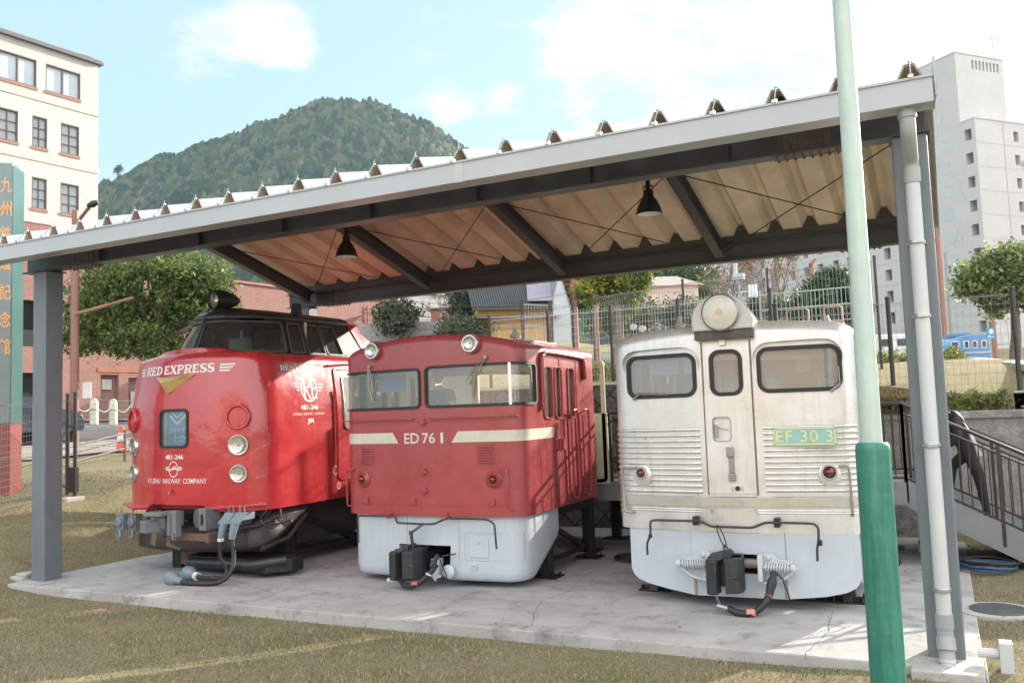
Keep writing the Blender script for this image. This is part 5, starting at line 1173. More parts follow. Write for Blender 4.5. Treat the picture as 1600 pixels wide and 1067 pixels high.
# spring brackets
spm=mat('spring_white',(.56,.60,.63),.45,var=.1,vs=12,dirt=.25)
for sx,xc in ((-1,9.86),(1,10.70)):
    s=MB()
    o1=[(.16,.12),(.02,.12),(-.05,.06),(-.20,.04),(-.20,-.02),(.16,-.02)]
    X=lambda a: xc-sx*(-a) if sx<0 else xc-a
    f=lambda a: xc+a if sx<0 else xc-a
    yq=1.22
    s.prism([(f(a),yq+.08,.49+b) for a,b in [(.15,.13),(.02,.13),(-.06,.07),(-.19,.06),(-.20,-.04),(-.06,-.15),(.10,-.19),(.15,-.16)]],(0,.025,0))
    s.tube(catm([(f(-.19),yq+.03,.47),(f(-.17),yq+.03,.42),(f(-.05),yq+.03,.34),(f(.10),yq+.03,.31),(f(.14),yq+.03,.33)]),.018,8)
    s.tube([(f(-.21),yq,.49),(f(.12),yq,.49)],.022,10).tube([(f(-.235),yq,.49),(f(-.19),yq,.49)],.042,12).tube([(f(-.26),yq,.49),(f(-.235),yq,.49)],.015,8).box(*sorted((f(.11),f(.16))),yq-.05,yq+.1,.34,.62)
    for a,b in ((.06,.09),(.08,-.13),(-.06,-.05)): s.lathe([(.028,0),(.028,.02),(.015,.03)],(f(a),yq+.08,.49+b),(0,-1,0),6)
    br_=s.build('coupler_bracket',spm,T3,bevel=.004)
    h=[]
    for i in range(9*14+1):
        t=i/14; h.append((f(-.17+.26*t/9),yq+.045*math.cos(2*math.pi*t),.49+.045*math.sin(2*math.pi*t)))
    MB().tube(h,.0085,6).build('coil_spring',spm,br_,smooth=60)
knuckle(T3,10.22,.93,.43,1.0)
liftbar(T3,[(9.275,1.24,.565),(9.275,1.24,.70),(9.325,1.24,.80),(9.325,1.24,.955),(9.38,1.24,.967),(9.93,1.24,.967),(10.03,1.24,.91),(10.50,1.24,.91),(10.64,1.24,.972),(11.15,1.24,.972),(11.19,1.24,.93),(11.185,1.24,.78),(11.165,1.24,.72),(11.16,1.24,.575)],.014)
for x in (9.86,10.76): MB().box(x-.03,x+.03,1.22,1.34,.92,1.02).tube([(x-.03,1.24,.967),(x+.03,1.24,.967)],.028,10).build('bar_bracket',blackp,T3,bevel=.006)
MB().box(9.30,9.34,1.22,1.26,.76,.80).build('bar_stop',blackp,T3,bevel=.006); MB().box(11.17,11.22,1.22,1.26,.74,.80).build('bar_stop',blackp,T3,bevel=.006)
def chainlink(a,b,w,r,mb):
    a=Vector(a);b=Vector(b);d=(b-a).normalized(); sd=d.cross(Vector((0,1,0))).normalized(); n=16;P=[]
    L=(b-a).length
    for i in range(n+1):
        t=2*math.pi*i/n; P.append(a+d*(L/2)+d*math.cos(t)*L/2+sd*math.sin(t)*w/2*(1 if abs(math.sin(t))<.95 else 1))
    mb.tube(P,r,6)
s=MB(); chainlink((10.11,1.22,.93),(10.22,1.12,.70),.05,.008,s); chainlink((10.20,1.12,.73),(10.24,1.08,.66),.04,.009,s); chainlink((10.23,1.08,.68),(10.235,1.06,.60),.03,.009,s); s.lathe([(.03,0),(.03,.03)],(10.235,1.06,.63),(0,0,1),10); s.build('lift_chain',bw,T3,smooth=50)
ho=MB().tube(catm([(10.24,1.0,.075),(10.34,.97,.04),(10.50,.98,.045),(10.62,1.04,.14),(10.68,1.12,.26)]),.038,12).build('air_hose',cabm,T3,smooth=60)
MB().tube([(10.44,.972,.041),(10.53,.985,.052)],.0405,12).build('hose_tag',mat('tag_pink',(.72,.25,.22),.6),ho)
MB().lathe([(.042,0),(.044,.05),(.05,.07),(.05,.13),(.035,.17),(.04,.22),(.02,.24)],(10.665,1.10,.24),(.25,.3,1),14).tube([(10.74,1.17,.44),(10.80,1.17,.38),(10.84,1.17,.26),(10.86,1.18,.16)],.010,6).build('hose_cock',cbm,T3,smooth=40)
MB().lathe([(.044,0),(.045,.03)],(10.655,1.09,.20),(.25,.3,1),14).build('hose_clamp',rust,T3)
s=MB(); chainlink((10.10,.98,.24),(10.13,.98,.17),.02,.004,s); chainlink((10.12,.98,.18),(10.15,.99,.12),.02,.004,s); chainlink((10.14,.98,.13),(10.17,1.0,.07),.02,.004,s); s.tube([(10.12,.97,.10),(10.28,1.0,.06)],.03,8); s.build('hose_chain',steelw,T3)
for x in (9.05,9.7,10.9,11.3):
    s=MB(); s.box(x,x+.14,2.0,2.14,0,.84); s.box(x-.13,x+.27,1.9,2.24,0,.02); s.prism([(x+.02,1.9,.02),(x+.12,1.9,.02),(x+.14,1.98,.35),(x,1.98,.35)],(0,.05,0))
    for a,b in ((-.09,.0),(-.09,-.06),(.22,-.06),(.22,.2)): s.tube([(x+a,2.0+b,.02),(x+a,2.0+b,.07)],.016,6).tube([(x+a,2.0+b,.02),(x+a,2.0+b,.035)],.026,6)
    s.build('support_stand',blackp,T3,bevel=.005); MB().box(x,x+.14,3.4,3.54,0,.84).build('support_post',blackp,T3)
s=MB(); s.bar((8.95,2.07,.78),(11.5,2.07,.78),.1,.12); s.build('support_beam',blackp,T3,bevel=.005)
MB().box(8.95,11.55,2.2,3.65,.72,.84).build('underframe',blackp,T3)
MB().box(8.98,11.5,1.60,1.72,2.1,2.36).build('control_desk',mintin,T3,bevel=.01)
s=MB(); s.box(8.95,9.7,yrC-.1,yrC-.05,1.2,3.0).box(10.8,11.1,yrC-.1,yrC-.05,1.2,3.0).box(8.95,11.6,yrC-.1,yrC-.05,2.85,3.05).box(9.2,9.24,1.9,1.94,1.2,3.0).box(9.4,9.44,2.2,2.24,1.2,3.0); s.build('rear_wall',cream,T3)
MB().box(9.25,9.62,1.72,1.74,2.66,2.84).box(9.68,9.84,1.72,1.74,2.66,2.84).build('sun_blind',mat('blind_lilac',(.30,.40,.78),.5),T3)
MB().lathe([(.10,0),(.10,.02),(.09,.025),(0,.025)],(11.0,2.2,2.72),(0,-1,0),24).tube([(11.0,2.22,2.72),(11.0,3.6,2.72)],.015,6).build('cab_gauge',mat('gauge_face',(.7,.7,.66),.4),T3)
# ================================================================ DECK, STAIRS, WALLS, FENCES
gpaint=mat('stair_paint',(.20,.225,.24),.5,var=.1,dirt=.2); brailm=mat('brown_rail',(.05,.04,.038),.4,var=.1,metal=.3); deckm=mat('deck_top',(.30,.30,.29),.8,dirt=.3)
dk=thing('viewing_deck','raised steel deck with brown balustrade running behind the train cabs','deck',(7.5,5.2,0))
DZ=1.10
MB().box(2.2,11.95,4.5,6.2,DZ-.05,DZ).build('deck_floor',deckm,dk); s=MB(); s.box(2.2,11.95,4.46,4.5,DZ-.28,DZ+.02).box(2.2,11.95,6.2,6.24,DZ-.28,DZ+.02)
for x in (3,5,7,9,11): s.box(x,x+.1,4.5,6.2,DZ-.2,DZ-.05)
s.build('deck_beam',gpaint,dk)
for x in (3.6,5.6,7.2,8.2,9.6,11.6):
    for y in (4.6,5.95): MB().box(x-.07,x+.07,y-.07,y+.07,-.02,DZ-.2).box(x-.2,x+.2,y-.16,y+.16,-.0,.02).build('deck_leg',blackp,dk)
def balustrade(parent,a,b,h=1.1,sp=.11,post=1.2,mat_=None):
    a=Vector(a);b=Vector(b); L=math.hypot(b.x-a.x,b.y-a.y); s=MB(); U=Vector((0,0,1))
    s.tube([a+U*h,b+U*h],.026,8); s.tube([a+U*(h-.14),b+U*(h-.14)],.016,6); s.bar(a+U*.08,b+U*.08,.03,.03)
    n=int(L/sp)
    for i in range(1,n): p=a+(b-a)*i/n; s.tube([p+U*.08,p+U*(h-.14)],.009,5)
    o=s.build('balustrade',mat_ or brailm,parent)
    n=max(1,int(round(L/post)))
    for i in range(n+1): p=a+(b-a)*i/n; MB().bar(p-U*.25,p+U*(h-.01),.045,.045,upv=(1,0,0)).build('rail_post',brailm,parent)
    return o
balustrade(dk,(2.2,6.15,DZ),(11.95,6.15,DZ)); balustrade(dk,(7.68,4.52,DZ),(8.75,4.52,DZ)); balustrade(dk,(11.2,4.52,DZ),(11.95,4.52,DZ))
st=thing('steel_staircase','grey steel staircase with brown handrails descending to the right from the deck','stairs',(12.8,5.2,0))
sl_=-.5; X0=11.95; X1=14.2
f=lambda x: DZ+sl_*(x-X0)
for y in (4.5,6.16):
    MB().prism([(X0,y,f(X0)+.05),(X0,y,f(X0)-.32),(X1,y,f(X1)-.36),(X1,y,f(X1)+.05)],(0,.04,0)).build('stringer',gpaint,st)
    balustrade(st,(X0,y+.02,DZ),(X1,y+.02,f(X1)),post=.9)
for k in range(7):
    x=X0+.32*k; z=DZ-.16*(k+1); MB().box(x,x+.34,4.54,6.16,z-.035,z).box(x-.005,x+.0,4.54,6.16,z,z+.16).build('tread',gpaint,st)
# retaining walls
stonem=bpy.data.materials.new('diamond_stone'); stonem.use_nodes=True; t=stonem.node_tree; b=t.nodes['Principled BSDF']; b.inputs['Roughness'].default_value=.85
tc=N(t,'ShaderNodeTexCoord'); mp=N(t,'ShaderNodeMapping'); mp.inputs['Rotation'].default_value=(0,R(45),0); t.links.new(tc.outputs['Object'],mp.inputs[0]); sp=N(t,'ShaderNodeSeparateXYZ'); t.links.new(mp.outputs[0],sp.inputs[0]); cb=N(t,'ShaderNodeCombineXYZ'); t.links.new(sp.outputs[0],cb.inputs[0]); t.links.new(sp.outputs[2],cb.inputs[1])
br=N(t,'ShaderNodeTexBrick'); br.offset=0; br.inputs['Scale'].default_value=1; br.inputs['Brick Width'].default_value=.30; br.inputs['Row Height'].default_value=.30; br.inputs['Mortar Size'].default_value=.015; br.inputs['Color1'].default_value=(.10,.11,.12,1); br.inputs['Color2'].default_value=(.17,.18,.19,1); br.inputs['Mortar'].default_value=(.05,.05,.05,1); t.links.new(cb.outputs[0],br.inputs[0])
n_=N(t,'ShaderNodeTexNoise'); n_.inputs['Scale'].default_value=18; n_.inputs['Detail'].default_value=6; t.links.new(tc.outputs['Object'],n_.inputs[0]); f_=N(t,'ShaderNodeMapRange'); f_.inputs[3].default_value=.5; f_.inputs[4].default_value=1.6; t.links.new(n_.outputs[0],f_.inputs[0])
mx=N(t,'ShaderNodeVectorMath',operation='SCALE'); t.links.new(br.outputs[0],mx.inputs[0]); t.links.new(f_.outputs[0],mx.inputs['Scale']); t.links.new(mx.outputs[0],b.inputs['Base Color']); bp=N(t,'ShaderNodeBump'); bp.inputs['Distance'].default_value=.05; t.links.new(n_.outputs[0],bp.inputs['Height']); t.links.new(bp.outputs[0],b.inputs['Normal'])
tag(MB().box(1.6,10.7,7.3,7.6,-.3,2.72).build('retaining_wall',stonem,base=(5,7.4,0)),'dark grey stone retaining wall laid in a diamond pattern behind the cabs','retaining wall')
rough=mat('rough_concrete',(.30,.30,.29),.9,var=.35,vs=6,bump=.8,bs=25,dirt=.6,dcol=(.12,.12,.11))
tag(MB().box(10.7,30,7.35,7.6,-.3,1.98).box(10.7,30,7.30,7.62,1.90,2.02).build('concrete_wall',rough,base=(13,7.4,0),bevel=.01),'rough grey concrete retaining wall behind the steel staircase','retaining wall')
tag(MB().box(13.75,13.8,7.2,7.26,.2,1.97).tube([(13.77,7.28,.2),(13.77,7.28,1.97)],.03,8).build('wall_pipe',mat('pipe_white',(.75,.76,.76),.4),base=(13.77,7.28,0)),'thin white vertical pipe on the rough concrete wall by the stairs','pipe')
# manhole, blue hose coil, cable
tag(MB().lathe([(.40,-.05),(.40,.012),(.30,.02),(.30,.016)],(12.86,2.02,.0),(0,0,1),36).build('manhole_ring',concl,base=(12.86,2.02,0)),'round concrete surround with iron manhole cover beside the right column','manhole')
mh=bpy.data.objects[-1] if False else [o for o in bpy.data.objects if o.name=='manhole_ring'][0]
mo=MB().lathe([(.285,.0),(.285,.026),(.27,.03),(0.001,.03)],(12.86,2.02,.0),(0,0,1),36)
for i in range(-9,10):
    for j in range(-9,10):
        x,y=i*.028,j*.028
        if math.hypot(x,y)<.26: mo.box(12.86+x-.008,12.86+x+.008,2.02+y-.008,2.02+y+.008,.030,.035)
mo.build('manhole_cover',mat('cast_iron',(.14,.145,.145),.5,metal=.5,var=.2),mh)
def coil(c,r0,n,rad,m,label,name):
    P=[];N_=n*28
    for i in range(N_):
        a=2*math.pi*i/28; rr_=r0+random.uniform(-.012,.012)+.03*math.sin(i*.13); P.append((c[0]+rr_*math.cos(a)*1.0,c[1]+rr_*math.sin(a)*.8,c[2]+.03+.012*(i/28)+.01*math.sin(i*.5)))
    return tag(MB().tube(P,rad,7).build(name,m,base=c,smooth=60),label,'hose')
coil((12.85,4.35,0),.30,6,.016,mat('hose_blue',(.04,.10,.20),.4),'coiled dark blue garden hose lying on the ground under the stairs','garden_hose')
coil((12.86,4.37,.06),.33,4,.014,cabm,'black cable coiled on top of the blue hose under the stairs','cable_coil')
coil((8.15,3.9,0),.22,3,.018,cabm,'black cable loops on the pad between the red and the silver locomotive cabs','cable_coil')
tag(MB().box(12.0,12.25,5.6,5.95,-.1,.14).build('concrete_block',concl,base=(12.1,5.7,0),bevel=.01),'small concrete block on the ground below the deck end','block')
# mesh fences
fm=mat('fence_dark',(.055,.05,.05),.45,metal=.3); fl_=mat('fence_wire',(.28,.29,.29),.4,metal=.5); fw_=mat('fence_white_wire',(.55,.56,.56),.4,metal=.3)
def meshfence(name,pts,h,label,wire,postm,sx=.10,sz=.10,r=.0035,postr=.035,lift=.05,vgap=None,hbars=None,posts=True,arch=0):
    o=thing(name,label,'fence',tuple(pts[0]))
    U=Vector((0,0,1))
    for a,b in zip(pts,pts[1:]):
        a=Vector(a);b=Vector(b);L=math.hypot(b.x-a.x,b.y-a.y); s=MB(); n=int(L/sx)
        for i in range(n+1):
            p=a+(b-a)*i/n; 
            q=[p+U*lift,p+U*h]
            if arch: q.append(p+U*(h+arch)+Vector((.0,.06,0))); q.append(p+U*(h+arch*.6)+Vector((0,.12,0)))
            s.tube(q,r,4,cap=False)
        m=int(h/sz)
        for j in range(m+1): s.tube([a+U*(lift+(h-lift)*j/m),b+U*(lift+(h-lift)*j/m)],r*1.15,4,cap=False)
        for z in (hbars or (lift,h*.5,h-.02)):
            s.tube([a+U*z+Vector((0,.012,0)),b+U*z+Vector((0,.012,0))],r*2.0,4,cap=False)
        s.build('mesh_panel',wire,o)
    if posts:
        for p in pts: 
            p=Vector(p); MB().tube([p-U*.3,p+U*(h+.08)],postr,10).lathe([(postr*1.2,0),(postr*1.2,.03),(postr*.5,.05)],p+U*(h+.07),(0,0,1),10).build('fence_post',postm,o,smooth=40)
    return o
def G(px,py,d): 
    v=at(px,py,d); return v
# left fence (in front of the road)
a=G(117,775,16.4); b_=G(205,757,17.8); dirv=(b_-a); 
pL=[Vector((a.x,a.y,a.z)),]
far=a+dirv*1.9; far.z=float(gh(far.x,far.y))
near=G(0,800,14.9); nn=a+(near-a)*1.35
near2=Vector((a.x-.15,a.y-.05,a.z))
meshfence('mesh_fence',[a,far],1.86,'grey welded mesh fence between the lawn and the road left of the red express cab',fl_,fm,sx=.055,sz=.10,r=.0028)
meshfence('mesh_gate_fence',[nn,near2],1.84,'grey mesh fence in front of the green sign pillar at the far left',fl_,fm,sx=.06,sz=.12,r=.0028)
pb=Vector(a); tag(MB().prism([(pb.x-.16,pb.y-.35,pb.z-.5),(pb.x+.22,pb.y-.35,pb.z-.5),(pb.x+.2,pb.y-.33,pb.z-.0),(pb.x-.16,pb.y-.33,pb.z-.0)],(0,.4,0)).build('post_footing',concl,base=tuple(pb),bevel=.015),'weathered concrete block at the foot of the left fence post','footing')
s=MB(); q=a+Vector((.0,-.03,.0)); s.box(q.x-.06,q.x+.12,q.y-.06,q.y+.02,q.z+.08,q.z+.55).tube([q+Vector((0,0,.1)),q+Vector((-.45,-.2,.35))],.02,6).tube([q+Vector((0,0,1.3)),q+Vector((-.45,-.2,1.5))],.02,6); tag(s.build('gate_latch',blackp,base=tuple(q)),'black gate latch box on the left fence post','latch')
q=G(137,607,16.3); tag(MB().box(q.x-.13,q.x+.10,q.y-.01,q.y+.01,q.z-.18,q.z+.12).build('notice_board',mat('notice_white',(.72,.72,.72),.5),base=tuple(q)),'blank white notice hung on the mesh fence beside the left post','notice')
# low kerb behind left fence
q1=G(110,768,17.0);q2=G(215,742,18.6); q2=q1+(q2-q1)*2; 
kb=MB(); A=[Vector((q1.x-3,q1.y-2.2,0)),Vector((q2.x,q2.y,0))]
for p in A: p.z=float(gh(p.x,p.y))
kb.bar(A[0]+Vector((0,0,.0)),A[1]+Vector((0,0,.0)),.22,.36); struct(kb.build('road_kerb',concl))
# guard rail tubes along the road
gr=thing('guard_rail','pair of brown horizontal guard rail tubes along the near edge of the road','guard rail',tuple(G(150,700,20)))
p1=G(95,712,20.3);p2=G(205,684,22.6); d_=p2-p1
for dz in (0,.16,-.22): MB().tube([p1-d_*1.2+Vector((0,0,dz)),p2+d_+Vector((0,0,dz))],.025,8).build('rail_tube',mat('rail_brown',(.12,.09,.085),.5),gr)
for t in (-.9,0,.9,1.8): p=p1+d_*t; MB().tube([p+Vector((0,0,.25)),Vector((p.x,p.y,float(gh(p.x,p.y))))],.035,8).build('rail_post',MATS['rail_brown'],gr)
# cone
q=G(190,706,24); q.z=float(gh(q.x,q.y))+.03
cn=MB().lathe([(.05,.68),(.07,.66),(.14,.03),(.14,.0)],q,(0,0,1),18).box(q.x-.19,q.x+.19,q.y-.19,q.y+.19,q.z,q.z+.03).build('traffic_cone',mat('cone_orange',(.75,.10,.03),.5),base=tuple(q),smooth=30); tag(cn,'orange traffic cone with white band standing on the road','traffic cone')
MB().lathe([(.098,.50),(.122,.26)],q,(0,0,1),18,cap=False).build('reflective_band',whitep,cn)
# bollards with chain
bol=thing('chain_bollard','pale round-topped bollard left of the pair before the brick building','bollard',tuple(G(147,663,34)),'bollards joined by a chain')
q=Vector(G(147,663,34)); MB().lathe([(.16,0),(.155,.85),(.13,.97),(.07,1.02),(.001,1.03)],q,(0,0,1),18).build('bollard_post',mat('bollard_paint',(.58,.60,.50),.5),bol,smooth=40); MB().lathe([(.165,.55),(.17,.58),(.165,.61)],q,(0,0,1),18).build('bollard_band',mat('band_olive',(.35,.38,.30),.5),bol)
c2=copy_tree(bol,tuple(G(177,663,35)),'pale round-topped bollard right of the pair before the brick building')
def sagchain(a,b,sag,label,r=.02):
    P=[a+(b-a)*t+Vector((0,0,-sag*4*t*(1-t))) for t in [i/14 for i in range(15)]]; tag(MB().tube(P,r,6).build('chain',mat('chain_pale',(.6,.58,.5),.5),base=tuple(a),smooth=60),label,'chain','chains between the bollards')
z9=Vector((0,0,.85)); q2=Vector(G(177,663,35)); sagchain(q+z9,q2+z9,.35,'pale sagging chain strung between the two bollards'); sagchain(q2+z9,q2+(q2-q)+z9,.35,'pale sagging chain running right from the right-hand bollard')
sagchain(q-(q2-q)+z9,q+z9,.35,'pale sagging chain running left from the left-hand bollard')
# sign pillar
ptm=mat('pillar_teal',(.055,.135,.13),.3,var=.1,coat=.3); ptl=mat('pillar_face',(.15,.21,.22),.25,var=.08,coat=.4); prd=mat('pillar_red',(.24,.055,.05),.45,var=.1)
q=G(14,600,16.6); zb=float(gh(q.x,q.y))
pl=thing('sign_pillar','tall teal sign pillar with gold vertical lettering and red base at the left edge','sign',(q.x,q.y,zb))
Xp=q.x
# angular plan: front-left face turned to the camera, right face narrower
dl=Vector((-.93,-.36,0)).normalized(); dr_=Vector((-.62,.785,0)).normalized()
C0=Vector((G(17,600,16.2).x,G(17,600,16.2).y,0)); 
dl=Vector((-.785,-.62,0)).normalized(); dr_=Vector((-.62,.785,0)).normalized()
W1,W2=1.1,.62
foot=[C0,C0+dr_*W2,C0+dr_*W2+dl*W1,C0+dl*W1]
def pil(z0,z1): return MB().prism([(p.x,p.y,z0) for p in foot],(0,0,z1-z0))
pil(zb-.2,2.35+.02).build('pillar_base',prd,pl); pil(2.372,7.35).build('pillar_body',ptl,pl,bevel=.02)
nR=Vector((dr_.y,-dr_.x,0)); s=MB(); o_=nR*.003; 
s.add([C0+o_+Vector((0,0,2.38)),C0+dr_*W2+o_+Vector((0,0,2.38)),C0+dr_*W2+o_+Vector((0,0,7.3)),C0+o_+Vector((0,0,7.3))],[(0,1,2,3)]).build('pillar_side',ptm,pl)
nF=Vector((dl.y,-dl.x,0)); nF=-nF if nF.dot(CAM-C0)<0 else nF
Mf=lambda u,v,d: tuple(C0+dl*(-u)+nF*d+Vector((0,0,v)))
s=MB()
for ch,yy in (('九',287),('州',325),('鉄',365),('道',410),('記',457),('念',500),('館',542)):
    v=2.3+(640.4-.0357*(10-803.8)-yy)*16.3/FOC; text(s,Mf,ch,-.215,-.01,v-.15,v+.15,.006,bold=.02)
s.build('pillar_lettering',mat('letter_gold',(.62,.33,.14),.4,metal=.2),pl)
# street lamp
lm=mat('lamp_brown',(.25,.12,.09),.5,var=.08)
ba=G(116,700,27); bx,by=ba.x,ba.y; z0=float(gh(bx,by)); zt=G(117,322,27).z
sl=thing('street_lamp','brown street lamp with a slanting arm and black lamp head beside the brick building','street lamp',(bx,by,z0))
MB().tube([(bx,by,z0),(bx,by,zt-2),(bx,by,zt)],[.14,.12,.10],12).build('lamp_pole',lm,sl,smooth=40)
e=G(141,322,27); MB().tube([(bx,by,G(118,345,27).z),tuple(e)],.055,8).build('lamp_arm',lm,sl)
e1=G(137,322,27);e2=G(153,316,27); MB().tube([tuple(e1),tuple((e1+e2)/2),tuple(e2)],[.06,.11,.07],10).build('lamp_head',blackp,sl,smooth=50)
e1=G(133,487,27);e2=G(208,465,27); MB().tube([tuple(e1),tuple(e1+(e2-e1)*.5),tuple(e1+(e2-e1)*.5),tuple(e2)],[.06,.06,.04,.04],8).tube([tuple(G(118,490,27)),tuple(e1)],.06,8).build('banner_arm',lm,sl)
# ---------------------------------------------------------------- parked dark car
def car(loc,rz,col,label):
    t=bpy.data.objects.new('parked_car',None); COL.objects.link(t); t.location=loc; t.rotation_euler=(0,0,rz); t['_org']=(0,0,0); tag(t,label,'car')
    prof=[(-2.2,.35),(-2.25,.75),(-2.1,.95),(-1.4,1.05),(-.75,1.48),(.6,1.5),(1.35,1.05),(2.1,.9),(2.25,.6),(2.2,.32)]
    P=[];n=len(prof)
    rowsx=[]
    for y,k in ((-.88,.0),(-.86,.6),(-.7,1),(.7,1),(.86,.6),(.88,0)):
        P+=[(x,y if z<1.02 else y*(1-.16*(z-1.0)/.5),z) for x,z in prof]
    F=[(j*n+i,j*n+(i+1)%n,(j+1)*n+(i+1)%n,(j+1)*n+i) for j in range(5) for i in range(n)]+[tuple(range(n)),tuple(range(5*n,6*n))[::-1]]
    MB().add(P,F).build('body',mat('car_paint_'+label[:5],col,.2,coat=.8,var=.05),t,bevel=.04,smooth=40)
    for s_ in (-1,1):
        MB().prism([(-1.15,s_*.885,1.05),(1.15,s_*.885,1.05),(.55,s_*.83,1.40),(-.65,s_*.83,1.40)],(0,s_*.01,0)).build('side_window',mat('car_glass',(.05,.06,.07),.05),t)
        for x in (-1.35,1.35):
            w_=MB().lathe([(.0,-.1),(.30,-.1),(.33,-.06),(.33,.06),(.30,.1),(.2,.1)],(x,s_*.80,.33),(0,1,0),22).build('wheel',rubber,t,smooth=40); MB().lathe([(.19,.0),(.18,.02),(.001,.01)],(x,s_*.905,.33),(0,s_,0),14).build('rim',chrome,w_)
    MB().box(2.2,2.27,.5,.8,.62,.76).build('headlight',lens,t); MB().box(2.2,2.27,-.8,-.5,.62,.76).build('headlight',lens,t); MB().prism([(1.32,-.66,1.08),(1.32,.66,1.08),(.66,.62,1.45),(.66,-.62,1.45)],(.02,0,.02)).build('windscreen',MATS['car_glass'],t)
    return t
q=G(-8,702,25.5); car((q.x,q.y,float(gh(q.x,q.y))+.03),math.atan2(fdir.y,fdir.x),(.012,.016,.03),'dark navy car parked on the road behind the left shelter column')
# ---------------------------------------------------------------- right side fences and things
f1=G(1405,628,15.2); f2=G(1572,622,13.6); z_=2.25
f1.z=f2.z=2.25; f1.y=7.85; f2.y=7.85; f1.x=11.72; f2.x=13.62; f0=Vector((9.8,7.85,2.3))
meshfence('tall_mesh_fence',[f0,f1,f2],1.68,'dark mesh fence on top of the concrete wall behind the right shelter column',fl_,fm,sx=.10,sz=.16,r=.0025,postr=.04)
tag(MB().box(13.5,14.1,7.62,7.95,1.98,2.32).build('wall_block',concl,base=(13.8,7.8,2),bevel=.01),'concrete block at the foot of the rightmost fence post above the wall','block')
jb=MB().box(13.95,14.15,7.56,7.62,2.03,2.22).build('junction_box',mat('box_grey',(.5,.52,.52),.5),base=(14.0,7.6,2.1),bevel=.005); tag(jb,'small grey electrical box on the concrete block at the right edge','box')
fwp=[Vector((3.1,9.2,2.8)),Vector((4.6,9.2,2.8)),Vector((6.1,9.2,2.8)),Vector((7.6,9.2,2.8)),Vector((9.5,9.2,2.85))]
fw2=[Vector((4.55,12.2,3.0)),Vector((7.2,11.2,3.0)),Vector((9.2,10.8,3.0)),Vector((11.4,10.6,3.0))]
meshfence("white_mesh_fence",fwp,1.6,'pale mesh fence with curved top wires above the dark stone wall',fw_,fm,sx=.07,sz=.16,r=.003,arch=.08)
fw3=[Vector((-1.0,13.9,3.2)),Vector((1.2,13.9,3.2)),Vector((3.3,13.9,3.2))]
meshfence('school_fence',[at(818,545,22),at(862,545,22.5),at(897,545,23)],1.15,'white bar fence with dark posts in front of the yellow house',fw_,fm,sx=.09,sz=.5,r=.004,postr=.04)
meshfence('upper_fence',fw2,2.1,'tall pale bar fence with dark posts rising behind the silver cab roof',fl_,fm,sx=.075,sz=.9,r=.0035,postr=.03)
meshfence('distant_fence',[at(1190,512,26),at(1345,500,25)],1.0,'pale green bar fence in front of the round evergreen tree above the silver cab',mat('fence_greenish',(.36,.44,.40),.5),mat('fp2',(.2,.24,.22),.5),sx=.12,sz=.5,r=.008)
# brick wall right
brick2=brickmat('wall_brick',(.26,.13,.12),(.33,.19,.17),(.20,.16,.15),.21,.075,.008)
def wallseg(name,A,B,za,zb,h,th,m,label,cat,cap=None):
    A=Vector((A[0],A[1],0));B=Vector((B[0],B[1],0)); L=(B-A).length; ang=math.atan2(B.y-A.y,B.x-A.x)
    o=MB().add([(0,0,-1),(L,0,-1+(zb-za)),(L,th,-1+(zb-za)),(0,th,-1),(0,0,h),(L,0,h+zb-za),(L,th,h+zb-za),(0,th,h)],[(3,2,1,0),(4,5,6,7),(0,1,5,4),(1,2,6,5),(2,3,7,6),(3,0,4,7)])
    ob=o.build(name,m,None); ob.location=(A.x,A.y,za); ob.rotation_euler=(0,0,ang); tag(ob,label,cat)
    if cap:
        c=MB().add([(0,-.04,h+.002),(L,-.04,h+zb-za+.002),(L,th+.04,h+zb-za+.002),(0,th+.04,h+.002),(0,-.04,h+.12),(L,-.04,h+zb-za+.12),(L,th+.04,h+zb-za+.12),(0,th+.04,h+.12)],[(3,2,1,0),(4,5,6,7),(0,1,5,4),(1,2,6,5),(2,3,7,6),(3,0,4,7)]).build('coping',cap,None); c.parent=ob
    return ob
wallseg('brick_wall',(14.25,8.0),(13.35,19.0),2.0,2.6,.6,.3,brick2,'pinkish brick wall with pale coping climbing away on the right','brick wall',concl)
wallseg('brick_wall',(14.25,8.0),(20,7.7),2.0,2.0,.5,.3,brick2,'pinkish brick wall with pale coping facing forward at the right edge','brick wall',concl)
# ================================================================ VEGETATION
def leafmat(name,col,tr=.35,var=.35):
    m=bpy.data.materials.new(name); m.use_nodes=True; t=m.node_tree; t.nodes.clear(); o=N(t,'ShaderNodeOutputMaterial')
    tc=N(t,'ShaderNodeTexCoord'); n=N(t,'ShaderNodeTexNoise'); n.inputs['Scale'].default_value=2.2; n.inputs['Detail'].default_value=5; t.links.new(tc.outputs['Object'],n.inputs[0])
    cr=N(t,'ShaderNodeValToRGB'); cr.color_ramp.elements[0].position=.35; cr.color_ramp.elements[1].position=.65; cr.color_ramp.elements[0].color=(*[c*(1-var) for c in col],1); cr.color_ramp.elements[1].color=(*[min(1,c*(1+var)) for c in col],1); t.links.new(n.outputs[0],cr.inputs[0])
    b=N(t,'ShaderNodeBsdfPrincipled'); b.inputs['Roughness'].default_value=.5; b.inputs['Specular IOR Level'].default_value=.35; t.links.new(cr.outputs[0],b.inputs['Base Color'])
    tl=N(t,'ShaderNodeBsdfTranslucent'); t.links.new(cr.outputs[0],tl.inputs[0]); mx=N(t,'ShaderNodeMixShader'); mx.inputs[0].default_value=tr; t.links.new(b.outputs[0],mx.inputs[1]); t.links.new(tl.outputs[0],mx.inputs[2]); t.links.new(mx.outputs[0],o.inputs[0]); MATS[name]=m; return m
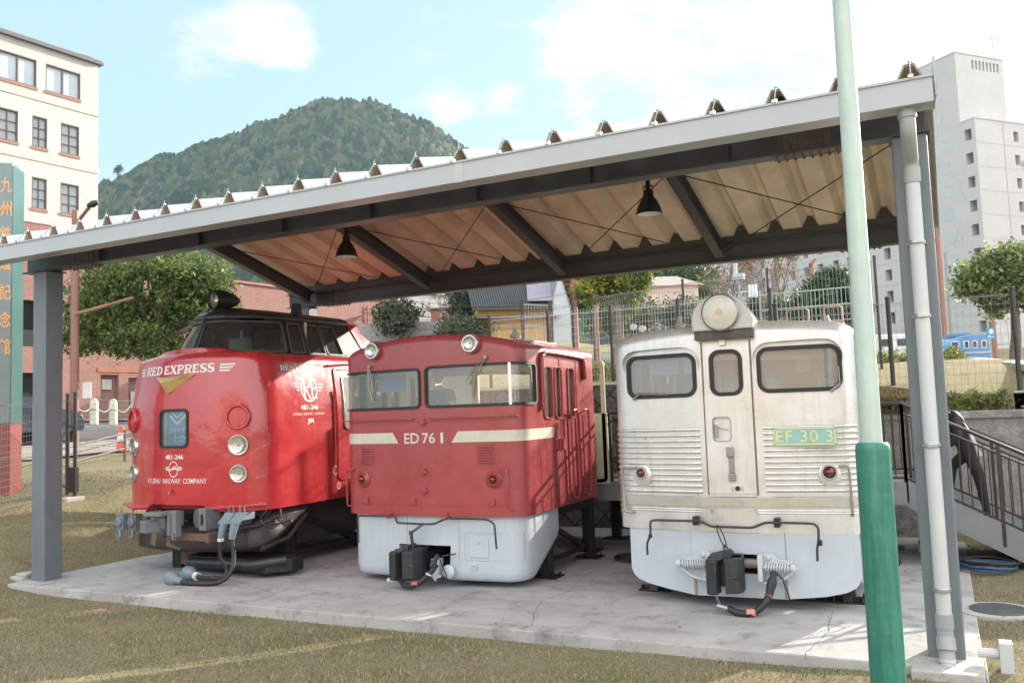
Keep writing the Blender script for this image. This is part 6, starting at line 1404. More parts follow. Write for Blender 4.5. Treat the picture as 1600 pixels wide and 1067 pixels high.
lf={k:leafmat('leaf_'+k,c) for k,c in dict(dark=(.035,.065,.028),mid=(.075,.125,.04),light=(.17,.22,.06),yellow=(.36,.34,.06),pale=(.26,.31,.12),olive=(.12,.13,.05),rusty=(.26,.11,.05),grey=(.10,.13,.10),pine=(.03,.06,.04)).items()}
bark=mat('bark',(.15,.125,.10),.9,var=.3,vs=6,bump=.6,bs=20)
def leafcloud(name,blobs,n,size,mats,parent=None,base=None,shell=.55,flat_=1.):
    """blobs: list of (centre, radii, weight); leaves gather in small sprays"""
    org=Vector(parent['_org']) if parent is not None else Vector(base)
    ws=np.array([b[2] for b in blobs],float); ws/=ws.sum(); P=[];MI=[]
    ns=rng.multinomial(max(1,n//9),ws)
    for (c,rad,_),k in zip(blobs,ns):
        d=rng.normal(size=(k,3)); d/=np.linalg.norm(d,axis=1)[:,None]; rr_=rng.uniform(shell,1.05,k)**.7
        ctr=np.array(c)+d*rr_[:,None]*np.array(rad)*(1+.10*np.sin(d[:,:1]*9+d[:,2:]*7))
        tone=rng.random(k)+.25*np.sin(d[:,0]*6+d[:,2]*5)
        for q in range(9):
            o=ctr+rng.normal(size=(k,3))*size*1.9
            a=rng.normal(size=(k,3)); a/=np.linalg.norm(a,axis=1)[:,None]; b=np.cross(a,rng.normal(size=(k,3))); b/=np.linalg.norm(b,axis=1)[:,None]
            s=size*rng.uniform(.45,1.6,(k,1)); P.append(np.stack([o-a*s,o+b*s*.55,o+a*s,o-b*s*.55],1)); MI.append(np.clip(((tone+rng.normal(size=k)*.15)*len(mats)).astype(int),0,len(mats)-1))
    P=np.concatenate(P); MI=np.concatenate(MI); k=len(P); P=P.reshape(-1,3)-np.array(org)
    me=bpy.data.meshes.new(name); me.vertices.add(4*k); me.vertices.foreach_set('co',P.ravel().astype('f')); me.loops.add(4*k); me.loops.foreach_set('vertex_index',np.arange(4*k)); me.polygons.add(k); me.polygons.foreach_set('loop_start',np.arange(0,4*k,4)); me.polygons.foreach_set('loop_total',np.full(k,4)); me.update(); me.polygons.foreach_set('material_index',MI)
    for m in mats: me.materials.append(m)
    o=bpy.data.objects.new(name,me); COL.objects.link(o)
    if parent is not None: o.parent=parent
    else: o.location=org; o['_org']=tuple(org)
    return o
def branches(mb,p,d,L,r,lev,out,spread=.6,n=3,up_=.25):
    d=d.normalized(); pts=[p]; q=p.copy()
    for i in range(3):
        d=(d+Vector((random.uniform(-1,1),random.uniform(-1,1),random.uniform(-1,1)))*.14).normalized(); q=q+d*L/3; pts.append(q.copy())
    mb.tube(pts,[r,r*.85,r*.7,r*.55],6 if r<.05 else 9)
    out.append(q)
    if lev>0:
        for k in range(n):
            a=random.uniform(0,2*math.pi); s=Vector((math.cos(a),math.sin(a),up_+random.uniform(-.2,.3)))
            branches(mb,pts[random.choice((2,3))],(d+s*spread*random.uniform(.7,1.4)),L*random.uniform(.6,.8),r*.55,lev-1,out,spread,n,up_)
def tree(name,base,blobs,n,size,mats,label,cat='tree',trunk=.15,forks=3,th=None,group=None,lev=2,shell=.5):
    base=Vector(base); t=thing(name,label,cat,tuple(base),group)
    cz=sum(b[0][2]*b[2] for b in blobs)/sum(b[2] for b in blobs); cx=sum(b[0][0]*b[2] for b in blobs)/sum(b[2] for b in blobs); cy=sum(b[0][1]*b[2] for b in blobs)/sum(b[2] for b in blobs)
    mb=MB(); top=Vector((cx,cy,th or (base.z+(cz-base.z)*.7))); mid=(base+top)/2+Vector((.05,.03,0)); mb.tube([base-Vector((0,0,.1)),mid,top],[trunk*1.25,trunk,trunk*.8],12)
    for c,rad,w in blobs:
        c=Vector(c); m_=(top+c)/2+Vector((0,0,-.1*rad[2])); mb.tube([top,m_,c,c+Vector((0,0,rad[2]*.5))],[trunk*.6,trunk*.45,trunk*.25,trunk*.1],7)
        for k in range(5):
            a=random.uniform(0,6.28); e=c+Vector((math.cos(a)*rad[0]*.8,math.sin(a)*rad[1]*.8,random.uniform(-.3,.7)*rad[2])); mb.tube([m_,(m_+e)/2+Vector((0,0,.1)),e],[trunk*.25,trunk*.15,trunk*.05],5)
    mb.build('trunk',bark,t,smooth=60)
    leafcloud('crown',blobs,n,size,mats,t,shell=shell); return t
def B(px,py,d,rx,rz,w=1,ry=None): v=at(px,py,d); return ((v.x,v.y,v.z),(rx*d/FOC,(ry or rx)*d/FOC,rz*d/FOC),w)
# left tree
D=29
bl_=[B(180,500,D,72,52,2.6),B(250,450,D,70,50,2.4),B(305,440,D+.5,52,42,1.6),B(150,470,D,50,45,1.4),B(290,500,D+.5,60,50,2),B(215,525,D-.5,55,32,1.2),B(325,480,D,38,50,1),B(130,520,D,38,34,.9),B(240,415,D,40,22,.7),B(340,440,D,25,30,.4),B(170,430,D,36,26,.6)]
for _i in range(26):
    a_=random.uniform(0,6.28); bl_.append(B(232+math.cos(a_)*random.uniform(70,125),478-math.sin(a_)*random.uniform(40,78),D+random.uniform(-1,1),random.uniform(12,24),random.uniform(9,17),.28))
v=at(228,650,D); v.z=float(gh(v.x,v.y))
tree('street_tree',v,bl_,44000,.06,[lf['mid'],lf['mid'],lf['light'],lf['light'],lf['light']],'dense round green street tree in front of the brick building',trunk=.18,shell=.5)
# centre tree behind ED roof: yellow-green ginkgo-like, trunk seen behind fence
D=24
v=at(962,580,D); v.z=float(uh(v.x,v.y))
tree('young_tree',v,[B(960,445,D,26,14,1),B(925,455,D,30,20,1),B(990,450,D,20,16,.8),B(1005,440,D,14,14,.4),B(985,480,D,12,14,.35),B(945,430,D,40,20,.9),B(1000,410,D,40,20,.5)],7000,.05,[lf['mid'],lf['light'],lf['light'],lf['yellow']],'thin tree with yellow-green leaves and forked trunk behind the pale fence',trunk=.14,shell=.1)
# right-hand camphor
D=30; v=at(1584,552,D); v.z=float(uh(v.x,v.y))
tree('rounded_tree',v,[B(1535,425,D,38,24,1.6),B(1575,410,D,42,26,2),B(1610,430,D,40,35,1.6),B(1520,450,D,25,18,.8),B(1560,455,D,35,20,1.2),B(1600,465,D,30,22,.8),B(1555,480,D,16,14,.4),B(1640,430,D,50,45,2)],12000,.075,[lf['mid'],lf['light'],lf['pale'],lf['pale']],'sunlit yellow-green tree at the right edge above the brick wall',trunk=.16,shell=.3)
D=38; v=at(1300,505,D); v.z=float(uh(v.x,v.y))
tree('evergreen_tree',v,[B(1300,455,D,34,22,2),B(1275,475,D,28,18,1.2),B(1325,478,D,26,20,1.2),B(1300,440,D,20,10,.6)],9000,.11,[lf['dark'],lf['grey'],lf['mid'],lf['mid']],'rounded dark green tree behind the pale green bar fence',trunk=.2,shell=.3)
D=40; v=at(1215,520,D); v.z=float(uh(v.x,v.y))
tree('evergreen_tree',v,[B(1215,487,D,30,12,1),B(1245,492,D,20,12,1),B(1190,480,D,16,10,.5)],3600,.11,[lf['dark'],lf['mid'],lf['olive']],'low spreading green tree between the bare trees and the orange pole',trunk=.15,shell=.2)
def baretree(px,py,d,h,label,lev=4,rust_=None,spread=.75,lean=0):
    v=at(px,py,d); v.z=float(uh(v.x,v.y))-.1; t=thing('bare_tree',label,'tree',tuple(v),'bare winter trees before the apartment block'); mb=MB(); out=[]
    branches(mb,v,Vector((lean,0,1)),h*.36,h*.022,lev,out,spread,3,.45); mb.build('trunk',mat('bark_grey',(.20,.17,.16),.9),t,smooth=60)
    leafcloud('crown',[((p.x,p.y,p.z),(.35,.35,.3),1) for p in out[-90:]],900 if rust_ is None else rust_,.05,[lf['rusty'],lf['olive']],t,shell=.1); return t
random.seed(3)
baretree(1150,520,42,6.2,'bare brown tree left of the tall floodlight pole',4)
baretree(1196,515,45,7.4,'bare reddish tree in front of the white apartment wall',4,2500)
baretree(1235,515,47,6.0,'bare thin-branched tree beside the low spreading green tree',4)
baretree(1120,510,50,5.5,'bare tree at the left end of the row above the silver cab',4,400)
baretree(698,515,50,3.2,'small leafless shrub tree in front of the pink brick hut',3,200)
def bush(px,py,d,rx,rz,label,mats,n=3500,size=.06,name='shrub',ground=uh):
    v=at(px,py,d); z=float(ground(v.x,v.y)); o=leafcloud(name,[((v.x,v.y,v.z),(rx,rx*.8,rz),1),((v.x,v.y,v.z-.1),(rx*.7,rx*.6,rz*.8),.5)],n,size,mats,base=(v.x,v.y,z),shell=.4); tag(o,label,'shrub'); return o
bush(620,492,52,1.5,1.0,'dark rounded shrub at the right end of the brick wing',[lf['dark'],lf['olive'],lf['grey']],3500,.1)
bush(735,480,54,1.6,2.2,'grey-green tall bush between the pink hut and the yellow house',[lf['grey'],lf['dark'],lf['grey']],4500,.1)
bush(725,512,50,1.9,.7,'low scrubby bush under the yellow house',[lf['grey'],lf['olive']],2500,.09)
bush(1070,492,38,1.3,.7,'grey-green bush behind the bar fence left of the big headlamp',[lf['grey'],lf['mid']],2600,.08)
bush(1488,563,26,.32,.34,'clipped round shrub beside the blue van',[lf['yellow'],lf['light'],lf['mid']],4200,.03)
bush(1210,508,34,.6,.22,'yellow low shrub behind the roof handrail of the silver cab',[lf['yellow'],lf['light']],1500,.04)
bush(900,446,60,2.0,1.0,'orange-brown autumn tree crown behind the dark tiled roof',[lf['rusty'],lf['rusty'],lf['olive']],3500,.12,'autumn_tree')
bush(862,446,66,2.0,1.0,'russet autumn tree top rising behind the middle of the tiled roof',[lf['rusty'],lf['olive']],2500,.12,'autumn_tree')
bush(925,455,66,3.2,1.6,'dark green tree mass right of the autumn tree',[lf['dark'],lf['mid']],5000,.13,'background_tree')
bush(975,495,60,3.0,1.4,'green tree clump behind the thin yellow-green tree',[lf['mid'],lf['light'],lf['dark']],4500,.12,'background_tree')
bush(1060,440,85,4.5,2.2,'leafy hillside tree behind the small pink-roofed house',[lf['mid'],lf['light'],lf['grey']],4500,.2,'background_tree')
# hedge strips
def hedge(name,x0,x1,y,z0,h,w,label,mats,n):
    k=int((x1-x0)/.35); o=leafcloud(name,[((x0+(i+.5)*(x1-x0)/k,y,z0+h/2),(.25,w/2,h/2),1) for i in range(k)],n,.028,mats,base=((x0+x1)/2,y,z0),shell=.5); tag(o,label,'hedge'); return o
hedge('hedge',4.2,11.2,10.0,2.85,.42,.5,'clipped olive hedge behind the pale fence above the stone wall',[lf['olive'],lf['light'],lf['yellow']],16000)
hedge('hedge',8.8,12.9,13.3,3.05,.25,.5,'low clipped hedge at the top of the grass slope behind the right column',[lf['light'],lf['yellow'],lf['olive']],6000)
hedge('grass_verge',10.8,13.5,7.72,2.0,.28,.3,'thick trimmed grass edging on top of the concrete wall',[lf['olive'],lf['light'],lf['mid']],9000)
# ---------------------------------------------------------------- mountain
sky_px=[(-400,420),(-200,380),(0,330),(100,300),(154,279),(192,265),(207,254),(245,233),(272,228),(310,214),(363,199),(394,181),(424,170),(455,159),(485,148),(508,144),(531,145),(569,145),(604,153),(630,168),(661,181),(684,195),(707,212),(733,226),(790,262),(860,310),(940,360),(1020,405),(1100,440),(1200,470),(1400,520),(1700,560)]
DM=650.
pk=at(530,145,DM)
# height field in camera-lateral coordinates (real size hill, half a kilometre away)
ax=Vector((math.cos(YAW),math.sin(YAW),0)); ay=Vector((-math.sin(YAW),math.cos(YAW),0))
sx=[];sz=[]
for px,py in sky_px:
    v=at(px,py,DM)-CAM; sx.append(v.dot(ax)); sz.append(v.z+CAM.z)
xs=np.concatenate([np.arange(-430,-335,3.),np.arange(-335,0,.9),np.arange(0,330,3.)]); ysM=np.arange(DM-330,DM+60,1.25)
XX,YY=np.meshgrid(xs,ysM); ridge=np.interp(XX,sx,sz)
ridge=np.interp(xs,sx,sz)-7; ridge=np.broadcast_to(ridge,XX.shape)
tt=np.clip((YY-(DM-330))/330,0,1); 
fold=.5*np.sin(XX*.022+YY*.012)+.35*np.sin(XX*.05-YY*.03+1)+.25*np.sin(XX*.011+2)
H=6+(ridge-6)*np.clip(tt**1.15,0,1)
H=H+ (20*fold)*np.sin(np.pi*np.clip(tt,0,1))*np.clip(tt*2,0,1)
back=np.clip((YY-DM)/60,0,1); H=H-back*90
def crownfield(XX,YY,cell,seed,rmin,rmax):
    r=np.random.default_rng(seed); nx=int((XX.max()-XX.min())/cell)+4; ny=int((YY.max()-YY.min())/cell)+4
    jx=r.uniform(0,1,(ny,nx));jy=r.uniform(0,1,(ny,nx));rd=r.uniform(rmin,rmax,(ny,nx));tn=r.uniform(0,1,(ny,nx))
    cxx=((XX-XX.min())/cell+1).astype(int); cyy=((YY-YY.min())/cell+1).astype(int); best=np.full(XX.shape,0.); tone=np.full(XX.shape,.5)
    for dy in (-1,0,1):
        for dx in (-1,0,1):
            gx=cxx+dx;gy=cyy+dy; px=XX.min()+(gx-1+jx[gy,gx])*cell; py=YY.min()+(gy-1+jy[gy,gx])*cell; R_=rd[gy,gx]; d2=((XX-px)**2+(YY-py)**2)/R_**2
            h=np.where(d2<1,R_*np.sqrt(np.clip(1-d2,0,1)),0)*1.0; k=h>best; best=np.where(k,h,best); tone=np.where(k,tn[gy,gx],tone)
    return best,tone
c1,t1=crownfield(XX,YY,8,1,4,7); c2,t2=crownfield(XX,YY,3.5,2,1.7,2.9); c3,t3=crownfield(XX,YY,26,3,12,22)
edge=1-.0*back
H=H+(np.maximum(c1*.9,c2*1.6+1.4)+c2*.9+c3*.15+rng.normal(size=XX.shape)*.6)*np.clip(tt*6,0,1)
tone=np.where(c1*.9>c2*1.6+1.4,t1,t2)
PX=CAM.x+ax.x*XX+ay.x*YY; PY=CAM.y+ax.y*XX+ay.y*YY
nx_,ny_=len(xs),len(ysM); V=np.stack([PX,PY,H],2).reshape(-1,3)
ii=(np.arange(ny_-1)[:,None]*nx_+np.arange(nx_-1)[None]).ravel(); Fq=np.stack([ii,ii+1,ii+nx_+1,ii+nx_],1)
me=bpy.data.meshes.new('mountain'); me.vertices.add(len(V)); me.vertices.foreach_set('co',V.ravel().astype('f')); me.loops.add(Fq.size); me.loops.foreach_set('vertex_index',Fq.ravel()); me.polygons.add(len(Fq)); me.polygons.foreach_set('loop_start',np.arange(0,Fq.size,4)); me.polygons.foreach_set('loop_total',np.full(len(Fq),4)); me.update()
at_=me.attributes.new('tone','FLOAT','POINT'); at_.data.foreach_set('value',tone.ravel().astype('f'))
me.polygons.foreach_set('use_smooth',[True]*len(Fq))
mm=bpy.data.materials.new('forest_canopy'); mm.use_nodes=True; t=mm.node_tree; b=t.nodes['Principled BSDF']; b.inputs['Roughness'].default_value=.8; b.inputs['Specular IOR Level'].default_value=.15
an=N(t,'ShaderNodeAttribute',attribute_name='tone'); tc=N(t,'ShaderNodeTexCoord'); n1=N(t,'ShaderNodeTexNoise'); n1.inputs['Scale'].default_value=.022; n1.inputs['Detail'].default_value=5; t.links.new(tc.outputs['Object'],n1.inputs[0])
n2=N(t,'ShaderNodeTexNoise'); n2.inputs['Scale'].default_value=.9; n2.inputs['Detail'].default_value=4; t.links.new(tc.outputs['Object'],n2.inputs[0])
q=MATH(t,'ADD',MATH(t,'MULTIPLY',an.outputs['Fac'],.62),MATH(t,'MULTIPLY',n1.outputs[0],.6)); q=MATH(t,'ADD',q,MATH(t,'MULTIPLY',MATH(t,'ADD',n2.outputs[0],-.5),.5))
cr=N(t,'ShaderNodeValToRGB'); e=cr.color_ramp.elements; e[0].position=.25; e[0].color=(.012,.028,.022,1); e[1].position=1; e[1].color=(.15,.15,.085,1)
for p,c in ((.5,(.026,.052,.036)),(.66,(.045,.075,.042)),(.8,(.085,.105,.055)),(.9,(.10,.08,.06))): x=e.new(p); x.color=(*c,1)
t.links.new(q,cr.inputs[0]); t.links.new(cr.outputs[0],b.inputs['Base Color'])
bp=N(t,'ShaderNodeBump'); bp.inputs['Strength'].default_value=1; bp.inputs['Distance'].default_value=1.2; t.links.new(n2.outputs[0],bp.inputs['Height']); t.links.new(bp.outputs[0],b.inputs['Normal'])
me.materials.append(mm); mo=bpy.data.objects.new('mountain',me); COL.objects.link(mo); struct(mo)
# a lone tree on the left shoulder of the hill
v=at(184,268,DM-20); tree('ridge_tree',(v.x,v.y,v.z-4),[((v.x,v.y,v.z+1),(2.2,2,1.6),1),((v.x+1.4,v.y,v.z+2.4),(1.4,1.4,1.0),.6)],500,.5,[lf['dark'],lf['pine']],'lone small tree on the left shoulder of the mountain',trunk=.3)

# ---------------------------------------------------------------- air
hb_=MB().box(-900,700,-120,980,-6,256).build('haze',None)
hm=bpy.data.materials.new('haze_air'); hm.use_nodes=True; t=hm.node_tree; t.nodes.clear(); o=N(t,'ShaderNodeOutputMaterial'); pv=N(t,'ShaderNodeVolumePrincipled'); pv.inputs['Color'].default_value=(.62,.82,1,1); pv.inputs['Density'].default_value=HAZED; pv.inputs['Anisotropy'].default_value=.2; t.links.new(pv.outputs[0],o.inputs['Volume']); hb_.data.materials.append(hm); struct(hb_,'stuff')
# ================================================================ BUILDINGS
def lthing(name,label,cat,loc,ang,group=None):
    t=bpy.data.objects.new(name,None); COL.objects.link(t); t.location=loc; t.rotation_euler=(0,0,ang); t['_org']=(0,0,0); return tag(t,label,cat,group)
wframe=mat('win_frame_brown',(.13,.10,.095),.5); wpane=mat('win_pane_sky',(.45,.52,.56),.08,var=.12,vs=.6,spec=.9); wblind=mat('win_blind',(.42,.45,.46),.35,var=.06,vs=1,spec=.6); wdark=mat('win_dark',(.03,.034,.04),.1)
wframew=mat('win_frame_blue',(.40,.55,.62),.5)
def window(parent,x0,x1,z0,z1,y=0,frame=None,pane=None,muls=(),bars=(),sill=None,dep=.12,fw=.06,out=.03,mw_=.6):
    """window set in plane y (outside is -y)"""
    s=MB(); s.box(x0-fw,x0,y-out,y+dep,z0,z1).box(x1,x1+fw,y-out,y+dep,z0,z1).box(x0-fw,x1+fw,y-out,y+dep,z1,z1+fw).box(x0-fw,x1+fw,y-out,y+dep,z0-fw,z0)
    for m in muls: s.box(m-fw*mw_,m+fw*mw_,y+.0,y+dep*.6,z0,z1)
    for b_ in bars: s.box(x0,x1,y+.02,y+dep*.4,b_-.015,b_+.015)
    w=s.build('window',frame or wframe,parent)
    MB().box(x0,x1,y+dep*.55,y+dep*.6,z0,z1).build('pane',pane or wpane,w)
    if sill: MB().box(x0-fw-.05,x1+fw+.05,y-.09,y+.0,z0-.22,z0-fw-.002).build('sill',sill,w)
    return w
def windowx(parent,y0,y1,z0,z1,x,sgn,frame,pane,dep=.1,muly=(),out=.03,fw=.06,bars=()):
    """window in plane x, outside is sgn*x"""
    a,b=sorted((x-sgn*dep,x+sgn*out)); s=MB(); s.box(a,b,y0-fw,y0,z0,z1).box(a,b,y1,y1+fw,z0,z1).box(a,b,y0-fw,y1+fw,z1,z1+fw).box(a,b,y0-fw,y1+fw,z0-fw,z0)
    for m in muly: s.box(a+.02,b,m-.04,m+.04,z0,z1)
    for q in bars: s.box(a+.02,b,y0,y1,q-.04,q+.04)
    w=s.build('window',frame,parent); c,d=sorted((x-sgn*dep*.7,x-sgn*dep*.3)); MB().box(c,d,y0,y1,z0,z1).build('pane',pane,w); return w
def holed(name,m,parent,x0,x1,y0,y1,z0,z1,holes):
    """wall with real openings (x0,x1,z0,z1) cut through its front"""
    o=MB().box(x0,x1,y0,y1,z0,z1).build(name,m,parent)
    c=MB()
    for h in holes: c.box(h[0],h[1],y0-.5,y0+.35,h[2],h[3])
    if holes: boolean(o,[c.build('cutter',None,parent)])
    return o
creamt=brickmat('cream_tile',(.50,.475,.44),(.54,.51,.48),(.40,.38,.355),.24,.12,.008,.6)
redbr=brickmat('red_brick',(.22,.07,.05),(.31,.105,.075),(.30,.22,.19),.25,.09,.018)
sillb=mat('sill_brick',(.30,.16,.12),.7)
ang=math.atan2(fdir.y,fdir.x)
bL=lthing('tiled_building','four-storey cream tiled building with red brick base beyond the road','building',(FA.x,FA.y,0),ang)
wins4=[(-3.07,-1.08),(-5.55,-3.57),(-8.0,-6.0)]; wins=[(-2.2,-1.14),(-3.78,-2.96),(-5.6,-4.53),(-7.4,-6.4),(-9.4,-8.4)]
H_=[(a,b,20.9,22.45) for a,b in wins4]+[(a,b,z,z+1.72) for a,b in wins for z in (17.58,14.16,10.8)]
bo=holed('wall',creamt,bL,-20,0,0,14,13.4,23.3,[h for h in H_ if h[2]>13])
lower=holed('brick_base',redbr,bL,-20,-.01,.0,14,1.5,13.4,[(-4.6,-3.45,6.6,9.1),(-4.6,-3.2,2.4,5.2),(-8.5,-6.5,6.6,9.1)])
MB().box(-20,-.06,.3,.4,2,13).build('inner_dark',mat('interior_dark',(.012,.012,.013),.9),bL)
for a,b in wins4: window(bL,a+.06,b-.06,20.96,22.39,0.05,muls=((a+b)/2,),sill=sillb,dep=.2)
for a,b in wins:
    for z in (17.58,14.16): window(bL,a+.06,b-.06,z+.06,z+1.66,.05,pane=wblind,muls=((a+b)/2,),bars=(z+.55,z+1.1),sill=sillb,dep=.2,mw_=.22)
s=MB()
for z in (20.2,16.8,13.35): s.box(-20,.03,-.04,-.002,z,z+.22)
s.box(.0,.03,-.04,14,20.2,20.42); s.build('band_course',mat('band_tile',(.52,.47,.41),.7),bL)
s=MB(); s.box(-20,.2,-.25,14.2,23.3,23.42).box(-20,.15,-.18,14.1,23.42,23.55); s.build('roof_edge',mat('roof_metal',(.16,.155,.15),.4,metal=.3),bL)
P=[(-.6+.75*math.cos(R(a)),23.55+.22*math.sin(R(a))) for a in range(0,181,15)]
MB().xz(P,.2,13).build('roof_vault',MATS['roof_metal'],bL,smooth=40)
MB().box(-4.55,-3.5,.05,.06,6.6,7.5).build('balcony_grille',blackp,bL)
# long brick wing
bW=lthing('brick_wing','long low red brick building wing with dark garage opening behind the street tree','building',(FA.x,FA.y,0),ang)
op=[(.15-2.1,1.25,2.3,5.15)]
wg=holed('wall',redbr,bW,.0,24.5,.02,16,1.5,11.45,[(.2,1.28,2.3,5.15),(1.9,3.2,2.3,5.0),(4.2,8.0,2.3,5.0),(2,4.5,6.5,9.2),(9,12,6.4,8.6)])
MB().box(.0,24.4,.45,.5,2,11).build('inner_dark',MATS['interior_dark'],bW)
s=MB(); s.box(0,24.6,-.10,16.1,11.45,11.6); s.build('coping',mat('coping_red',(.34,.13,.09),.7),bW)
s=MB(); s.box(0,24.5,-.03,.015,5.3,5.55).box(0,24.5,-.03,.015,9.3,9.5); s.build('soldier_course',brickmat('soldier_brick',(.36,.11,.06),(.42,.15,.09),(.25,.14,.1),.09,.26,.012),bW)
window(bW,9.3,11.7,6.6,8.4,.06,muls=(10.5,)); window(bW,2.3,4.2,6.7,9.0,.06,muls=(3.2,),pane=wdark)
s=MB(); s.box(1.28,1.9,.0,.018,2.0,5.3); s.build('pier',redbr,bW)
MB().box(2.2,3.0,.25,.3,3.2,4.2).box(.4,1.0,.25,.3,4.3,4.9).box(4.6,5.4,.25,.3,3.3,4.6).build('posted_bills',mat('paper_grey',(.45,.45,.43),.7),bW)
s=MB(); s.tube([(22.2,-.08,10.9),(22.2,-.08,9.3),(23.6,-.08,9.3),(23.6,-.08,2)],.05,6); s.build('drain_pipe',mat('pipe_maroon',(.22,.06,.05),.5),bW)
# apartment tower
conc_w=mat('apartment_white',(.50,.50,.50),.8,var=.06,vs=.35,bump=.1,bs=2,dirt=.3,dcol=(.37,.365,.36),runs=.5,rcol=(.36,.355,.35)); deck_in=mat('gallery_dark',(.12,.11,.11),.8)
A0=at(1491,78,105)
xd=Vector((.659,.752)); ang2=math.atan2(xd.y,xd.x)
bT=lthing('apartment_block','big white concrete apartment block with stair tower and rows of small openings','building',(A0.x,A0.y,0),ang2)
c=MB()
tw=MB().box(0,8.2,0.0,6,-2,43.6).build('stair_tower',conc_w,bT)
for k in range(8): c.box(2.75+k*.62,2.75+k*.62+.32,-.5,.6,41.9,43.05)
boolean(tw,[c.build('cutter',None,bT)]); MB().box(2.5,7.9,.55,.6,41.7,43.2).build('vent_back',mat('vent_blue',(.42,.46,.62),.7),bT)
bb=MB().box(0.0,40,-2,-.01,-2,34.8).build('gallery_bay',conc_w,bT)
c=MB(); zl=[33.75-2.87*k for k in range(10)]
for z in zl:
    c.box(-.5,1.2,-1.45,-.45,z-1.35,z)
    for x in (6.4,8.65,11.2,13.7,16.2,18.7): c.box(x,x+.85,-2.6,-1.2,z-1.25,z)
boolean(bb,[c.build('cutter',None,bT)])
for z in zl:
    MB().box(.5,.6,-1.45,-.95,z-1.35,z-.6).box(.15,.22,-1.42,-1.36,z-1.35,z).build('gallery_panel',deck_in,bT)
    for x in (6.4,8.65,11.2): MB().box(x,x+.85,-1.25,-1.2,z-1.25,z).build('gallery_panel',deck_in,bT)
wg=MB().box(0,12,5.99,52,-2,33.3).build('main_wing',conc_w,bT)
c=MB(); zr=[33.9-2.87*k for k in range(10)]
for z in [33.4-2.87*k for k in range(10)]:
    if z>32.5: continue
    for y in (8,12.5,19.2,21.9,25,28,31,34.5,38,42,46): c.box(-.5,.9,y-.55,y+.55,z-1.5,z)
boolean(wg,[c.build('cutter',None,bT)])
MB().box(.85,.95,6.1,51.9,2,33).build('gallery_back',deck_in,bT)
for z in [30.5-2.87*k+2.87 for k in range(9)]: windowx(bT,1.72,2.95,z-1.25,z,0,-1,wframew,mat('pane_pale_blue',(.42,.55,.62),.3),muly=(2.33,),dep=.05,bars=(z-.95,z-.75))
s=MB(); s.box(-.06,8.3,-.08,6.1,43.6,43.75).box(-.05,40,-2.08,-.01,34.8,34.95).box(-.05,12,6.0,52,33.3,33.5); s.build('parapet',conc_w,bT)
s=MB()
for k in range(9):
    y=random.uniform(.3,4.6); z=random.uniform(20,42); pts=[(-.012,y,z)]
    for j in range(6): pts.append((-.012,pts[-1][1]+random.uniform(-.35,.35),pts[-1][2]-random.uniform(.3,.7)))
    s.tube(pts,.03,4)
s.build('wall_cracks',mat('crack_grey',(.42,.41,.40),.9),bT)
s=MB()
for k in range(11):
    z=34.0-2.87*k-2.1; s.box(0,40,-2.02,-2.001,z,z+.09); s.box(-.02,-.001,6,52,z-.6,z-.5)
for x in (4.6,10.2,15.1): s.box(x,x+.09,-2.05,-2.021,-1,34.7)
s.build('panel_joints',mat('joint_grey',(.43,.43,.43),.9),bT)
for z in zl[1:8:2]: MB().box(7.45,8.15,-2.45,-2.03,z-1.2,z-.65).build('air_conditioner',mat('ac_white',(.55,.55,.54),.6),bT,bevel=.03)
v=at(1552,85,107); an_=MB().tube([(v.x,v.y,43.6),(v.x,v.y,46.3)],.05,6)
for k in range(5): p=Vector((v.x,v.y,46.1))+rt*(-1.1+.55*k); an_.tube([p-Vector((0,.3,0))-up*.0,p+Vector((0,.3,0))],.025,4)
an_.tube([Vector((v.x,v.y,46.15))-rt*1.2+Vector((0,0,.35)),Vector((v.x,v.y,46.1))+rt*1.3-Vector((0,0,.45))],.03,4); tag(an_.build('roof_aerial',galv,base=(v.x,v.y,43.6)),'television aerial on top of the apartment stair tower','aerial')
v=at(1452,88,106); tag(MB().tube([tuple(v),tuple(at(1449,45,106))],.05,5).build('lightning_rod',galv,base=tuple(v)),'thin lightning rod at the left corner of the stair tower roof','lightning rod')
# houses in the middle distance
stucco=mat('white_stucco',(.62,.61,.58),.9,var=.08,dirt=.3,dcol=(.42,.42,.38)); pinkw=mat('pink_wall',(.42,.16,.12),.85,var=.1); yelw=mat('yellow_siding',(.70,.42,.12),.8,var=.06); tilem=mat('dark_tiles',(.065,.068,.072),.5,var=.2,vs=3); slate=mat('violet_roof',(.26,.25,.30),.6)
fang=YAW
def loc_at(px,py,d,z=None):
    v=at(px,py,d); return (v.x,v.y,v.z if z is None else z)
def hw(px0,px1,d): return (px1-px0)*d/FOC
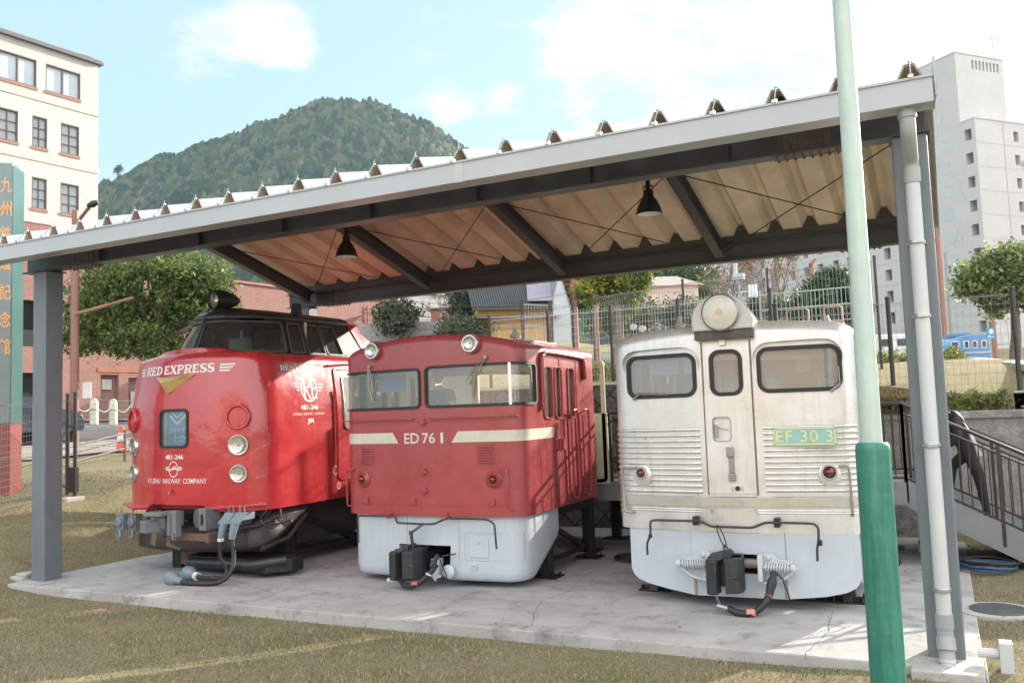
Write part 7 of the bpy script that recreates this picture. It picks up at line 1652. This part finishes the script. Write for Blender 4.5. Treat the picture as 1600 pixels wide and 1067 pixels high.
# yellow house with tiled roof: facade faces camera, width from 745 to 895 at d 50
D=50; o=loc_at(747,525,D); hY=lthing('yellow_house','yellow sided house with dark ribbed tile roof and grey gable end','house',(o[0],o[1],o[2]-1),YAW+.13)
wd=hw(747,868,D); ht=(525-483)*D/FOC
MB().box(0,wd,0,5,-1,ht+1).build('wall',yelw,hY)
s=MB()
for k in range(30): s.box(k*wd/30,k*wd/30+.03,-.02,-.0,.0,ht+.95)
s.build('siding_battens',mat('yellow_dark',(.55,.32,.09),.8),hY)
window(hY,.65,1.85,.3,1.55,-.05,frame=mat('alu',(.5,.5,.5),.4),pane=wblind,muls=(1.25,)); window(hY,2.9,3.9,.4,1.6,-.05,frame=MATS['alu'],pane=wblind,muls=(3.4,))
rz=ht+1.0
s=MB(); s.prism([(-.35,-.7,rz),(-.35,2.3,rz+1.75),(-.35,5.4,rz),(-.35,5.4,rz-.12),(-.35,2.3,rz+1.6),(-.35,-.7,rz-.12)],(wd+.2,0,0)); ro=s.build('roof',tilem,hY)
s=MB()
for k in range(34): x=-.33+k*(wd+.16)/33; s.tube([(x,-.74,rz+.02),(x,2.3,rz+1.78)],.055,6)
for k in range(9): t=k/9; s.box(-.35,wd-.15,-.7+3*t-.02,-.7+3*t+.02,rz+1.75*t+.0,rz+1.75*t+.05)
s.tube([(-.4,2.3,rz+1.85),(wd-.1,2.3,rz+1.85)],.13,8); s.build('roof_tiles',tilem,ro,smooth=50)
s=MB(); s.prism([(-.1,-.95,rz-.55),(-.1,.1,rz-.35),(-.1,.1,rz-.42),(-.1,-.95,rz-.62)],(wd+.3,0,0)); s.build('eaves_canopy',mat('canopy_grey',(.22,.2,.19),.7),hY)
s=MB(); s.prism([(wd-.1,-.5,-1),(wd+.9,-.5,-1),(wd+.9,-.5,rz-.2),(wd+.35,-.5,rz+2.0),(wd-.1,-.5,rz+.5)],(0,5.3,0)); s.build('grey_gable',mat('gable_grey',(.46,.49,.53),.8,var=.1,dirt=.3),hY)
s=MB(); s.prism([(wd-.2,-.55,rz+.1),(wd+.33,-.55,rz+2.1),(wd+.33,-.55,rz+2.0),(wd-.2,-.55,rz+0)],(0,5.4,0)).prism([(wd+.33,-.55,rz+2.1),(wd+1.0,-.55,rz-.25),(wd+.93,-.55,rz-.25),(wd+.33,-.55,rz+1.98)],(0,5.4,0)); s.prism([(wd-1.6,-.6,rz+.35),(wd-.15,-.6,rz+.35),(wd+.33,2.3,rz+2.05),(wd-1.2,2.3,rz+2.0)],(0,.05,.05)); s.build('slate_roof',slate,hY)
# pink brick hut
D=54; o=loc_at(674,520,D); hP=lthing('pink_hut','small pink brick hut with flat roof and one white framed window','hut',(o[0],o[1],o[2]),YAW+.03)
wd=hw(674,723,D); ht=(520-484)*D/FOC; MB().box(0,wd,0,2.5,-1,ht).build('wall',brickmat('pink_brick',(.45,.18,.14),(.50,.22,.17),(.40,.2,.16),.3,.1,.01),hP); MB().box(-.1,wd+.1,-.15,2.6,ht,ht+.1).build('roof',mat('hut_roof',(.12,.09,.08),.7),hP); window(hP,.68,1.45,.75,1.25,-.04,frame=mat('white_frame',(.6,.62,.64),.5),pane=wdark,muls=(1.07,))
# white house
D=64; o=loc_at(622,520,D); hW=lthing('white_house','plain white gabled house wall between the brick wing and the pink hut','house',(o[0],o[1],o[2]-1),YAW+.02)
wd=hw(622,708,D); ht=(520-478)*D/FOC+1; s=MB(); s.xz([(0,0),(wd,0),(wd,ht),(wd-.6,ht+.65),(0,ht+1.1)],0,6).build('wall',stucco,hW); s=MB(); s.xz([(-.2,ht+1.1),(wd-.6,ht+.66),(wd+.1,ht-.02),(wd+.1,ht+.06),(wd-.6,ht+.78),(-.2,ht+1.22)],-.25,6.2); s.build('roof',mat('white_roof',(.55,.54,.5),.7),hW); s=MB(); s.box(.6,2.6,-.03,0,.5,3.0); s.build('wall_panel',mat('stucco_panel',(.55,.53,.47),.9),hW)
D=53; a=at(560,520,D);b_=at(690,520,D); wl2=MB().box(0,(b_-a).length,0,.4,-2.5,.55).build('concrete_garden_wall',rough); wl2.location=(a.x,a.y,a.z); wl2.rotation_euler=(0,0,YAW); tag(wl2,'weathered pale garden retaining wall below the white house','retaining wall')
D=60; o=loc_at(731,500,D); hG=lthing('green_block','narrow pale green building between the bush and the yellow house','building',(o[0],o[1],o[2]-2),YAW); MB().box(0,.75,0,3,-1,4.4).build('wall',mat('mint_wall',(.38,.50,.42),.8),hG); MB().box(-.05,.8,-.05,3.05,4.4,4.5).build('roof',stucco,hG)
# small house with pink roof behind silver cab
D=70; o=loc_at(1000,505,D); hK=lthing('hillside_house','cream hillside house with hipped roof and a long faded pink roof below it','house',(o[0],o[1],o[2]-2),YAW+.05)
MB().box(.6,5.2,1,5,1,5.1).build('wall',mat('cream_wall',(.62,.52,.42),.85),hK); s=MB(); s.add([(.2,.6,5.1),(5.7,.6,5.1),(5.7,5.4,5.1),(.2,5.4,5.1),(2.2,3,6.2),(3.9,3,6.2)],[(0,1,5,4),(1,2,5),(2,3,4,5),(3,0,4),(3,2,1,0)]); s.build('roof',mat('cream_roof',(.50,.42,.36),.7),hK)
window(hK,1.0,1.9,3.5,4.6,.95,frame=MATS['alu'],pane=wblind); window(hK,2.3,3.6,3.5,4.6,.95,frame=MATS['alu'],pane=wblind,muls=(2.95,)); window(hK,4.0,4.8,3.5,4.6,.95,frame=MATS['alu'],pane=wblind)
s=MB(); s.prism([(-1,-1.2,3.0),(-1,1,3.7),(-1,1,3.55),(-1,-1.2,2.85)],(8,0,0)); s.build('lower_roof',mat('pink_roof',(.58,.28,.27),.7),hK); MB().box(-.8,6.8,-.8,.9,0,3.0).build('lower_wall',mat('lower_wall_grey',(.40,.38,.37),.85,var=.2,dirt=.4),hK); MB().box(3.8,5.2,-.9,-.82,.6,2.9).build('red_cladding',mat('cladding_red',(.42,.13,.11),.8),hK)
v=at(1010,443,72); 
D=66; o=loc_at(700,450,95); hB=lthing('blue_roof_hall','long pale blue roof seen between the shelter beam and the tiled roof','building',(o[0],o[1],o[2]-4),YAW); MB().box(3.5,13,0,6,0,3.2).build('wall',stucco,hB); s=MB(); s.prism([(3,-.5,3.2),(3,3,4.4),(3,6.5,3.2)],(11,0,0)); s.build('roof',mat('roof_blue',(.20,.36,.48),.6),hB)
# poles
orange=mat('pole_orange',(.33,.15,.11),.6,var=.1)
def pole(px0,py0,px1,py1,d,r,m,label,name='orange_pole',cat='pole',ground=uh):
    a=at(px0,py0,d);b=at(px1,py1,d); x,y=(a.x+b.x)/2,(a.y+b.y)/2; z0=float(ground(x,y))-.2
    return tag(MB().tube([(x,y,z0),(x,y,max(a.z,b.z))],[r,r*.85],10).lathe([(r*.9,0),(r*.9,.05),(.001,.07)],(x,y,max(a.z,b.z)),(0,0,1),10).build(name,m,base=(x,y,z0),smooth=40),label,cat)
pole(902,560,896,440,24,.085,orange,'thick reddish-brown pole behind the fence at the right end of the yellow house')
o=pole(1275,510,1266,412,45,.15,orange,'slim reddish-brown lamp pole in front of the apartment wall above the silver cab')
v=at(1266,413,45); MB().tube([tuple(v),tuple(at(1274,405,45))],.08,6).build('pole_arm',orange,o)
pole(1474,560,1466,316,40,.12,orange,'tall reddish-brown pole beside the right shelter column')
pole(1556,560,1545,460,36,.14,orange,'reddish-brown pole behind the rightmost fence panel')
pole(1211,480,1213,420,70,.35,mat('column_brown',(.25,.18,.17),.7),'brown column at the corner of the apartment wing')
pole(1180,500,1180,410,72,.8,mat('column_taupe',(.28,.25,.24),.8),'broad taupe pillar standing before the apartment wing')
pole(936,560,928,480,26,.09,orange,'slender brown pole between the thick pole and the thin tree')
pole(1488,560,1482,395,48,.16,mat('pole_concrete',(.33,.34,.34),.8),'grey concrete utility pole behind the fence near the right column','utility_pole','utility pole')
# floodlight pole
v=at(1158,505,34); fx=lthing('floodlight_pole','grey pole with floodlights and pale box above the big roof headlamp','floodlight',(v.x,v.y,0),0)
zt=at(1158,432,34).z; MB().tube([(0,0,2.8),(0,0,zt)],.05,8).build('pole_shaft',mat('pole_grey2',(.3,.32,.33),.6),fx); MB().box(-.22,.22,-.12,.12,zt-.1,zt+.12).tube([(-.12,0,zt+.1),(-.12,0,zt+.55)],.09,10).build('floodlight_head',mat('flood_grey',(.42,.45,.48),.5),fx); MB().box(.35,.68,-.06,.06,zt-.85,zt-.35).box(.0,.4,-.02,.02,zt-.62,zt-.58).build('control_box',mat('box_pale',(.62,.70,.73),.5),fx)
v=at(1000,530,22.8); f2_=lthing('fence_floodlights','pair of grey reflector floodlights clamped to the pale fence','floodlight',(v.x,v.y,0),0)
zc=at(1000,512,22.8).z; MB().tube([(-.15,0,zc+.02),(.15,0,zc-.03)],.015,6).build('bracket',blackp,f2_)
for x,z in ((-.14,.03),(.10,-.03)): MB().lathe([(.09,-.05),(.08,.02),(.05,.10),(.03,.14)],(x,-.05,zc+z),(0,1,.1),16).build('lamp_head',mat('lamp_head_grey',(.5,.5,.49),.4),f2_,smooth=40)
# overhead wires
wr=mat('wire_black',(.05,.05,.05),.6)
for i,(a,b_) in enumerate((((560,500,48),(900,478,48)),((560,488,50),(905,490,50)),((610,482,50),(905,455,50)),((600,510,47),(900,505,47)),((640,470,52),(905,470,52)))):
    A=at(*a);B_=at(*b_); P=[A+(B_-A)*t+Vector((0,0,-.5*4*t*(1-t)*.6)) for t in [k/12 for k in range(13)]]
    tag(MB().tube(P,.012,4).build('overhead_wire',wr,base=tuple(A)),'thin overhead wire crossing in front of the houses','wire','overhead wires across the houses')
# blue small railcar, white van, sign
blue=mat('blue_paint',(.09,.26,.50),.3,coat=.4,var=.08)
v=at(1497,575,37); bz=float(uh(v.x,v.y)); bc=lthing('blue_minibus','blue round-nosed vehicle parked behind the brick wall','vehicle',(v.x,v.y,bz),YAW-.02)
P=[(-.55,.0),(-.62,.35),(-.5,.75),(-.2,1.15),(.2,1.32),(1.35,1.42),(1.45,1.3),(1.45,0)]
s=MB(); s.xz(P,0,1.6).build('body',blue,bc,bevel=.08,seg=3,smooth=40); s=MB(); s.xz([(.1,1.33),(.15,1.46),(.75,1.48),(.8,1.40)],.3,1.3).build('roof_hatch',blue,bc,bevel=.02)
for a,b_,n_ in ((-.25,.12,'w'),(.3,.55,'w'),(.65,.9,'w'),(1.05,1.3,'w')): 
    w_=MB().box(a,b_,-.02,.0,.75,1.1).build('window',mat('bus_white',(.6,.64,.66),.4),bc); MB().box(a+.06,b_-.06,-.03,-.02,.8,1.05).build('pane',wdark,w_)
s=MB(); s.box(-.5,1.44,-.025,-.0,.55,.6); s.build('trim_strip',MATS['bus_white'],bc)
v=at(1375,582,36); bz=float(uh(v.x,v.y)); vn=lthing('white_van','white van parked behind the hedge left of the right shelter column','van',(v.x,v.y,bz),YAW-.02)
s=MB(); s.xz([(-.5,.2),(-.5,.9),(-.3,1.35),(1.7,1.35),(1.75,.9),(1.75,.2)],0,1.7).build('body',mat('van_white',(.72,.73,.74),.3,coat=.5,var=.03),vn,bevel=.06,seg=3,smooth=40); MB().box(.15,.55,-.02,.0,.85,1.15).box(.8,1.2,-.02,0,.85,1.15).build('side_window',wdark,vn); MB().box(-.45,-.3,-.02,0,.35,.5).build('tail_light',mat('tail_red',(.5,.03,.03),.4),vn)
for x in (-.1,1.3): MB().lathe([(.25,-.05),(.27,0),(.25,.05),(.001,.05)],(x,-.03,.25),(0,-1,0),16).build('wheel',rubber,vn,smooth=40)
v=at(1548,520,34); sg=lthing('blue_sign','small blue square sign with white round mark behind the fence','sign',(v.x,v.y,v.z),YAW); MB().box(-.17,.17,0,.03,-.24,.20).build('sign_board',mat('sign_blue2',(.05,.36,.62),.5),sg)
s=MB(); F3=lambda u,v_,d:(u,-.004,v_); ringdecal(s,F3,.03,.06,.06,.06,.07,20); s.lathe([(.09,0),(.09,.002)],(.02,-.003,.04),(0,-1,0),18); text(s,F3,'■ ▲ ■',-.12,.12,-.12,-.05) if False else s.box(-.12,.12,-.006,-.003,-.18,-.15).box(-.12,-.02,-.006,-.003,-.12,-.09); s.build('sign_mark',whitep,sg)
MB().tube([(0,.05,-.24),(0,.05,-1.6)],.025,6).build('sign_post',galv,sg)
v=at(1385,478,60); 
# museum facade behind the camera (seen only as a reflection in the cab glass and paint)
bM=lthing('museum_building','red brick building with white windows behind the viewer, seen mirrored in the cab windows','building',(14,-47,0),math.pi-.2)
mw=[(x,x+1.5,z,z+2.0) for x in (-19,-15,-11,-7,-3,1,5,9,13,17) for z in (2.0,6.4)]
holed('wall',mat('museum_brick',(.50,.37,.32),.8,var=.12,vs=2),bM,-22,22,0,10,-1,10.5,mw)
for a,b_,c_,d_ in mw: window(bM,a+.06,b_-.06,c_+.06,d_-.06,.08,frame=whitep,pane=wpane,muls=((a+b_)/2,),dep=.18)
s=MB(); s.box(-22.3,22.3,-.3,10,10.5,11.0).box(-22,22,-.1,-.002,4.9,5.2); s.build('cornice',mat('cornice_pale',(.55,.52,.46),.7),bM)
# ================================================================ PEOPLE
def skinbody(name,verts,edges,m,parent=None,base=None,sub=2):
    org=Vector(parent['_org']) if parent is not None else Vector(base)
    me=bpy.data.meshes.new(name); me.from_pydata([tuple(Vector(v[:3])-org) for v in verts],edges,[]); o=bpy.data.objects.new(name,me); COL.objects.link(o)
    md=o.modifiers.new('skin','SKIN'); sv=me.skin_vertices[0].data if me.skin_vertices else None
    if sv is None:
        bm=bmesh.new(); bm.from_mesh(me); bm.verts.layers.skin.verify(); bm.to_mesh(me); bm.free(); sv=me.skin_vertices[0].data
    for i,v in enumerate(verts):
        r=v[3]; sv[i].radius=(r if not isinstance(r,tuple) else r[0],r if not isinstance(r,tuple) else r[1]); sv[i].use_root=(i==0)
    md.use_smooth_shade=True
    s=o.modifiers.new('sub','SUBSURF'); s.levels=sub; s.render_levels=sub
    dg=bpy.context.evaluated_depsgraph_get(); dg.update(); m2=bpy.data.meshes.new_from_object(o.evaluated_get(dg),depsgraph=dg); o.modifiers.clear(); o.data=m2; m2.materials.clear(); m2.materials.append(m); m2.polygons.foreach_set('use_smooth',[True]*len(m2.polygons))
    if parent is not None: o.parent=parent
    else: o.location=org
    o['_org']=tuple(org); return o
skinm=mat('skin_tone',(.50,.31,.22),.5,var=.05); hairm=mat('hair_black',(.018,.014,.013),.5); blackc=mat('black_cloth',(.018,.018,.02),.8,bump=.2,bs=40); shirtm=mat('dark_shirt',(.03,.032,.036),.8,var=.6,vs=24,dirt=.8,dcol=(.22,.23,.24)); pinkc=mat('child_top',(.55,.50,.52),.8)
def head(T,c,face,r=.10,hair=hairm,neck=True):
    c=Vector(c); f=Vector(face).normalized(); s_=f.cross(Vector((0,0,1))).normalized(); u=Vector((0,0,1))
    h=MB(); n=20; rings=[]
    prof=[(-1.28,.30),(-1.18,.52),(-1.0,.66),(-.75,.76),(-.45,.86),(-.1,.95),(.25,1.0),(.6,.95),(.9,.75),(1.1,.45),(1.2,.1)]
    P=[];F=[]
    for z,w in prof:
        for j in range(n):
            a=2*math.pi*j/n; fx=math.cos(a); sx_=math.sin(a)
            dep=w*(1.12 if fx>0 else 1.15)*r; wid=w*.86*r; ex=0
            if fx>.9 and -.35<z<.05: ex=.10*r
            if fx>.95 and -.5<z<-.2: ex=.25*r
            if z<-.9 and fx<0: dep*=.55
            P.append(c+f*(fx*dep+ex)+s_*(sx_*wid)+u*z*r)
    for i in range(len(prof)-1):
        for j in range(n): F.append((i*n+j,i*n+(j+1)%n,(i+1)*n+(j+1)%n,(i+1)*n+j))
    F.append(tuple(range(n))); F.append(tuple((len(prof)-1)*n+j for j in range(n)))
    h.add(P,F)
    for sg_ in (-1,1): h.lathe([(.02*1,0),(.024,.012),(.012,.02)],c+s_*sg_*.86*r+u*(-.15*r)-f*.1*r,s_*sg_,10)
    hd=h.build('head',skinm,T,smooth=60,sub=1)
    e=MB()
    for sg_ in (-1,1): e.lathe([(.011,0),(.009,.004),(.001,.006)],c+f*(1.06*r)+s_*sg_*.36*r+u*.0,f,10)
    e.build('eyes',mat('eye_dark',(.02,.015,.012),.2),hd); m_=MB(); m_.tube([c+f*1.03*r-s_*.25*r-u*.72*r,c+f*1.10*r-u*.74*r,c+f*1.03*r+s_*.25*r-u*.72*r],.005,6).build('mouth',mat('lip',(.40,.14,.12),.5),hd)
    b_=MB()
    for sg_ in (-1,1): b_.tube([c+f*1.05*r+s_*sg_*.18*r+u*.25*r,c+f*1.04*r+s_*sg_*.52*r+u*.24*r],.0045,5)
    b_.build('eyebrows',hair,hd)
    # hair cap
    g=MB(); P=[];F=[]; pr=[(-.55,.93),(-.1,1.04),(.35,1.09),(.7,1.02),(.98,.80),(1.2,.48),(1.32,.08)]
    for z,w in pr:
        for j in range(n):
            a=2*math.pi*j/n; fx=math.cos(a); sx_=math.sin(a); k=1
            zz=z
            if fx>.25 and z<.45: k=.80; 
            P.append(c+f*(fx*w*1.17*r*k)+s_*(sx_*w*.92*r*(1 if fx<.25 or z>.45 else .85))+u*zz*r)
    for i in range(len(pr)-1):
        for j in range(n): F.append((i*n+j,i*n+(j+1)%n,(i+1)*n+(j+1)%n,(i+1)*n+j))
    F.append(tuple((len(pr)-1)*n+j for j in range(n))); g.add(P,F).build('hair',hair,T,smooth=70,sub=1)
    return hd
def hand(T,w,d,k=1.,side=Vector((1,0,0)),m=None):
    """palm, four fingers and thumb growing from the wrist"""
    w=Vector(w); d=Vector(d).normalized(); s_=(side-d*side.dot(d)).normalized(); nn=d.cross(s_)
    V=[(*w,.024*k),(*(w+d*.05*k),(.034*k,.016*k)),(*(w+d*.085*k),(.036*k,.014*k))]; E=[(0,1),(1,2)]
    for i,(o,L) in enumerate(((-.032,.068),(-.011,.078),(.011,.073),(.030,.058))):
        b0=w+d*.085*k+s_*o*k; b=len(V); V+=[(*b0,.0095*k),(*(b0+d*L*.5*k+nn*.008*k),.0085*k),(*(b0+d*L*.85*k+nn*.028*k),.0075*k)]; E+=[(2,b),(b,b+1),(b+1,b+2)]
    b=len(V); V+=[(*(w+d*.035*k-s_*.035*k),.012*k),(*(w+d*.07*k-s_*.055*k+nn*.012*k),.010*k),(*(w+d*.095*k-s_*.05*k+nn*.025*k),.008*k)]; E+=[(1,b),(b,b+1),(b+1,b+2)]
    return skinbody('hand',V,E,m or skinm,T,sub=1)
# person climbing the stairs, seen from behind
px_,py_=12.62,5.15
fz=lambda x: DZ-.16*(int((x-11.95)/.32)+1)
pp=thing('person','person in black striped jacket and trousers climbing the steel stairs','person',(px_,py_,fz(px_)))
PX_=.07
hip=Vector((12.73,py_,1.50)); ch=Vector((12.62,py_,1.86)); nk=Vector((12.50,py_,2.06)); hdp=Vector((12.40,py_,2.22))
rf=Vector((12.96,py_-.08,fz(12.96)+.06)); lf_=Vector((12.44,py_+.08,fz(12.44)+.06))
V=[(*hip,(.14,.11)),(*(hip*.5+ch*.5),(.14,.10)),(*ch,(.17,.11)),(*nk,(.06,.06)),(*(nk+Vector((-.03,0,.07))),(.055,.055)),
   (*(hip+Vector((.02,-.09,-.05))),.095),(*(hip+Vector((.12,-.09,-.32))),.085),(*(rf+Vector((-.04,0,.10))),.045),(*(rf+Vector((-.10,0,.0))),(.04,.03)),
   (*(hip+Vector((-.0,.09,-.05))),.095),(*(hip+Vector((-.20,.09,-.20))),.075),(*(lf_+Vector((.04,0,.09))),.045),(*(lf_+Vector((-.06,0,.0))),(.04,.03)),
   (*(ch+Vector((0,-.19,.10))),.065),(*(ch+Vector((.02,-.25,-.16))),.05),(*(ch+Vector((-.16,-.22,-.30))),.036),
   (*(ch+Vector((0,.19,.10))),.065),(*(ch+Vector((-.02,.25,-.14))),.05),(*(ch+Vector((-.14,.24,-.28))),.036)]
E=[(0,1),(1,2),(2,3),(3,4),(0,5),(5,6),(6,7),(7,8),(0,9),(9,10),(10,11),(11,12),(2,13),(13,14),(14,15),(2,16),(16,17),(17,18)]
bd=skinbody('body',V,E,blackc,pp)
jk=skinbody('jacket',[(*(hip+Vector((0,0,-.02))),(.165,.13)),(*(hip*.5+ch*.5),(.165,.125)),(*(ch+Vector((0,0,.03))),(.185,.13)),(*nk,(.075,.07)),(*(ch+Vector((0,-.19,.10))),.08),(*(ch+Vector((.02,-.25,-.16))),.064),(*(ch+Vector((-.13,-.22,-.27))),.05),(*(ch+Vector((0,.19,.10))),.08),(*(ch+Vector((-.02,.25,-.14))),.062),(*(ch+Vector((-.12,.24,-.25))),.05)],[(0,1),(1,2),(2,3),(2,4),(4,5),(5,6),(2,7),(7,8),(8,9)],mat('jacket_black',(.02,.02,.024),.6,bump=.2,bs=20),pp)
s=MB()
for o_ in (-.03,.01,.05,.09): s.tube(catm([nk+Vector((.03,-.09+o_*.5,0)),ch+Vector((.10,-.20+o_*.4,.02)),(hip+ch)/2+Vector((.13+o_*.2,-.17+o_*.3,0)),hip+Vector((.15+o_*.3,-.12+o_*.4,-.06))]),.006,5)
s.build('jacket_stripes',mat('stripe_white',(.7,.7,.72),.6),pp)
s=MB(); 
for p in (rf,lf_): s.add([],[]); s.tube([p+Vector((.05,0,-.0)),p+Vector((-.03,0,-.01)),p+Vector((-.12,0,-.025)),p+Vector((-.17,0,-.03))],[.035,.042,.038,.02],10)
s.build('shoe',mat('shoe_black',(.02,.02,.02),.5),pp,smooth=60)
s=MB()
for p in (rf,lf_): s.box(p.x-.18,p.x+.07,p.y-.04,p.y+.04,p.z-.058,p.z-.035)
s.build('shoe_sole',whitep,pp,bevel=.01)
head(pp,hdp,(-1,0,.0),.095); hand(pp,ch+Vector((-.16,-.22,-.30)),(-.9,0,-.3)); hand(pp,ch+Vector((-.14,.24,-.28)),(-.8,0,-.3))
# driver figure inside the second cab
q=Vector((5.90,2.25,0)); dp_=thing('person','person in a dark patterned T-shirt standing behind the windscreen of the matte red cab','person',(q.x,q.y,1.2))
sh_=Vector((q.x,q.y,2.60)); hp=Vector((q.x,q.y,2.04))
V=[(*hp,(.15,.11)),(*((hp+sh_)/2),(.15,.10)),(*(sh_-Vector((0,0,.06))),(.17,.10)),(*(sh_+Vector((0,0,.05))),.055),(*(sh_+Vector((0,-.01,.11))),.052),
   (*(sh_+Vector((-.19,0,-.02))),.06),(*(sh_+Vector((-.26,-.05,-.28))),.045),(*(sh_+Vector((-.18,-.26,-.36))),.032),
   (*(sh_+Vector((.19,0,-.02))),.06),(*(sh_+Vector((.26,-.05,-.28))),.045),(*(sh_+Vector((.16,-.26,-.34))),.032),
   (*(hp+Vector((-.09,0,-.06))),.09),(*(hp+Vector((-.10,-.02,-.42))),.07),(*(hp+Vector((-.10,.02,-.76))),.045),(*(hp+Vector((-.10,-.1,-.80))),.035),
   (*(hp+Vector((.09,0,-.06))),.09),(*(hp+Vector((.10,-.02,-.42))),.07),(*(hp+Vector((.10,.02,-.76))),.045),(*(hp+Vector((.10,-.1,-.80))),.035)]
E=[(0,1),(1,2),(2,3),(3,4),(2,5),(5,6),(6,7),(2,8),(8,9),(9,10),(0,11),(11,12),(12,13),(13,14),(0,15),(15,16),(16,17),(17,18)]
skinbody('body',V,E,skinm,dp_)
skinbody('shirt',[(*(hp-Vector((0,0,.02))),(.17,.13)),(*((hp+sh_)/2),(.175,.125)),(*(sh_-Vector((0,0,.05))),(.19,.12)),(*(sh_+Vector((0,0,.03))),.07),(*(sh_+Vector((-.19,0,-.02))),.075),(*(sh_+Vector((-.24,-.02,-.18))),.062),(*(sh_+Vector((.19,0,-.02))),.075),(*(sh_+Vector((.24,-.02,-.18))),.062)],[(0,1),(1,2),(2,3),(2,4),(4,5),(2,6),(6,7)],shirtm,dp_)
skinbody('trousers',[(*(hp+Vector((0,0,-.03))),(.155,.12)),(*(hp+Vector((-.09,0,-.10))),.10),(*(hp+Vector((-.10,-.02,-.42))),.08),(*(hp+Vector((-.10,.02,-.72))),.06),(*(hp+Vector((.09,0,-.10))),.10),(*(hp+Vector((.10,-.02,-.42))),.08),(*(hp+Vector((.10,.02,-.72))),.06)],[(0,1),(1,2),(2,3),(0,4),(4,5),(5,6)],blackc,dp_)
head(dp_,sh_+Vector((0,-.03,.24)),(.35,-1,-.05),.095); hand(dp_,sh_+Vector((-.18,-.26,-.36)),(.2,-1,-.1)); hand(dp_,sh_+Vector((.16,-.26,-.34)),(-.2,-1,-.1))
# child looking out of the silver cab
q=Vector((11.33,1.84,0)); cp2=thing('person','child with dark hair peering out of the right window of the silver cab','person',(q.x,q.y,1.2))
hc=Vector((q.x,q.y,2.475)); sh_=hc-Vector((0,0,.20)); hp=sh_-Vector((0,0,.34))
V=[(*hp,(.11,.09)),(*((hp+sh_)/2),(.11,.08)),(*(sh_-Vector((0,0,.04))),(.12,.08)),(*(sh_+Vector((0,0,.05))),.042),(*(sh_+Vector((0,0,.10))),.04),(*(sh_+Vector((-.14,0,-.02))),.045),(*(sh_+Vector((-.18,-.05,-.2))),.034),(*(sh_+Vector((-.12,-.2,-.2))),.026),(*(sh_+Vector((.14,0,-.02))),.045),(*(sh_+Vector((.17,-.05,-.2))),.034),(*(sh_+Vector((.12,-.2,-.2))),.026),(*(hp+Vector((-.06,0,-.06))),.07),(*(hp+Vector((-.07,0,-.32))),.05),(*(hp+Vector((-.07,0,-.66))),.035),(*(hp+Vector((.06,0,-.06))),.07),(*(hp+Vector((.07,0,-.32))),.05),(*(hp+Vector((.07,0,-.66))),.035)]
E=[(0,1),(1,2),(2,3),(3,4),(2,5),(5,6),(6,7),(2,8),(8,9),(9,10),(0,11),(11,12),(12,13),(0,14),(14,15),(15,16)]
skinbody('body',V,E,skinm,cp2); skinbody('shirt',[(*(hp-Vector((0,0,.02))),(.13,.105)),(*((hp+sh_)/2),(.13,.10)),(*(sh_-Vector((0,0,.03))),(.14,.10)),(*(sh_+Vector((0,0,.03))),.055),(*(sh_+Vector((-.14,0,-.02))),.058),(*(sh_+Vector((-.18,-.05,-.18))),.045),(*(sh_+Vector((.14,0,-.02))),.058),(*(sh_+Vector((.17,-.05,-.18))),.045)],[(0,1),(1,2),(2,3),(2,4),(4,5),(2,6),(6,7)],pinkc,cp2)
skinbody('trousers',[(*(hp+Vector((0,0,-.02))),(.12,.10)),(*(hp+Vector((-.06,0,-.08))),.08),(*(hp+Vector((-.07,0,-.62))),.05),(*(hp+Vector((.06,0,-.08))),.08),(*(hp+Vector((.07,0,-.62))),.05)],[(0,1),(1,2),(0,3),(3,4)],blackc,cp2)
head(cp2,hc,(-.15,-1,-.05),.085,mat('hair_brown',(.03,.02,.016),.5)); hand(cp2,sh_+Vector((-.12,-.2,-.2)),(.1,-1,0),.75); hand(cp2,sh_+Vector((.12,-.2,-.2)),(-.1,-1,0),.75)
for o in bpy.data.objects:
    if '_org' in o: del o['_org']
